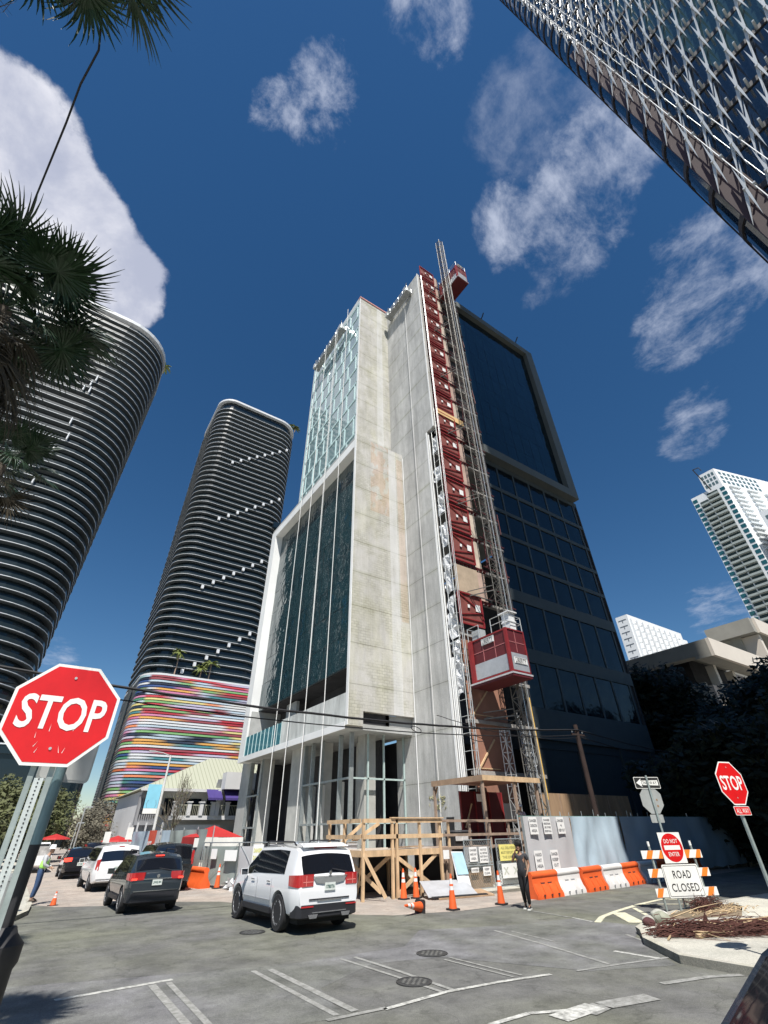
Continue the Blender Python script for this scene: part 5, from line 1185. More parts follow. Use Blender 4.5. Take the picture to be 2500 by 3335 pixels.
P_(MB().slab([(-.50,yr-.018,1.13),(.50,yr-.018,1.13),(.42,yr-.018,1.02),(.22,yr-.018,.99),(-.22,yr-.018,.99),(-.42,yr-.018,1.02)],(0,-1,0),.008),'plate_recess',mat('grey recess paint',(.30,.31,.31),.4,metal=.3)); P_(MB().box(-.52,.52,yr-.034,yr-.018,1.135,1.152),'chrome_strip',m_chrome)
plate(P_,yr,.93,'17B0T6',y_off=-.032)
P_(MB().box(-.36,.36,yr-.03,yr-.01,.655,.675),'bumper_chrome',m_chrome); P_(MB().box(-.60,.60,yr-.022,yr-.008,.675,.70),'bumper_seam',m_trim)
b=MB(); b.box(-.82,-.47,yr-.028,yr-.012,.535,.565); b.box(.50,.82,yr-.028,yr-.012,.535,.565); P_(b,'reflector',m_tl)
P_(MB().box(-.36,.36,yr+.30,yr+.36,1.745,1.775),'high_brake_lamp',m_tl); P_(MB().add([(-.72,yr+.28,1.77),(.72,yr+.28,1.77),(.70,yr+.62,1.845),(-.70,yr+.62,1.845),(-.72,yr+.30,1.79),(.72,yr+.30,1.79),(.70,yr+.62,1.86),(-.70,yr+.62,1.86)],[(0,3,2,1),(4,5,6,7),(0,1,5,4),(1,2,6,5),(2,3,7,6),(3,0,4,7)]),'roof_spoiler',W_)
b=MB(); b.slab([(-.62,yr-.03,.40),(-.34,yr-.03,.40),(-.38,yr-.03,.32),(-.58,yr-.03,.32)],(0,-1,0),.02); b.slab([(.34,yr-.03,.40),(.62,yr-.03,.40),(.58,yr-.03,.32),(.38,yr-.03,.32)],(0,-1,0),.02); P_(b,'exhaust_trim',m_chrome); P_(MB().box(-.5,.5,yr-.04,yr-.02,.42,.44),'skid_plate_edge',m_chrome)
P_(MB().lathe([(.001,-.012),(.045,-.012),(.05,0),(.001,0)],18,axis='y',c=(0,yr-.015,1.21)),'round_badge',m_chrome)
P_(MB().add([(0,-1.65,1.82),(.02,-1.75,1.83),(-.02,-1.75,1.83),(0,-1.76,1.92)],[(0,1,3),(0,3,2),(1,2,3)]),'aerial_fin',W_)
b=MB()
for y in (.35,-.78): b.box(-wid(y)-.018,-wid(y)-.004,y-.13,y+.1,.985,1.01); b.box(wid(y)+.004,wid(y)+.018,y-.13,y+.1,.985,1.01)
P_(b,'door_handle',m_chrome)
P_(MB().tube([(.55,yr+.02,1.215),(.1,yr+.055,1.29)],.012,4),'wiper',m_trim)
b=MB()
for s in (1,-1):
    for y in (-.98,.02,1.0): b.box(s*(wid(y)+.004),s*(wid(y)+.0085),y-.004,y+.004,.5,1.06)
    b.box(s*(Wd_ if 0 else wid(0)-.02),s*(wid(0)+.008),-.95,.98,.60,.606)
P_(b,'door_seam',mat('panel gap grey',(.20,.20,.21),.7,var=0))
# ---- dark crossover
m_dk=paint_mat_car('dark blue grey car paint',(.030,.040,.050),.25,.3)
top=[(-2.18,.92),(-2.16,1.02),(-2.10,1.10),(-1.80,1.50),(-1.58,1.575),(-.6,1.61),(.25,1.56),(1.05,1.05),(1.5,.98),(1.95,.88),(2.18,.66)]
belt_=[(-2.18,1.05),(-1.4,1.03),(1.,.93),(2.18,.7)]
c,P_,wid,yr=car('dark_crossover','dark grey crossover with glowing brake lamps second from the camera in the left lane',4.36,1.82,1.61,2.62,m_dk,top,belt_,zb=.33,rails=True,wheel_r=.34,rear_over=.82)
c.location=(4.5,22.75,0); c.rotation_euler=(0,0,R(1))
lamp_band(P_,wid,yr,.86,1.08,.44,.40,m_tl); 
for s in (1,-1): P_(MB().box(s*.66,s*.82,yr-.03,yr-.02,.88,.93),'brake_lamp',m_tlon)
P_(MB().box(-.14,.14,yr+.33,yr+.37,1.50,1.525),'brake_lamp',m_tlon)
plate(P_,yr,.80,'JXQ 84',.31,.15); P_(MB().box(-.7,.7,yr-.03,yr-.01,.58,.60),'chrome_strip',m_chrome); P_(MB().box(-.62,.62,yr-.035,yr-.012,.42,.50),'rear_bumper_cladding',m_trim); P_(MB().lathe([(.001,-.012),(.05,-.012),(.05,0),(.001,0)],18,axis='y',c=(0,yr-.02,.97)),'round_badge',m_chrome)
P_(MB().box(-.45,.45,yr-.026,yr-.014,.885,.91),'chrome_strip',m_chrome); P_(MB().tube([(.4,yr+.05,1.1),(.0,yr+.11,1.17)],.012,4),'wiper',m_trim)
# ---- white minivan
top=[(-2.55,1.0),(-2.54,1.08),(-2.50,1.12),(-2.30,1.66),(-2.18,1.73),(-.5,1.76),(.7,1.70),(1.65,1.10),(2.1,.98),(2.4,.86),(2.55,.62)]
c,P_,wid,yr=car('white_minivan','white minivan with narrow upright tail lamps ahead of the dark crossover',5.1,1.98,1.76,3.05,W_,top,[(-2.55,1.1),(1.5,.98),(2.55,.75)],zb=.3,kind='van',wheel_r=.33,rear_over=.95,black_low=False)
c.location=(4.52,31.9,0); c.rotation_euler=(0,0,R(1.0)); lamp_band(P_,wid,yr,.78,1.22,.80,.10,m_tl); plate(P_,yr,.85,'RK9 21'); P_(MB().box(-.12,.12,yr+.23,yr+.27,1.66,1.69),'brake_lamp',m_tl); P_(MB().box(-.8,.8,yr-.02,yr-.01,.46,.475),'bumper_seam',m_trim)
# ---- black hatchback far left lane
m_bk=paint_mat_car('black car paint',(.012,.012,.016),.2,.2)
top=[(-2.0,.9),(-1.99,.98),(-1.95,1.05),(-1.62,1.44),(-1.45,1.5),(-.5,1.54),(.3,1.49),(1.05,1.0),(1.5,.92),(1.85,.82),(2.0,.6)]
c,P_,wid,yr=car('black_hatchback','shiny black hatchback ahead of the white minivan beside the lime vested worker',4.1,1.8,1.54,2.5,m_bk,top,[(-2.0,.98),(1,.9),(2,.68)],zb=.28,wheel_r=.33,black_low=False)
c.location=(3.95,41.2,0); lamp_band(P_,wid,yr,.84,1.04,.52,.3,m_tlon); plate(P_,yr,.72,'CT 50R'); 
src=c
c=dup(src,(5.6,48.5,0),0,'second black car further up the street beyond the shiny black hatchback'); c.scale=(1.05,1.05,1.12)
# ---- dark van in the right lane
m_ch=paint_mat_car('charcoal van paint',(.022,.026,.030),.25,.3)
top=[(-2.5,1.0),(-2.49,1.1),(-2.46,1.16),(-2.3,1.68),(-2.15,1.76),(-.5,1.80),(.8,1.74),(1.7,1.12),(2.1,1.02),(2.4,.88),(2.5,.62)]
c,P_,wid,yr=car('dark_minivan','dark charcoal van partly hidden to the right of the dark crossover',5.0,1.95,1.80,3.0,m_ch,top,[(-2.5,1.14),(1.5,1.02),(2.5,.8)],zb=.28,kind='van',wheel_r=.35,black_low=False)
c.location=(6.55,29.6,0); c.rotation_euler=(0,0,R(-1)); lamp_band(P_,wid,yr,.95,1.5,.86,.12,m_tl); plate(P_,yr,.8,'HD4 7W'); P_(MB().box(-.4,.4,yr-.025,yr-.012,1.05,1.09),'chrome_strip',m_chrome)
# ---- parked dark blue car at bottom right corner
m_nv=paint_mat_car('deep navy car paint',(.022,.035,.055),.22,.3)
top=[(-2.3,.70),(-2.28,.80),(-2.15,.90),(-1.5,.96),(-.7,1.36),(-.3,1.44),(.3,1.42),(1.15,.98),(1.6,.94),(2.1,.86),(2.3,.62)]
c,P_,wid,yr=car('navy_sedan','deep navy car nosing into the bottom right corner of the view','' if 0 else 4.6,1.84,1.44,2.75,m_nv,top,[(-2.3,.9),(1,.9),(2.3,.76)],zb=.25,kind='sedan',wheel_r=.33,black_low=False,group=None) if 0 else car('navy_sedan','deep navy car nosing into the bottom right corner of the view',4.6,1.84,1.44,2.75,m_nv,top,[(-2.3,.9),(1,.9),(2.3,.76)],zb=.25,kind='sedan',wheel_r=.33,black_low=False)
c.location=(6.35,1.92,0); c.rotation_euler=(0,0,R(-90+1)); c.scale=(1,1,.93); lamp_band(P_,wid,yr,.70,.86,.5,.25,m_tl)
# ---- pickup at the left kerb
t=thing('white_pickup','white pickup piled with gear parked at the left kerb beyond the worker','truck',(1.9,50,0))
MB().box(-.9,.9,-2.6,2.6,.45,1.0).build('body',W_,t); MB().add([(-.85,.2,1.0),(.85,.2,1.0),(.85,1.7,1.0),(-.85,1.7,1.0),(-.72,.4,1.75),(.72,.4,1.75),(.72,1.2,1.75),(-.72,1.2,1.75)],[(0,1,5,4),(1,2,6,5),(2,3,7,6),(3,0,4,7),(4,5,6,7)]).build('cab',W_,t); MB().box(-.7,.7,.28,.33,1.1,1.65).build('rear_window',m_glassc,t); MB().box(-.8,.8,-2.4,.1,1.0,1.5).build('load',mat('site clutter',(.35,.34,.33),.8,var=.6,scale=2.5),t)
for x in (-.8,.8):
    for y in (-1.7,1.7): MB().cyl((x-.1,y,.37),(x+.1,y,.37),.37,n=18).build('wheel',m_tyre,t)
    MB().box(x-.06,x+.06,-2.63,-2.601,.6,.9).build('tail_lamp',m_tl,t)
# ================================================================ signs, poles, cables
m_sred=mat('stop sign red',(.62,.010,.012),.38,var=.10,scale=4,dirt=.10); m_swht=mat('retroreflective white',(.80,.80,.76),.4,var=.05,scale=5,dirt=.08); m_galv=mat('galvanised sign post',(.40,.46,.44),.5,metal=.45,var=.2,scale=6,dirt=.15); m_back=mat('bare aluminium sign back',(.46,.48,.47),.45,metal=.4,var=.1,scale=3); m_sorg=mat('reflective orange',(.82,.22,.03),.4,var=.12,scale=6)
def octo(s): # flat-to-flat s
    a=s/2; t=a*math.tan(PI/8); return [(-a,-t),(-t,-a),(t,-a),(a,-t),(a,t),(t,a),(-t,a),(-a,t)]
def plane_slab(poly,A,U,c,off,th):
    n=V(A).cross(V(U)); b=MB(); b.slab([V(c)+V(A)*x+V(U)*z+n*off for x,z in poly],tuple(n),th); return b
Z3=(0,0,1)
def rrect2(w_,h_,r): return [(x,y) for x,y in rrect(-w_/2,w_/2,-h_/2,h_/2,r,r,4)]
def stop_sign(name,label,base,A,zc,size=.76,leans=0,plate_=None,post='flat'):
    t=thing(name,label,'stop sign',base); c=(0,0,zc)
    f=plane_slab(octo(size),A,Z3,c,.004,.003).build('sign_face',m_swht,t)
    plane_slab(octo(size*.94),A,Z3,c,.0075,.0015).build('red_field',m_sred,f); b=MB(); text_mb(b,'STOP',size*.335,size*.80,center=tuple(V(c)+V(A).cross(V(Z3))*.0105),ax=A,bold=.018); b.build('lettering',m_swht,f)
    n=V(A).cross(V(Z3)); b=MB()
    for z in (.28,-.26): q=V(c)+n*.0095+V((0,0,z)); b.cyl(q,q+n*.006,.011,n=8)
    b.build('bolt',m_back,f)
    if plate_:
        p=plane_slab(rrect2(.44,.15,.02),A,Z3,(0,0,zc-size/2-.095),.004,.003).build('all_way_plate',m_swht,t); plane_slab(rrect2(.42,.13,.018),A,Z3,(0,0,zc-size/2-.095),.0075,.001).build('red_field',m_sred,p); b=MB(); text_mb(b,plate_,.085,.35,center=tuple(V((0,0,zc-size/2-.095))+n*.0105),ax=A,bold=.006,spacing=1.1); b.build('lettering',m_swht,p)
    return t,n
# near left
t,n=stop_sign('stop_sign','very large looking red stop sign close to the camera at the left edge','' if 0 else (.03,4.8,0),(1,-.01,0),2.93,.765)
b=MB(); 
b.bar((.03,.035,.0),(0.0,.035,2.56),.012,.012) if 0 else None
for s in (-1,1): b.bar((.045+s*.065,.05,0),(s*.065,.04,2.62),.034,.02,up=(0,1,0)); b.bar((.045+s*.047,.065,0),(s*.047,.055,2.62),.008,.045,up=(0,1,0))
b.build('u_channel_post',m_galv,t); MB().bar((.045,.02,0),(.0,.012,2.47),.06,.01,up=(0,1,0)).build('perforated_strip',mat('pale galvanised strip',(.56,.60,.58),.5,metal=.3,var=.15,scale=9),t)
b=MB()
for i in range(96): z=.05+i*.0254; x=.045*(1-z/2.5); b.cyl((x,.0135-.004*(z/2.5),z),(x,.0125-.004*(z/2.5),z),.0055,n=6) if 0 else b.cyl((x,.0118-.0035*0+.0032*0,z),(x,.004,z),.0058,n=6)
b.build('punched_holes',m_black2,t)
b=MB(); rr=random.Random(3)
for i in range(9): x=rr.uniform(-.25,.25);z=2.93+rr.uniform(-.3,-.1); b.slab([(x,-.0098,z),(x+.004,-.0098,z),(x+.003+rr.uniform(-.02,.02),-.0098,z+rr.uniform(.02,.06))],(0,-1,0),.0004)
b.build('scratch',m_swht,t)
# black pedestal pole just behind it
t=thing('black_signal_pole','thick black pedestal pole with a stained green top close behind the near stop sign','pole',(.17,5.3,0)); MB().lathe([(.19,0),(.17,.12),(.135,.16),(.13,1.32),(.15,1.36),(.15,1.46),(.09,1.52),(.07,1.56)],24).build('pedestal',m_black,t,smooth=40)
MB().tube([(0,0,1.5),(.0,0,2.05)],.042,12).build('shaft',m_black,t,smooth=40); MB().tube([(.0,0,2.05),(-.0,0,2.66)],.042,12).build('shaft_top',mat('teal grey galvanised tube',(.16,.24,.26),.45,metal=.5,var=.2,scale=4),t,smooth=40)
A=V((.9,.43,0)); q=plane_slab(rrect2(.46,.46,.04),tuple(A),Z3,(.04,.1,2.72),0,.004).build('rounded_sign_back',m_back,t); plane_slab(rrect2(.42,.42,.035),tuple(A),Z3,(.04,.1,2.72),.0045,.001).build('border_line',mat('sign back inner',(.52,.53,.52),.5),q)
MB().box(-.12,-.06,-.16,-.14,1.0,1.2).build('label_plate',m_trim,t)
# right stop sign, ALL WAY
A=(math.cos(R(-13)),math.sin(R(-13)),0); t,n=stop_sign('stop_sign','red stop sign with an ALL WAY plate on a steel post at the right edge',(11.95,4.98,0),A,2.82,.765,plate_='ALL WAY')
b=MB(); o_=-n*.03; b.bar(o_,o_+V((0,0,3.16)),.055,.014,up=tuple(n)); b.bar(o_-V(A)*.028-n*.015,o_-V(A)*.028-n*.015+V((0,0,3.16)),.008,.035,up=tuple(n)); b.bar(o_+V(A)*.028-n*.015,o_+V(A)*.028-n*.015+V((0,0,3.16)),.008,.035,up=tuple(n)); b.build('u_channel_post',m_galv,t)
# one way / do not enter post
A0=V((math.cos(R(-24)),math.sin(R(-24)),0)); A=tuple(A0); n=A0.cross(V(Z3))
t=thing('one_way_sign_post','leaning looking post carrying a ONE WAY arrow above the grey backs of two signs','sign post',(17.05,9.62,0)); MB().tube([(0,0,0),(0,0,3.52)],.032,8).build('post',m_galv,t)
c=(0,0,3.31); q=plane_slab(rrect2(.92,.33,.03),A,Z3,c,-.045,.003).build('one_way_plate',m_swht,t)
plane_slab(rrect2(.89,.30,.025),A,Z3,c,-.0415,.001).build('black_field',m_black2,q)
arrow=[(-.40,0),(-.20,.125),(-.23,.06),(.40,.075),(.40,-.075),(-.23,-.06),(-.20,-.125)]; plane_slab(arrow,A,Z3,c,-.040,.001).build('arrow',m_swht,q)
b=MB(); text_mb(b,'ONE WAY',.095,.58,center=tuple(V(c)+A0*.07+n*-.0375),ax=A,bold=.006,spacing=1.1); b.build('lettering',m_black2,q)
plane_slab(octo(.76),A,Z3,(.0,0,2.83),-.06,.003).build('stop_sign_back',m_back,t); plane_slab(rrect2(.46,.22,.03),A,Z3,(0,0,2.32),-.06,.003).build('plate_back',m_back,t)
b=MB(); qq=V((0,0,2.83))+A0*.18+n*-.053; b.cyl(qq,qq+n*.003,.03,n=10); qq=V((0,0,2.66))+A0*.16+n*-.053; b.cyl(qq,qq+n*.003,.035,n=10); b.build('sticker',mat('brown sticker',(.28,.18,.10),.6),t)
# type III barricade with DO NOT ENTER and ROAD CLOSED
t=thing('road_closed_barricade','orange and white striped barricade carrying DO NOT ENTER and ROAD CLOSED signs','barricade',(16.95,9.45,0))
hw=1.02
for i,(z,dx) in enumerate(((1.42,-.05),(.98,.02),(.53,.08))):
    q=plane_slab([(-hw+dx,-.10),(hw+dx,-.10),(hw+dx,.10),(-hw+dx,.10)],A,Z3,(0,0,z),0,.02).build('striped_board',m_swht,t)
    for k in range(-4,5):
        x0=k*.42-.12; lx,rx=-hw+dx,hw+dx; sg=1 if k<0 else -1; poly=[(x0,-.10),(x0+.19,-.10),(x0+.19+.12,.10),(x0+.12,.10)]
        poly=[(min(max(x,lx),rx),z_) for x,z_ in poly]
        if poly[1][0]-poly[0][0]>.02 or poly[2][0]-poly[3][0]>.02: plane_slab(poly,A,Z3,(0,0,z),.0205,.001).build('orange_stripe',m_sorg,q)
for x in (-.72,.72):
    b=MB(); p=A0*x-n*.03; b.bar(p+V((0,0,.02)),p+V((0,0,1.62)),.045,.045,up=tuple(n)); b.build('upright',m_galv,t); b=MB(); b.bar(p+n*.6+V((0,0,.04)),p-n*.7+V((0,0,.04)),.05,.05); b.build('foot',m_galv,t)
for x in (-.30,.26): b=MB(); p=A0*x+n*.03; b.bar(p,p+V((0,0,.5)),.05,.03,up=tuple(n)); b.build('sign_leg',m_galv,t)
q=plane_slab([(-.38,-.38),(.38,-.38),(.38,.38),(-.38,.38)],A,Z3,(-.12 if 0 else 0,0,1.58),.05,.004).build('do_not_enter_sign',m_swht,t)
circ=[(.355*math.cos(2*PI*i/36),.355*math.sin(2*PI*i/36)) for i in range(36)]; plane_slab(circ,A,Z3,(0,0,1.58),.0545,.001).build('red_disc',m_sred,q); plane_slab([(-.27,-.055),(.27,-.055),(.27,.055),(-.27,.055)],A,Z3,(0,0,1.58),.056,.001).build('white_bar',m_swht,q)
b=MB(); text_mb(b,'DO NOT',.105,.47,center=tuple(V((0,0,1.74))+n*.058),ax=A,bold=.008,spacing=1.1); text_mb(b,'ENTER',.10,.36,center=tuple(V((0,0,1.42))+n*.058),ax=A,bold=.008,spacing=1.1); b.build('lettering',m_swht,q)
q=plane_slab(rrect2(1.2,.77,.05),A,Z3,(.05,0,.79),.07,.004).build('road_closed_sign',m_swht,t)
o_=rrect2(1.14,.71,.04); i_=rrect2(1.115,.685,.035); b=MB(); c0_=V((.05,0,.79)); nn=len(o_)
b.add([c0_+A0*x+V((0,0,z))+n*.0752 for x,z in o_]+[c0_+A0*x+V((0,0,z))+n*.0752 for x,z in i_],[(k,(k+1)%nn,nn+(k+1)%nn,nn+k) for k in range(nn)]); b.build('border_line',m_black2,q)
b=MB(); text_mb(b,'ROAD',.185,.60,center=tuple(c0_+V((0,0,.15))+n*.0765),ax=A,bold=.008,spacing=1.1); text_mb(b,'CLOSED',.185,.90,center=tuple(c0_+V((0,0,-.15))+n*.0765),ax=A,bold=.008,spacing=1.1); b.build('lettering',m_black2,q)
b=MB()
for x in (-.72,.72): p=A0*x-n*.03+V((0,0,1.62)); b.cyl(p,p+V((0,0,.12)),.035,n=8)
b.build('marker_cap',m_swht,t)
# utility pole and wires
m_wood=mat('dark utility pole wood',(.035,.02,.016),.9,var=.3,scale=3)
t=thing('utility_pole','dark wooden utility pole standing in the shade behind the blue fence','utility pole',(24.6,17.1,0)); MB().cyl((0,0,0),(0,0,6.9),.15,.11,n=12).build('shaft',m_wood,t); MB().box(-.5,.6,-.05,.05,6.35,6.43).build('crossarm',m_wood,t)
for x in (-.4,0,.5): MB().cyl((x,0,6.47),(x,0,6.62),.04,n=8).build('insulator',m_scaf,t)
def catenary(p,q,sag,r,n_=40,wob=.0,seed=1):
    p=V(p);q=V(q); rr=random.Random(seed); return MB().tube([p+(q-p)*(i/n_)-V((0,0,4*sag*(i/n_)*(1-i/n_)))+V((0,0,rr.uniform(-wob,wob))) for i in range(n_+1)],r,6)
m_cable=mat('black cable',(.010,.010,.012),.7,var=0)
def cable(mb,label,gp='overhead cables across the building'): o=mb.build('overhead_cable',m_cable); tag(o,label,'cable',gp); return o
cable(catenary((24.6,17,6.62),(-12,17.6,7.1),.95,.045,wob=.012),'thick black overhead cable crossing in front of the concrete tower')
cable(catenary((24.6,17.05,6.35),(-12,17.9,6.75),.98,.022,wob=.01,seed=2),'thin black wire hanging just below the thick overhead cable')
cable(catenary((24.6,17,6.62),(62,19,7.0),.75,.035,wob=.02,seed=3),'dark cable running right from the utility pole into the shade'); cable(catenary((24.6,17.05,6.3),(62,19,6.5),.85,.03,wob=.03,seed=4),'lower dark cable running right from the utility pole')
cable(catenary((25.6,17.1,6.4),(14,16.6,6.3),.45,.014,wob=.01,seed=9),'fine looped wire lashed under the thick cable near the hoist')
for (x,y,z,w_,lb) in ((16.6,16.95,5.62,.9,'small loop of slack wire on the cable in front of the bare concrete wall'),(13.2,17.1,5.75,.55,'small loop of slack wire on the cable in front of the block wall corner')):
    b=MB().tube([(x+w_*.5*math.cos(a),y,z-.03+.10*math.sin(a)-.05*math.cos(a)) for a in [k*PI/8 for k in range(17)]],.016,5); o=b.build('wire_loop',m_cable); tag(o,lb,'wire loop','slack loops on the cables')
o=MB().tube([(-2.5,2.1,11.2),(-2.30,3.13,10.55),(-2.44,3.6,10.47),(-2.58,4.2,10.5),(-2.92,5.58,10.5),(-3.38,7.58,10.5),(-3.8,10.2,10.4),(-3.3,12.1,9.8)],.013,6).build('hanging_cable',m_cable); tag(o,'single thin twisted cable crossing the sky between the two palm crowns at upper left','cable')
# street lamp with banner
t=thing('street_lamp','pale tapered street lamp with a light blue banner in front of the painted podium','street lamp',(8.85,45,0)); MB().tube([(0,0,0),(0,0,4),(0,0,7.5)],[.12,.10,.07],10).build('post',mat('pale grey lamp post',(.60,.60,.58),.5,var=.1),t)
MB().tube([(0,0,7.45),(-.6,0,7.62),(-1.35,0,7.72)],.04,6).build('arm',m_scaf,t); MB().box(-1.75,-1.25,-.09,.09,7.66,7.76).build('lamp_head',m_scaf,t)
MB().box(-1.12,-.12,-.01,.01,3.8,5.4).build('banner',mat('light blue banner',(.22,.55,.70),.7,var=.1,scale=1),t); MB().box(-1.12,-.12,-.012,.012,3.45,3.79).build('banner_foot',m_swht,t)
b=MB()
for s in (-.3,.3): b.tube([(-.62+s,-.02,3.85),(-.62+s*1.2,-.02,4.1),(-.62+s*.9,-.02,4.35)],.02,4)
b.build('banner_motif',mat('banner grey',(.2,.35,.42),.7,var=0),t)
for i,(x,y,h_,lb) in enumerate(((4.9,58,4.3,'thin street lamp pole beyond the black hatchback with a short top arm'),(5.3,66,3.2,'farther small street lamp pole behind the parked cars on the left'))):
    t=thing('street_lamp',lb,'street lamp',(x,y,0),group='distant street lamps'); MB().cyl((0,0,0),(0,0,h_),.06,n=6).build('post',m_scaf,t); MB().box(0,.6,-.06,.06,h_,h_+.1).build('lamp_head',m_scaf,t)
for i,(az,d_,z,lb) in enumerate(((82.7,48,2.35,'small white street sign left of the lamp post base'),(80.9,46,2.6,'larger white street sign right before the red umbrella'))):
    t=thing('street_sign',lb,'street sign',(d_*math.cos(R(az)),d_*math.sin(R(az)),0),group='distant street signs'); MB().cyl((0,0,0),(0,0,z),.03,n=6).build('post',m_scaf,t); MB().box(-.22,.22,-.03,-.01,z-.75,z).build('sign_face',m_swht,t)
# red umbrellas and canopy tent
m_ru=mat('red canvas',(.42,.022,.02),.7,var=.12,scale=1)
t=thing('canopy_tent','red topped canopy tent with a white valance behind the mesh gates','tent',(9.45,31.6,0)); t.scale=(.7,.8,.88)
MB().add([(-1.9,-1.6,2.25),(1.9,-1.6,2.2),(1.9,1.6,2.25),(-1.9,1.6,2.25),(0,0,2.85)],[(0,1,4),(1,2,4),(2,3,4),(3,0,4)]).build('roof',m_ru,t); MB().box(-1.9,1.9,-1.62,-1.6,1.75,2.2).build('valance',m_swht,t); MB().box(-1.92,-1.9,-1.6,1.6,1.9,2.25).build('valance',m_ru,t)
for x in (-1.85,1.85):
    for y in (-1.55,1.55): MB().cyl((x,y,0),(x,y,2.2),.03,n=6).build('leg',m_scaf,t)
for (x,y,z,lb) in ((7.2,50,2.1,'red market umbrella between the street signs'),(3.2,57,2.3,'dull red umbrella under the trees on the left side of the street')):
    t=thing('market_umbrella',lb,'umbrella',(x,y,0),group='red market umbrellas'); MB().cyl((0,0,0),(0,0,z),.03,n=6).build('pole',m_scaf,t); MB().lathe([(1.2,z-.42),(1.1,z-.32),(.001,z)],8).build('canopy',m_ru,t)
# low white building with pale green hipped roof
LB=thing('low_restaurant_building','two storey white building with a pale ribbed roof, balcony and purple awnings','building',(10,57,0))
def wl(mb,n,m): return mb.build(n,m,LB,world=True)
m_roof=bpy.data.materials.new('ribbed roof'); N_,L__=nodes_of(m_roof); b_=N_['Principled BSDF']; g_=N_.new('ShaderNodeNewGeometry'); s_=N_.new('ShaderNodeSeparateXYZ'); L__.new(g_.outputs['Position'],s_.inputs[0]); m1=N_.new('ShaderNodeMath'); m1.operation='MULTIPLY'; m1.inputs[1].default_value=2.4; L__.new(s_.outputs[0],m1.inputs[0]); m2=N_.new('ShaderNodeMath'); m2.operation='FRACT'; L__.new(m1.outputs[0],m2.inputs[0]); r_=N_.new('ShaderNodeValToRGB'); r_.color_ramp.elements[0].position=.12; r_.color_ramp.elements[1].position=.2; r_.color_ramp.elements[0].color=(.24,.25,.18,1); r_.color_ramp.elements[1].color=(.38,.39,.30,1); L__.new(m2.outputs[0],r_.inputs[0]); L__.new(r_.outputs[0],b_.inputs['Base Color']); b_.inputs['Roughness'].default_value=.7
m_lw=mat('restaurant wall',(.60,.60,.60),.85,var=.06,scale=.4,dirt=.1); m_lsh=mat('grey restaurant wall',(.28,.28,.29),.85,var=.1,scale=.4); m_pur=mat('purple awning',(.055,.035,.18),.7,var=.1)
wl(MB().box(9.6,30,58.5,74,0,5.8),'wall',m_lw); wl(MB().box(9.4,11.4,57.6,58.45,2.9,5.4),'bay_wall',m_lsh)
wl(MB().add([(9.2,56.6,5.9),(31,56.6,5.9),(31,76,5.9),(9.2,76,5.9),(17.0,63,9.6),(25,63,9.6)],[(0,1,5,4),(1,2,5),(2,3,4,5),(3,0,4),(0,3,2,1)]),'roof',m_roof)
wl(MB().box(9.1,31.1,56.5,56.62,5.7,5.95),'eave',m_lw)
for x0,x1 in ((11.9,13.1),(13.8,15.6),(16.2,17.4),(18.2,21)): wl(MB().box(x0,x1,58.4,58.49,3.7,5.2),'window',g_dark)
wl(MB().box(12.5,21,56.4,58.4,3.3,3.65),'balcony_floor',m_lw)
for i,x in enumerate((12.6,14.0,15.2,16.4,17.9,19.6)): wl(MB().box(x-.18,x+.18,56.3,56.66,3.65,4.75),'balcony_pillar',m_lw); wl(MB().box(x-.26,x+.26,56.22,56.74,4.75,4.85),'balcony_pillar_cap',m_lw)
b=MB()
for i in range(46): x=12.7+i*.17; b.box(x,x+.03,56.42,56.46,3.66,4.55)
b.box(12.6,20.6,56.4,56.48,4.5,4.58); wl(b,'balustrade',mat('olive rail',(.36,.36,.28),.7))
wl(MB().add([(16.5,57.2,5.9),(22,57.2,5.9),(22,56.1,7.2),(16.5,56.6,6.9)],[(0,1,2,3)]),'fascia',m_lw); wl(MB().box(16.9,22.5,55.2,56.55,5.95,7.5),'parapet_block',m_lw)
for x0,x1 in ((15.4,16.9),(17.2,20)): wl(MB().add([(x0,55.2,5.15),(x1,55.2,5.15),(x1,56.4,5.95),(x0,56.4,5.95),(x0,55.2,4.95),(x1,55.2,4.95)],[(0,1,2,3),(4,5,1,0)]),'awning',m_pur)
wl(MB().box(16.6,17.0,56.2,56.5,3.6,6),'column',m_lw); wl(MB().box(13,17.6,56.9,57,1.1,2.9),'ground_floor_wall',m_lw); wl(MB().box(18,19.4,56.9,57.05,.4,2.3),'dark_doorway',g_dark); wl(MB().box(9.0,12,56.3,58,2.1,2.3),'awning',mat('navy awning',(.03,.04,.09),.7))
for i in range(5): wl(MB().box(8.9+i*.75,9.05+i*.75,57.2,57.3,2.3,3.1),'rail_post',m_lw)
b=MB()
for i in range(9): b.box(9.6+i*.2,9.64+i*.2,57.5,57.59,3.4,5.1)
wl(b,'dark_shutter_slats',m_black)
# far white flats behind the trees
t=thing('distant_white_flats','tiny white gridded apartment block far away beyond the left street trees','building',(-6,235,0)); MB().box(-4,3,0,12,0,15.5).build('wall',m_wt,t)
for k in range(5):
    for i in range(4): MB().box(-3.6+i*1.7,-2.5+i*1.7,-.06,-.01,2+k*2.6,3.4+k*2.6).build('window',m_dframe,t)
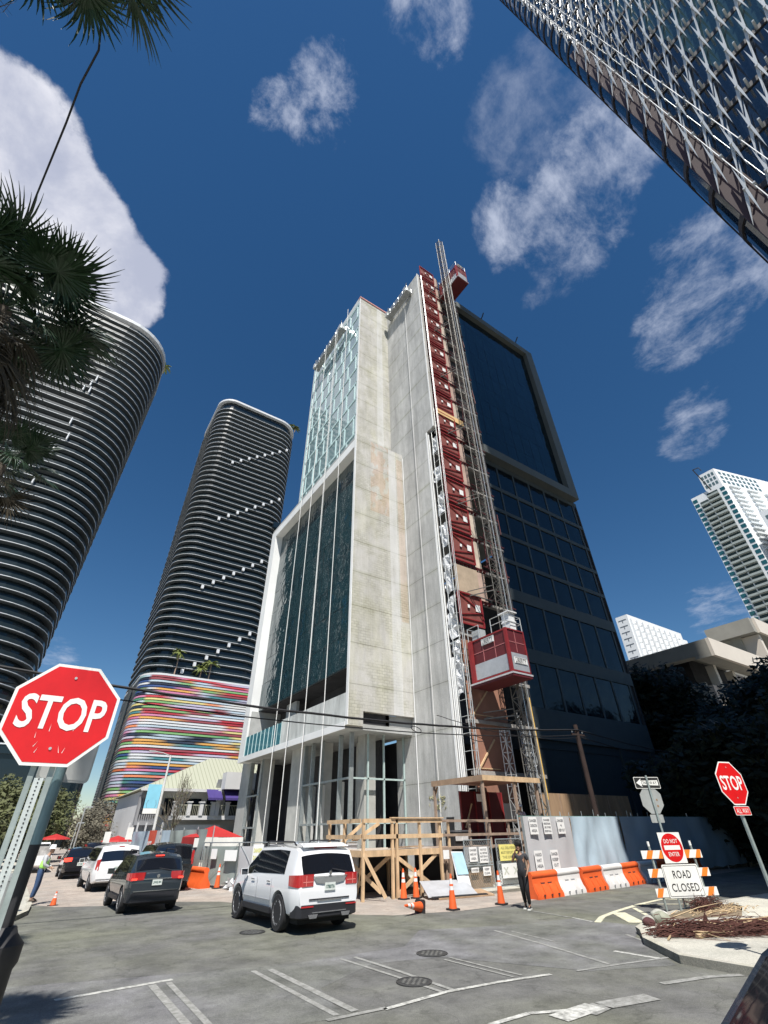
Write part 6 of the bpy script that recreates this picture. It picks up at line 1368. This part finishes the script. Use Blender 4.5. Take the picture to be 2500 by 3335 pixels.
# ================================================================ trees and palms
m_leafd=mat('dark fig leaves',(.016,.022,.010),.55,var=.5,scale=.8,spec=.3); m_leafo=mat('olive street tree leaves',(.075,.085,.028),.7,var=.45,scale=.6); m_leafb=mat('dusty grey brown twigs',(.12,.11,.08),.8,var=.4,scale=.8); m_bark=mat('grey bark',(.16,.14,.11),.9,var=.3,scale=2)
def tree(label,x,y,h,r,n,ls,m,seed,zlow=.35,group='trees',trunk_r=.22,clumps=26,bare=False):
    t=thing('street_tree',label,'tree',(x,y,0),group=group); rr=random.Random(seed); tk=MB(); tk.tube([(0,0,0),(.1,.05,h*.2),(.05,-.1,h*.42)],[trunk_r,trunk_r*.8,trunk_r*.6],8)
    cl=[]
    for i in range(clumps):
        a=rr.random()*2*PI; u=rr.random()**.5; zz=h*(zlow+(1-zlow)*rr.random()); env=math.sin(PI*min(1,max(0.08,(zz/h-zlow+.12)/(1.12-zlow))))**.6; cl.append((math.cos(a)*r*u*env,math.sin(a)*r*u*env,zz*.94,r*rr.uniform(.22,.42)))
    for c in cl[::2 if not bare else 1]:
        s=V((.05,-.1,h*.42)) if not bare else V((rr.uniform(-.1,.1),rr.uniform(-.1,.1),h*rr.uniform(.2,.45))); mid=s.lerp(V(c[:3]),.5)+V((rr.uniform(-.3,.3),rr.uniform(-.3,.3),.2)); tk.tube([s,mid,V(c[:3])],[trunk_r*.4,trunk_r*.22,.02],5)
        if bare:
            for k in range(5): e=V(c[:3])+V((rr.uniform(-.6,.6),rr.uniform(-.6,.6),rr.uniform(.1,.9))); tk.tube([mid.lerp(V(c[:3]),rr.random()),e],[.018,.008],4)
    tk.build('trunk',m_bark,t)
    b=MB()
    for i in range(n):
        c=cl[rr.randrange(len(cl))]; d=V((rr.gauss(0,1),rr.gauss(0,1),rr.gauss(0,1))).normalized()*c[3]*(rr.random()**.35)*1.15; p=V(c[:3])+V((d.x,d.y,d.z*.75))
        a=V((rr.gauss(0,1),rr.gauss(0,1),rr.gauss(0,.6))).normalized(); q=a.orthogonal().normalized(); s=ls*rr.uniform(.5,1.2); b.add([p-a*s,p+q*s*.45,p+a*s,p-q*s*.45],[(0,1,2,3)])
    if n: b.build('crown',m,t)
    return t
gd='dark trees behind the shaded blue fence'
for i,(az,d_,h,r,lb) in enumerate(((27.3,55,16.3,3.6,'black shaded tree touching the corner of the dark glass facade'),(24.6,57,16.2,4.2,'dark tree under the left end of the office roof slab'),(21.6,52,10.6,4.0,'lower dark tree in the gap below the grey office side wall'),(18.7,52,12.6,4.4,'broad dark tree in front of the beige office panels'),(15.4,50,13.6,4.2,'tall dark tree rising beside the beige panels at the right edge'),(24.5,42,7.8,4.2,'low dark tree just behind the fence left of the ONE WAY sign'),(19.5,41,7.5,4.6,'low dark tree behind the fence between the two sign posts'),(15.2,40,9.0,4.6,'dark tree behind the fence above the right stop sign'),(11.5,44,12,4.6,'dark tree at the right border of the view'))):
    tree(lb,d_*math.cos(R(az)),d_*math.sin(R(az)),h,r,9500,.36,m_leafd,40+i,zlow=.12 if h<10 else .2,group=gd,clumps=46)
gl='street trees on the left side'
for i,(x,y,h,r,lb) in enumerate(((-3.2,44,4.9,3.2,'olive green tree at the left edge under the near stop sign'),(-1.2,54,5.7,3.0,'olive tree filling the gap between the two near sign posts'),(.8,66,7.0,3.4,'tallest olive tree on the left street, right of the black pole'),(-2.5,78,8.0,4.5,'farther olive tree partly behind the tallest one'),(3.2,92,7.6,3.8,'far olive tree ending the view up the left street'))):
    tree(lb,x,y,h,r,5200,.24,m_leafo,70+i,zlow=.25,group=gl,clumps=34)
for i,(x,y,h,r,lb) in enumerate(((8.3,76,5.6,3.2,'grey leafless looking tree left of the painted podium base'),(11.0,84,6.0,3.6,'grey leafless looking tree in front of the podium base'),(6.4,68,4.4,2.4,'low grey shrubby tree above the red umbrella'))):
    tree(lb,x,y,h,r,2600,.16,m_leafb,80+i,zlow=.15,group='bare grey trees',clumps=34,bare=True)
tree('bare winter branched tree in front of the pale ribbed roof',10.9,48,6.3,1.7,160,.09,m_leafo,90,zlow=.35,group='bare grey trees',clumps=26,trunk_r=.09,bare=True)
# near palms
m_pg=mat('palm frond green',(.014,.038,.014),.45,var=.35,scale=6,spec=.5); m_pb=mat('dry palm frond',(.045,.036,.020),.65,var=.6,scale=5); m_ptr=mat('palm trunk',(.10,.08,.06),.9,var=.3,scale=5)
def fan_mesh(name,m,pet,rad,n,droop,seed,spread=2.55,fold=.35,wd=.022):
    """fan leaf: petiole along +x, leaflets radiating from its tip"""
    rr=random.Random(seed); b=MB(); pts=[V((pet*t,0,.10*math.sin(t*PI*.6)-.12*t*t*droop)) for t in (0,.25,.5,.75,1)]; b.tube(pts,[.018,.014,.012,.010,.008],5); o=pts[-1]
    for i in range(n):
        a=-spread+2*spread*i/(n-1)+rr.uniform(-.04,.04); L_=rad*(1-.30*abs(a)/spread)*rr.uniform(.85,1.08); up=fold*abs(math.sin(a))+rr.uniform(-.08,.08)
        d=V((math.cos(a),math.sin(a),up)).normalized(); s=V((-math.sin(a),math.cos(a),0)); prev=o; pw=.006; q=5
        P=[o+d*L_*t+V((0,0,-droop*.55*L_*t**2.4)) for t in (0,.3,.6,.82,1)]; W=[.007,wd,wd*.85,wd*.45,.002]
        vs=[]
        for p,w in zip(P,W): vs+=[p-s*w,p+V((0,0,.012 if w>.01 else 0)),p+s*w]
        b.add(vs,[(k*3+j,(k+1)*3+j,(k+1)*3+j+1,k*3+j+1) for k in range(4) for j in range(2)])
    return b.mesh(name,m)
def fan_palm(label,base,heart,nlive,ndead,seed,scale=1.,up=(.1,1.2),dead_el=(-1.45,-.7)):
    t=thing('fan_palm',label,'palm tree',base,group='fan palms by the near stop sign'); rr=random.Random(seed); h=V(heart)-V(base)
    MB().tube([V((0,0,0)),h*.5+V((.05,0,0)),h],[.20,.17,.13],12).build('trunk',m_ptr,t)
    live=[fan_mesh('frond',m_pg,1.0,.78,40,.35+.3*k,seed+k) for k in range(4)]; dead=[fan_mesh('dry_frond',m_pb,.75,.85,34,1.1+.4*k,seed+20+k,spread=1.9,fold=.1,wd=.014) for k in range(4)]
    def put(me,nm,yaw,el,roll,sc,off=0):
        o=bpy.data.objects.new(nm,me); C.objects.link(o); o.parent=t; o.location=h+V((0,0,off)); m=M4.Rotation(yaw,4,'Z')@M4.Rotation(-el,4,'Y')@M4.Rotation(roll,4,'X'); o.rotation_euler=m.to_euler(); o.scale=(sc,)*3
    for i in range(nlive): put(live[i%4],'frond',i*2.399+rr.uniform(-.2,.2),rr.uniform(*up) if i>3 else rr.uniform(.95,1.25),rr.uniform(-.6,.6),scale*rr.uniform(.8,1.05))
    for i in range(ndead): put(dead[i%4],'dry_frond',i*2.399+rr.uniform(-.3,.3),rr.uniform(*dead_el),rr.uniform(-.9,.9),scale*rr.uniform(.75,1.15),-rr.random()**1.3*2.5)
    return t
fan_palm('shaggy fan palm with a thick skirt of dry fronds rising at the left edge',(-3.2,6.2,0),(-2.5,6.0,8.3),44,98,11,1.0,up=(-.6,.95))
fan_palm('fan palm whose dark crown hangs in from the top left edge',(-4.1,1.1,0),(-2.85,1.95,10.9),20,5,31,.95,up=(-.95,.6))
fan_palm('third fan palm further back, hidden behind the shaggy one',(-3.4,12.4,0),(-3.1,12.2,9.6),24,14,51,.9,up=(-.4,1.1))
# cut palm debris, rocks and roots on the corner island
m_hus=mat('brown palm fibre',(.085,.032,.024),.9,var=.5,scale=6); m_husl=mat('pale dry frond stalk',(.46,.34,.20),.8,var=.25,scale=5)
t=thing('cut_palm_fronds','heap of brown cut palm fronds and fibre lying along the kerb of the right corner','palm debris',(12.6,7.6,.13)); rr=random.Random(6)
def fibres(b,path,n,wd,hg,r=.008,lmin=.3,lmax=1.0,flat_=.2):
    for i in range(n):
        k=rr.random()*(len(path)-1.001); j=int(k); p=V(path[j]).lerp(V(path[j+1]),k-j)+V((rr.gauss(0,wd),rr.gauss(0,wd),abs(rr.gauss(0,hg)))); d=(V(path[j+1])-V(path[j])).normalized()+V((rr.gauss(0,.35),rr.gauss(0,.35),rr.gauss(0,flat_))); L_=rr.uniform(lmin,lmax); q=p+d*L_; q.z=max(.01,q.z*.7); mid=(p+q)/2+V((rr.gauss(0,.04),rr.gauss(0,.04),rr.uniform(0,.07))); b.tube([p,mid,q],[r,r*.8,r*.3],4)
path=[(-.1,.3,0),(.5,0,0),(1.3,-.5,0),(2.3,-.95,0),(3.4,-1.35,0),(5.2,-1.9,0)]
b=MB(); fibres(b,path,1300,.14,.10); b.build('fibre_bundle',m_hus,t)
b=MB(); fibres(b,path,34,.13,.12,r=.012,lmin=.4,lmax=1.2); b.tube([(.35,-.35,.03),(1.2,-.55,.10),(2.3,-.85,.20),(3.3,-1.0,.22)],[.05,.045,.04,.03],6); b.tube([(-.35,-.1,.02),(.2,.1,.05),(.8,-.3,.08)],.02,5); b.build('frond_stalk',m_husl,t)
b=MB(); b.add([(1.0,-.2,.05),(1.15,-.35,.05),(1.05,-.3,.38),(1.1,-.1,.05)],[(0,1,2),(1,3,2),(3,0,2)]); b.build('sheath_tip',m_hus,t)
t=thing('root_clump','clump of reddish brown roots in the planting bed at the foot of the barricade','roots',(17.3,9.1,.14)); b=MB(); fibres(b,[(-.6,.1,0),(0,.1,.05),(.7,.2,0)],420,.14,.11,r=.007,lmin=.15,lmax=.4,flat_=.5); b.build('fibre_bundle',m_hus,t)
b=MB(); fibres(b,[(-1.4,-.3,0),(0,-.5,0),(1.2,-.2,0)],60,.25,.02,r=.012,lmin=.1,lmax=.5,flat_=.05); b.build('twigs',m_husl,t)
for i,(x,y,s,lb) in enumerate(((14.25,8.72,.21,'largest grey green stone at the tip of the corner island'),(14.0,8.95,.15,'second stone leaning on the largest one at the island tip'),(13.72,8.78,.14,'dark reddish stone nearest the road at the island tip'),(14.7,9.05,.19,'pale stone beside the planting bed edge'),(15.1,9.2,.13,'white small stone by the planting bed corner'))):
    bm=bmesh.new(); bmesh.ops.create_icosphere(bm,subdivisions=3,radius=s)
    for v in bm.verts: n_=NZ.noise(v.co*6+V((i*7,0,0))); v.co*=1+.25*n_; v.co.z*=.7
    me=bpy.data.meshes.new('stone'); bm.to_mesh(me); bm.free(); me.materials.append(mat(('mossy stone','grey stone','dark red stone','pale stone','white stone')[i],((.30,.31,.24),(.34,.33,.29),(.08,.03,.03),(.42,.42,.36),(.66,.64,.60))[i],.9,var=.2,scale=8)); me.polygons.foreach_set('use_smooth',[True]*len(me.polygons)); o=bpy.data.objects.new('stone',me); C.objects.link(o); o.location=(x,y,.13+s*.4); tag(o,lb,'stone','stones at the island tip')
t=thing('litter_bin','grey rounded litter bin standing on the left pavement behind the near sign posts','litter bin',(.45,22.6,.13)); MB().lathe([(.24,0),(.28,.1),(.30,.8),(.31,.82)],18).build('body',mat('grey plastic bin',(.26,.27,.27),.6,var=.1),t,smooth=40); MB().lathe([(.32,.82),(.30,.92),(.12,1.0),(.001,1.02)],18).build('lid',mat('grey bin lid',(.2,.21,.21),.6),t,smooth=40)
t=thing('white_bench_wall','low white block wall with a rusty foot at the left edge behind the sign posts','low wall',(-1.6,26,.13)); MB().box(-1.6,.5,0,.4,0.1,1.25).build('block',m_white,t); MB().box(-1.6,.5,-.02,.42,0,.1).build('foot',m_redin,t)
# ================================================================ people
def skin_mesh(name,pts,edges,rad,m,sub=1,rootv=0):
    me=bpy.data.meshes.new(name); me.from_pydata([tuple(p) for p in pts],edges,[]); o=bpy.data.objects.new('tmp_'+name,me); C.objects.link(o)
    md=o.modifiers.new('s','SKIN'); md.use_smooth_shade=True
    for i,v in enumerate(me.skin_vertices[0].data): r=rad[i]; v.radius=(r,r) if not isinstance(r,tuple) else r; v.use_root=(i==rootv)
    s=o.modifiers.new('d','SUBSURF'); s.levels=sub; s.render_levels=sub
    bpy.context.view_layer.update(); nm=bpy.data.meshes.new_from_object(o.evaluated_get(bpy.context.evaluated_depsgraph_get())); bpy.data.objects.remove(o); nm.name=name
    nm.materials.clear(); nm.materials.append(m); nm.polygons.foreach_set('use_smooth',[True]*len(nm.polygons)); return nm
def part(me,name,par): o=bpy.data.objects.new(name,me); C.objects.link(o); o.parent=par; return o
def hand(P,E,Rr,wi,w,d,side,curl):
    """palm with five unequal fingers; w wrist point, d pointing direction, side = thumb side direction"""
    d=V(d).normalized(); s=V(side).normalized(); pn=d.cross(s).normalized(); pc=V(w)+d*.05; ip=len(P); P.append(pc); Rr.append((.036,.018)); E.append((wi,ip))
    for k,(off,L_) in enumerate(((.028,.072),(.010,.080),(-.009,.075),(-.026,.058))):
        a=pc+s*off+d*.035; b=a+d*L_*.5+pn*curl*.012; c=b+(d*(1-.5*curl)+pn*curl*.8).normalized()*L_*.5; j=len(P); P+= [a,b,c]; Rr+=[.011,.009,.0075]; E+=[(ip,j),(j,j+1),(j+1,j+2)]
    a=V(w)+d*.02+s*.035; b=a+(d*.6+s*.6).normalized()*.035; c=b+(d*.9+s*.15).normalized()*.03; j=len(P); P+=[a,b,c]; Rr+=[.013,.010,.008]; E+=[(ip,j),(j,j+1),(j+1,j+2)]
def person(label,loc,rz,J,mats,hair='short',hat=None,vest=None,height=1.75,shoe_white=True):
    """J joints (facing -y): hipL hipR kneeL kneeR footL footR (ankle), shL shR elL elR wrL wrR, chest neck head"""
    t=thing('person',label,'person',loc,rz); g={k:V(v) for k,v in J.items()}; sk=mats['skin']
    pel=g['pelvis']; P=[pel,pel.lerp(g['chest'],.5),g['chest'],g['neck'],g['neck'].lerp(g['head'],.45),g['head'],g['head']+V((0,.01,.095))]; Rr=[(.14,.10),(.125,.095),(.15,.105),.052,.062,(.078,.092),(.055,.062)]; E=[(0,1),(1,2),(2,3),(3,4),(4,5),(5,6)]
    # face: nose, chin, ears
    hd=g['head']; fd=V(g.get('face',(0,-1,0))).normalized(); rt=fd.cross(V((0,0,1)))
    for p,r in ((hd+fd*.095+V((0,0,-.01)),.012),(hd+fd*.075+V((0,0,-.085)),.022),(hd+rt*.085,.012),(hd-rt*.085,.012)): j=len(P); P.append(p); Rr.append(r); E.append((5,j))
    idx={}
    for s in 'LR':
        a=len(P); P+= [g['sh'+s],g['el'+s],g['wr'+s]]; Rr+=[.052,.040,.027]; E+=[(2,a),(a,a+1),(a+1,a+2)]; d=(g['wr'+s]-g['el'+s]).normalized(); hand(P,E,Rr,a+2,g['wr'+s],J.get('hd'+s,tuple(d)),(0,-1,0) if abs(d.y)<.7 else (1 if s=='L' else -1,0,0),.7)
        a=len(P); P+=[g['hip'+s],g['knee'+s],g['foot'+s],g['foot'+s]+V(J.get('toe'+s,(0,-.15,-.05)))]; Rr+=[.085,.056,.040,.032]; E+=[(0,a),(a,a+1),(a+1,a+2),(a+2,a+3)]
    part(skin_mesh('body',P,E,Rr,sk),'body',t)
    # shirt
    P=[pel+V((0,0,-.12)),pel.lerp(g['chest'],.45),g['chest'],g['chest'].lerp(g['neck'],.62)]; Rr=[(.178,.138),(.158,.125),(.172,.124),(.075,.068)]; E=[(0,1),(1,2),(2,3)]
    for s in 'LR':
        a=len(P); f=mats.get('sleeve',.62); P+=[g['sh'+s],g['sh'+s].lerp(g['el'+s],f)]; Rr+=[.073,.062]; E+=[(2,a),(a,a+1)]
        if f>=.99: P.append(g['el'+s].lerp(g['wr'+s],.9)); Rr.append(.045); E.append((a+1,a+2))
    part(skin_mesh('shirt',P,E,Rr,mats['shirt']),'shirt',t)
    if vest:
        P=[pel.lerp(g['chest'],-.05),pel.lerp(g['chest'],.5),g['chest']+V((0,0,.03)),g['chest'].lerp(g['neck'],.5)]; part(skin_mesh('safety_vest',P,[(0,1),(1,2),(2,3)],[(.205,.16),(.20,.155),(.21,.16),(.12,.10)],vest),'safety_vest',t)
        b=MB()
        for z in (.35,): pass
    P=[pel+V((0,0,.10)),pel+V((0,0,-.04))]; Rr=[(.155,.115),(.155,.12)]; E=[(0,1)]
    for s in 'LR': a=len(P); P+=[g['hip'+s]+V((0,0,-.03)),g['knee'+s],g['foot'+s]+V((0,0,.03))]; Rr+=[.108,.082,.062]; E+=[(1,a),(a,a+1),(a+1,a+2)]
    part(skin_mesh('trousers',P,E,Rr,mats['legs']),'trousers',t)
    for s in 'LR':
        f=g['foot'+s]; to=V(J.get('toe'+s,(0,-.15,-.05))); to=V((to.x,to.y,-f.z+.045)).normalized()*1 if 0 else to; tip=f+V((to.x*1.1,to.y*1.1,-(f.z)+.04)); heel=f+V((-to.x*.35,-to.y*.35,-(f.z)+.045)); mid=V((f.x+to.x*.45,f.y+to.y*.45,.055))
        sh=part(skin_mesh('shoe',[heel,mid,tip,V((f.x,f.y,.10))],[(0,1),(1,2),(1,3)],[(.042,.042),(.047,.045),(.042,.030),(.045,.045)],mats['shoe']),'shoe',t)
        b=MB(); dd=V((to.x,to.y,0)).normalized(); pp=V((-dd.y,dd.x,0)); hl=V((heel.x,heel.y,0))-dd*.03; tp=V((tip.x,tip.y,0))+dd*.03; b.add([hl-pp*.045,hl+pp*.045,tp+pp*.045,tp-pp*.045,hl-pp*.045+V((0,0,.035)),hl+pp*.045+V((0,0,.035)),tp+pp*.045+V((0,0,.03)),tp-pp*.045+V((0,0,.03))],[(0,3,2,1),(4,5,6,7),(0,1,5,4),(1,2,6,5),(2,3,7,6),(3,0,4,7)]); b.build('sole',mats['sole'],sh)
    # eyes, hair, hat
    b=MB()
    for s in (-1,1): q=hd+fd*.083+rt*s*.032+V((0,0,.018)); b.lathe([(.001,-.004),(.010,-.003),(.010,.003),(.001,.004)],8,axis='y',c=tuple(q))
    b.build('eyes',mat('dark eye',(.03,.02,.02),.4,var=0),t)
    if hair!='none':
        P=[hd+V((0,.02,.04))-fd*.02,hd+V((0,.0,.11)),hd-fd*.07+V((0,0,.02))]; Rr=[(.095,.10),(.075,.075),.075]; E=[(0,1),(0,2)]
        if hair=='bushy':
            Rr=[(.115,.115),(.10,.10),.09]
            rr=random.Random(4)
            for k in range(9): a=rr.random()*2*PI; P.append(hd+V((math.cos(a)*.10,math.sin(a)*.10,.10+rr.random()*.09))); Rr.append(.025); E.append((1,len(P)-1))
            P.append(hd-fd*.13+V((0,0,.15))); Rr.append(.05); E.append((1,len(P)-1))
        me=skin_mesh('hair',P,E,Rr,mats['hair']); part(me,'hair',t)
    if hat:
        b=MB(); cc=hd+V((0,.005,.05)); b.lathe([(.135,-.012),(.115,.0),(.112,.05),(.085,.095),(.04,.115),(.001,.118)],18,c=tuple(cc)); b.box(cc.x-.012,cc.x+.012,cc.y-.09,cc.y+.09,cc.z+.09,cc.z+.125); b.build('hard_hat',hat,t,smooth=50)
    return t
sk1=mat('brown skin',(.30,.16,.10),.5,var=.06); sk2=mat('tan skin',(.42,.25,.17),.5,var=.06)
walk=dict(pelvis=(0,0,.97),chest=(0,-.01,1.29),neck=(0,-.02,1.47),head=(0,-.05,1.60),face=(.1,-1,-.15),hipL=(.09,0,.91),hipR=(-.09,0,.91),kneeL=(.10,-.10,.50),kneeR=(-.08,.02,.50),footL=(.08,.02,.09),footR=(-.10,.22,.10),toeL=(0,-.15,-.04),toeR=(0,-.14,-.05),shL=(.19,0,1.41),shR=(-.19,0,1.41),elL=(.25,.02,1.13),wrL=(.20,-.17,.93),elR=(-.25,-.14,1.20),wrR=(-.10,-.24,1.44),hdR=(.3,.1,.8))
person('pedestrian in dark t-shirt and black trousers walking past the orange barrier, hand raised',(14.42,13.32,0),R(-62),walk,dict(skin=sk1,shirt=mat('charcoal t-shirt',(.035,.037,.042),.8,var=.5,scale=14),legs=mat('black trousers',(.008,.008,.010),.8,var=.1),shoe=m_black,sole=m_swht,hair=mat('black hair',(.01,.008,.008),.8)),hair='bushy')
stand=dict(pelvis=(0,0,.96),chest=(0,-.05,1.27),neck=(0,-.10,1.44),head=(0,-.15,1.57),face=(0,-1,-.4),hipL=(.10,0,.90),hipR=(-.10,0,.90),kneeL=(.12,-.03,.49),kneeR=(-.12,-.02,.49),footL=(.12,.03,.09),footR=(-.13,.03,.09),shL=(.19,-.04,1.39),shR=(-.19,-.04,1.39),elL=(.27,-.08,1.12),wrL=(.16,-.28,1.02),elR=(-.27,-.08,1.12),wrR=(-.16,-.28,1.02))
lime=mat('lime hi-vis fabric',(.42,.85,.16),.7,var=.06); jeans=mat('blue denim',(.035,.07,.15),.85,var=.25,scale=8); whh=mat('white hard hat',(.78,.78,.78),.3,var=0)
hm=dict(skin=sk2,shirt=mat('grey long sleeve shirt',(.45,.46,.47),.8),sleeve=1.0,legs=jeans,shoe=mat('brown work boot',(.10,.07,.05),.8),sole=m_black,hair=mat('black hair',(.01,.008,.008),.8))
person('construction worker in lime vest, white hard hat and jeans standing at the left kerb',(1.35,25.9,.10),R(75),stand,hm,hair='none',hat=whh,vest=lime)
person('worker in blue hard hat and lime vest behind the mesh fence',(11.6,25.3,0),R(40),stand,dict(hm),hair='none',hat=mat('pale blue hard hat',(.35,.45,.62),.3,var=0),vest=lime)
person('worker in white hard hat and pink shirt under the timber canopy',(22.4,20.2,1.46),R(-15),dict(stand,head=(0,-.08,1.60),neck=(0,-.04,1.45)),dict(hm,shirt=mat('pale pink shirt',(.60,.48,.52),.8),legs=mat('black work trousers',(.02,.02,.025),.8)),hair='none',hat=whh)
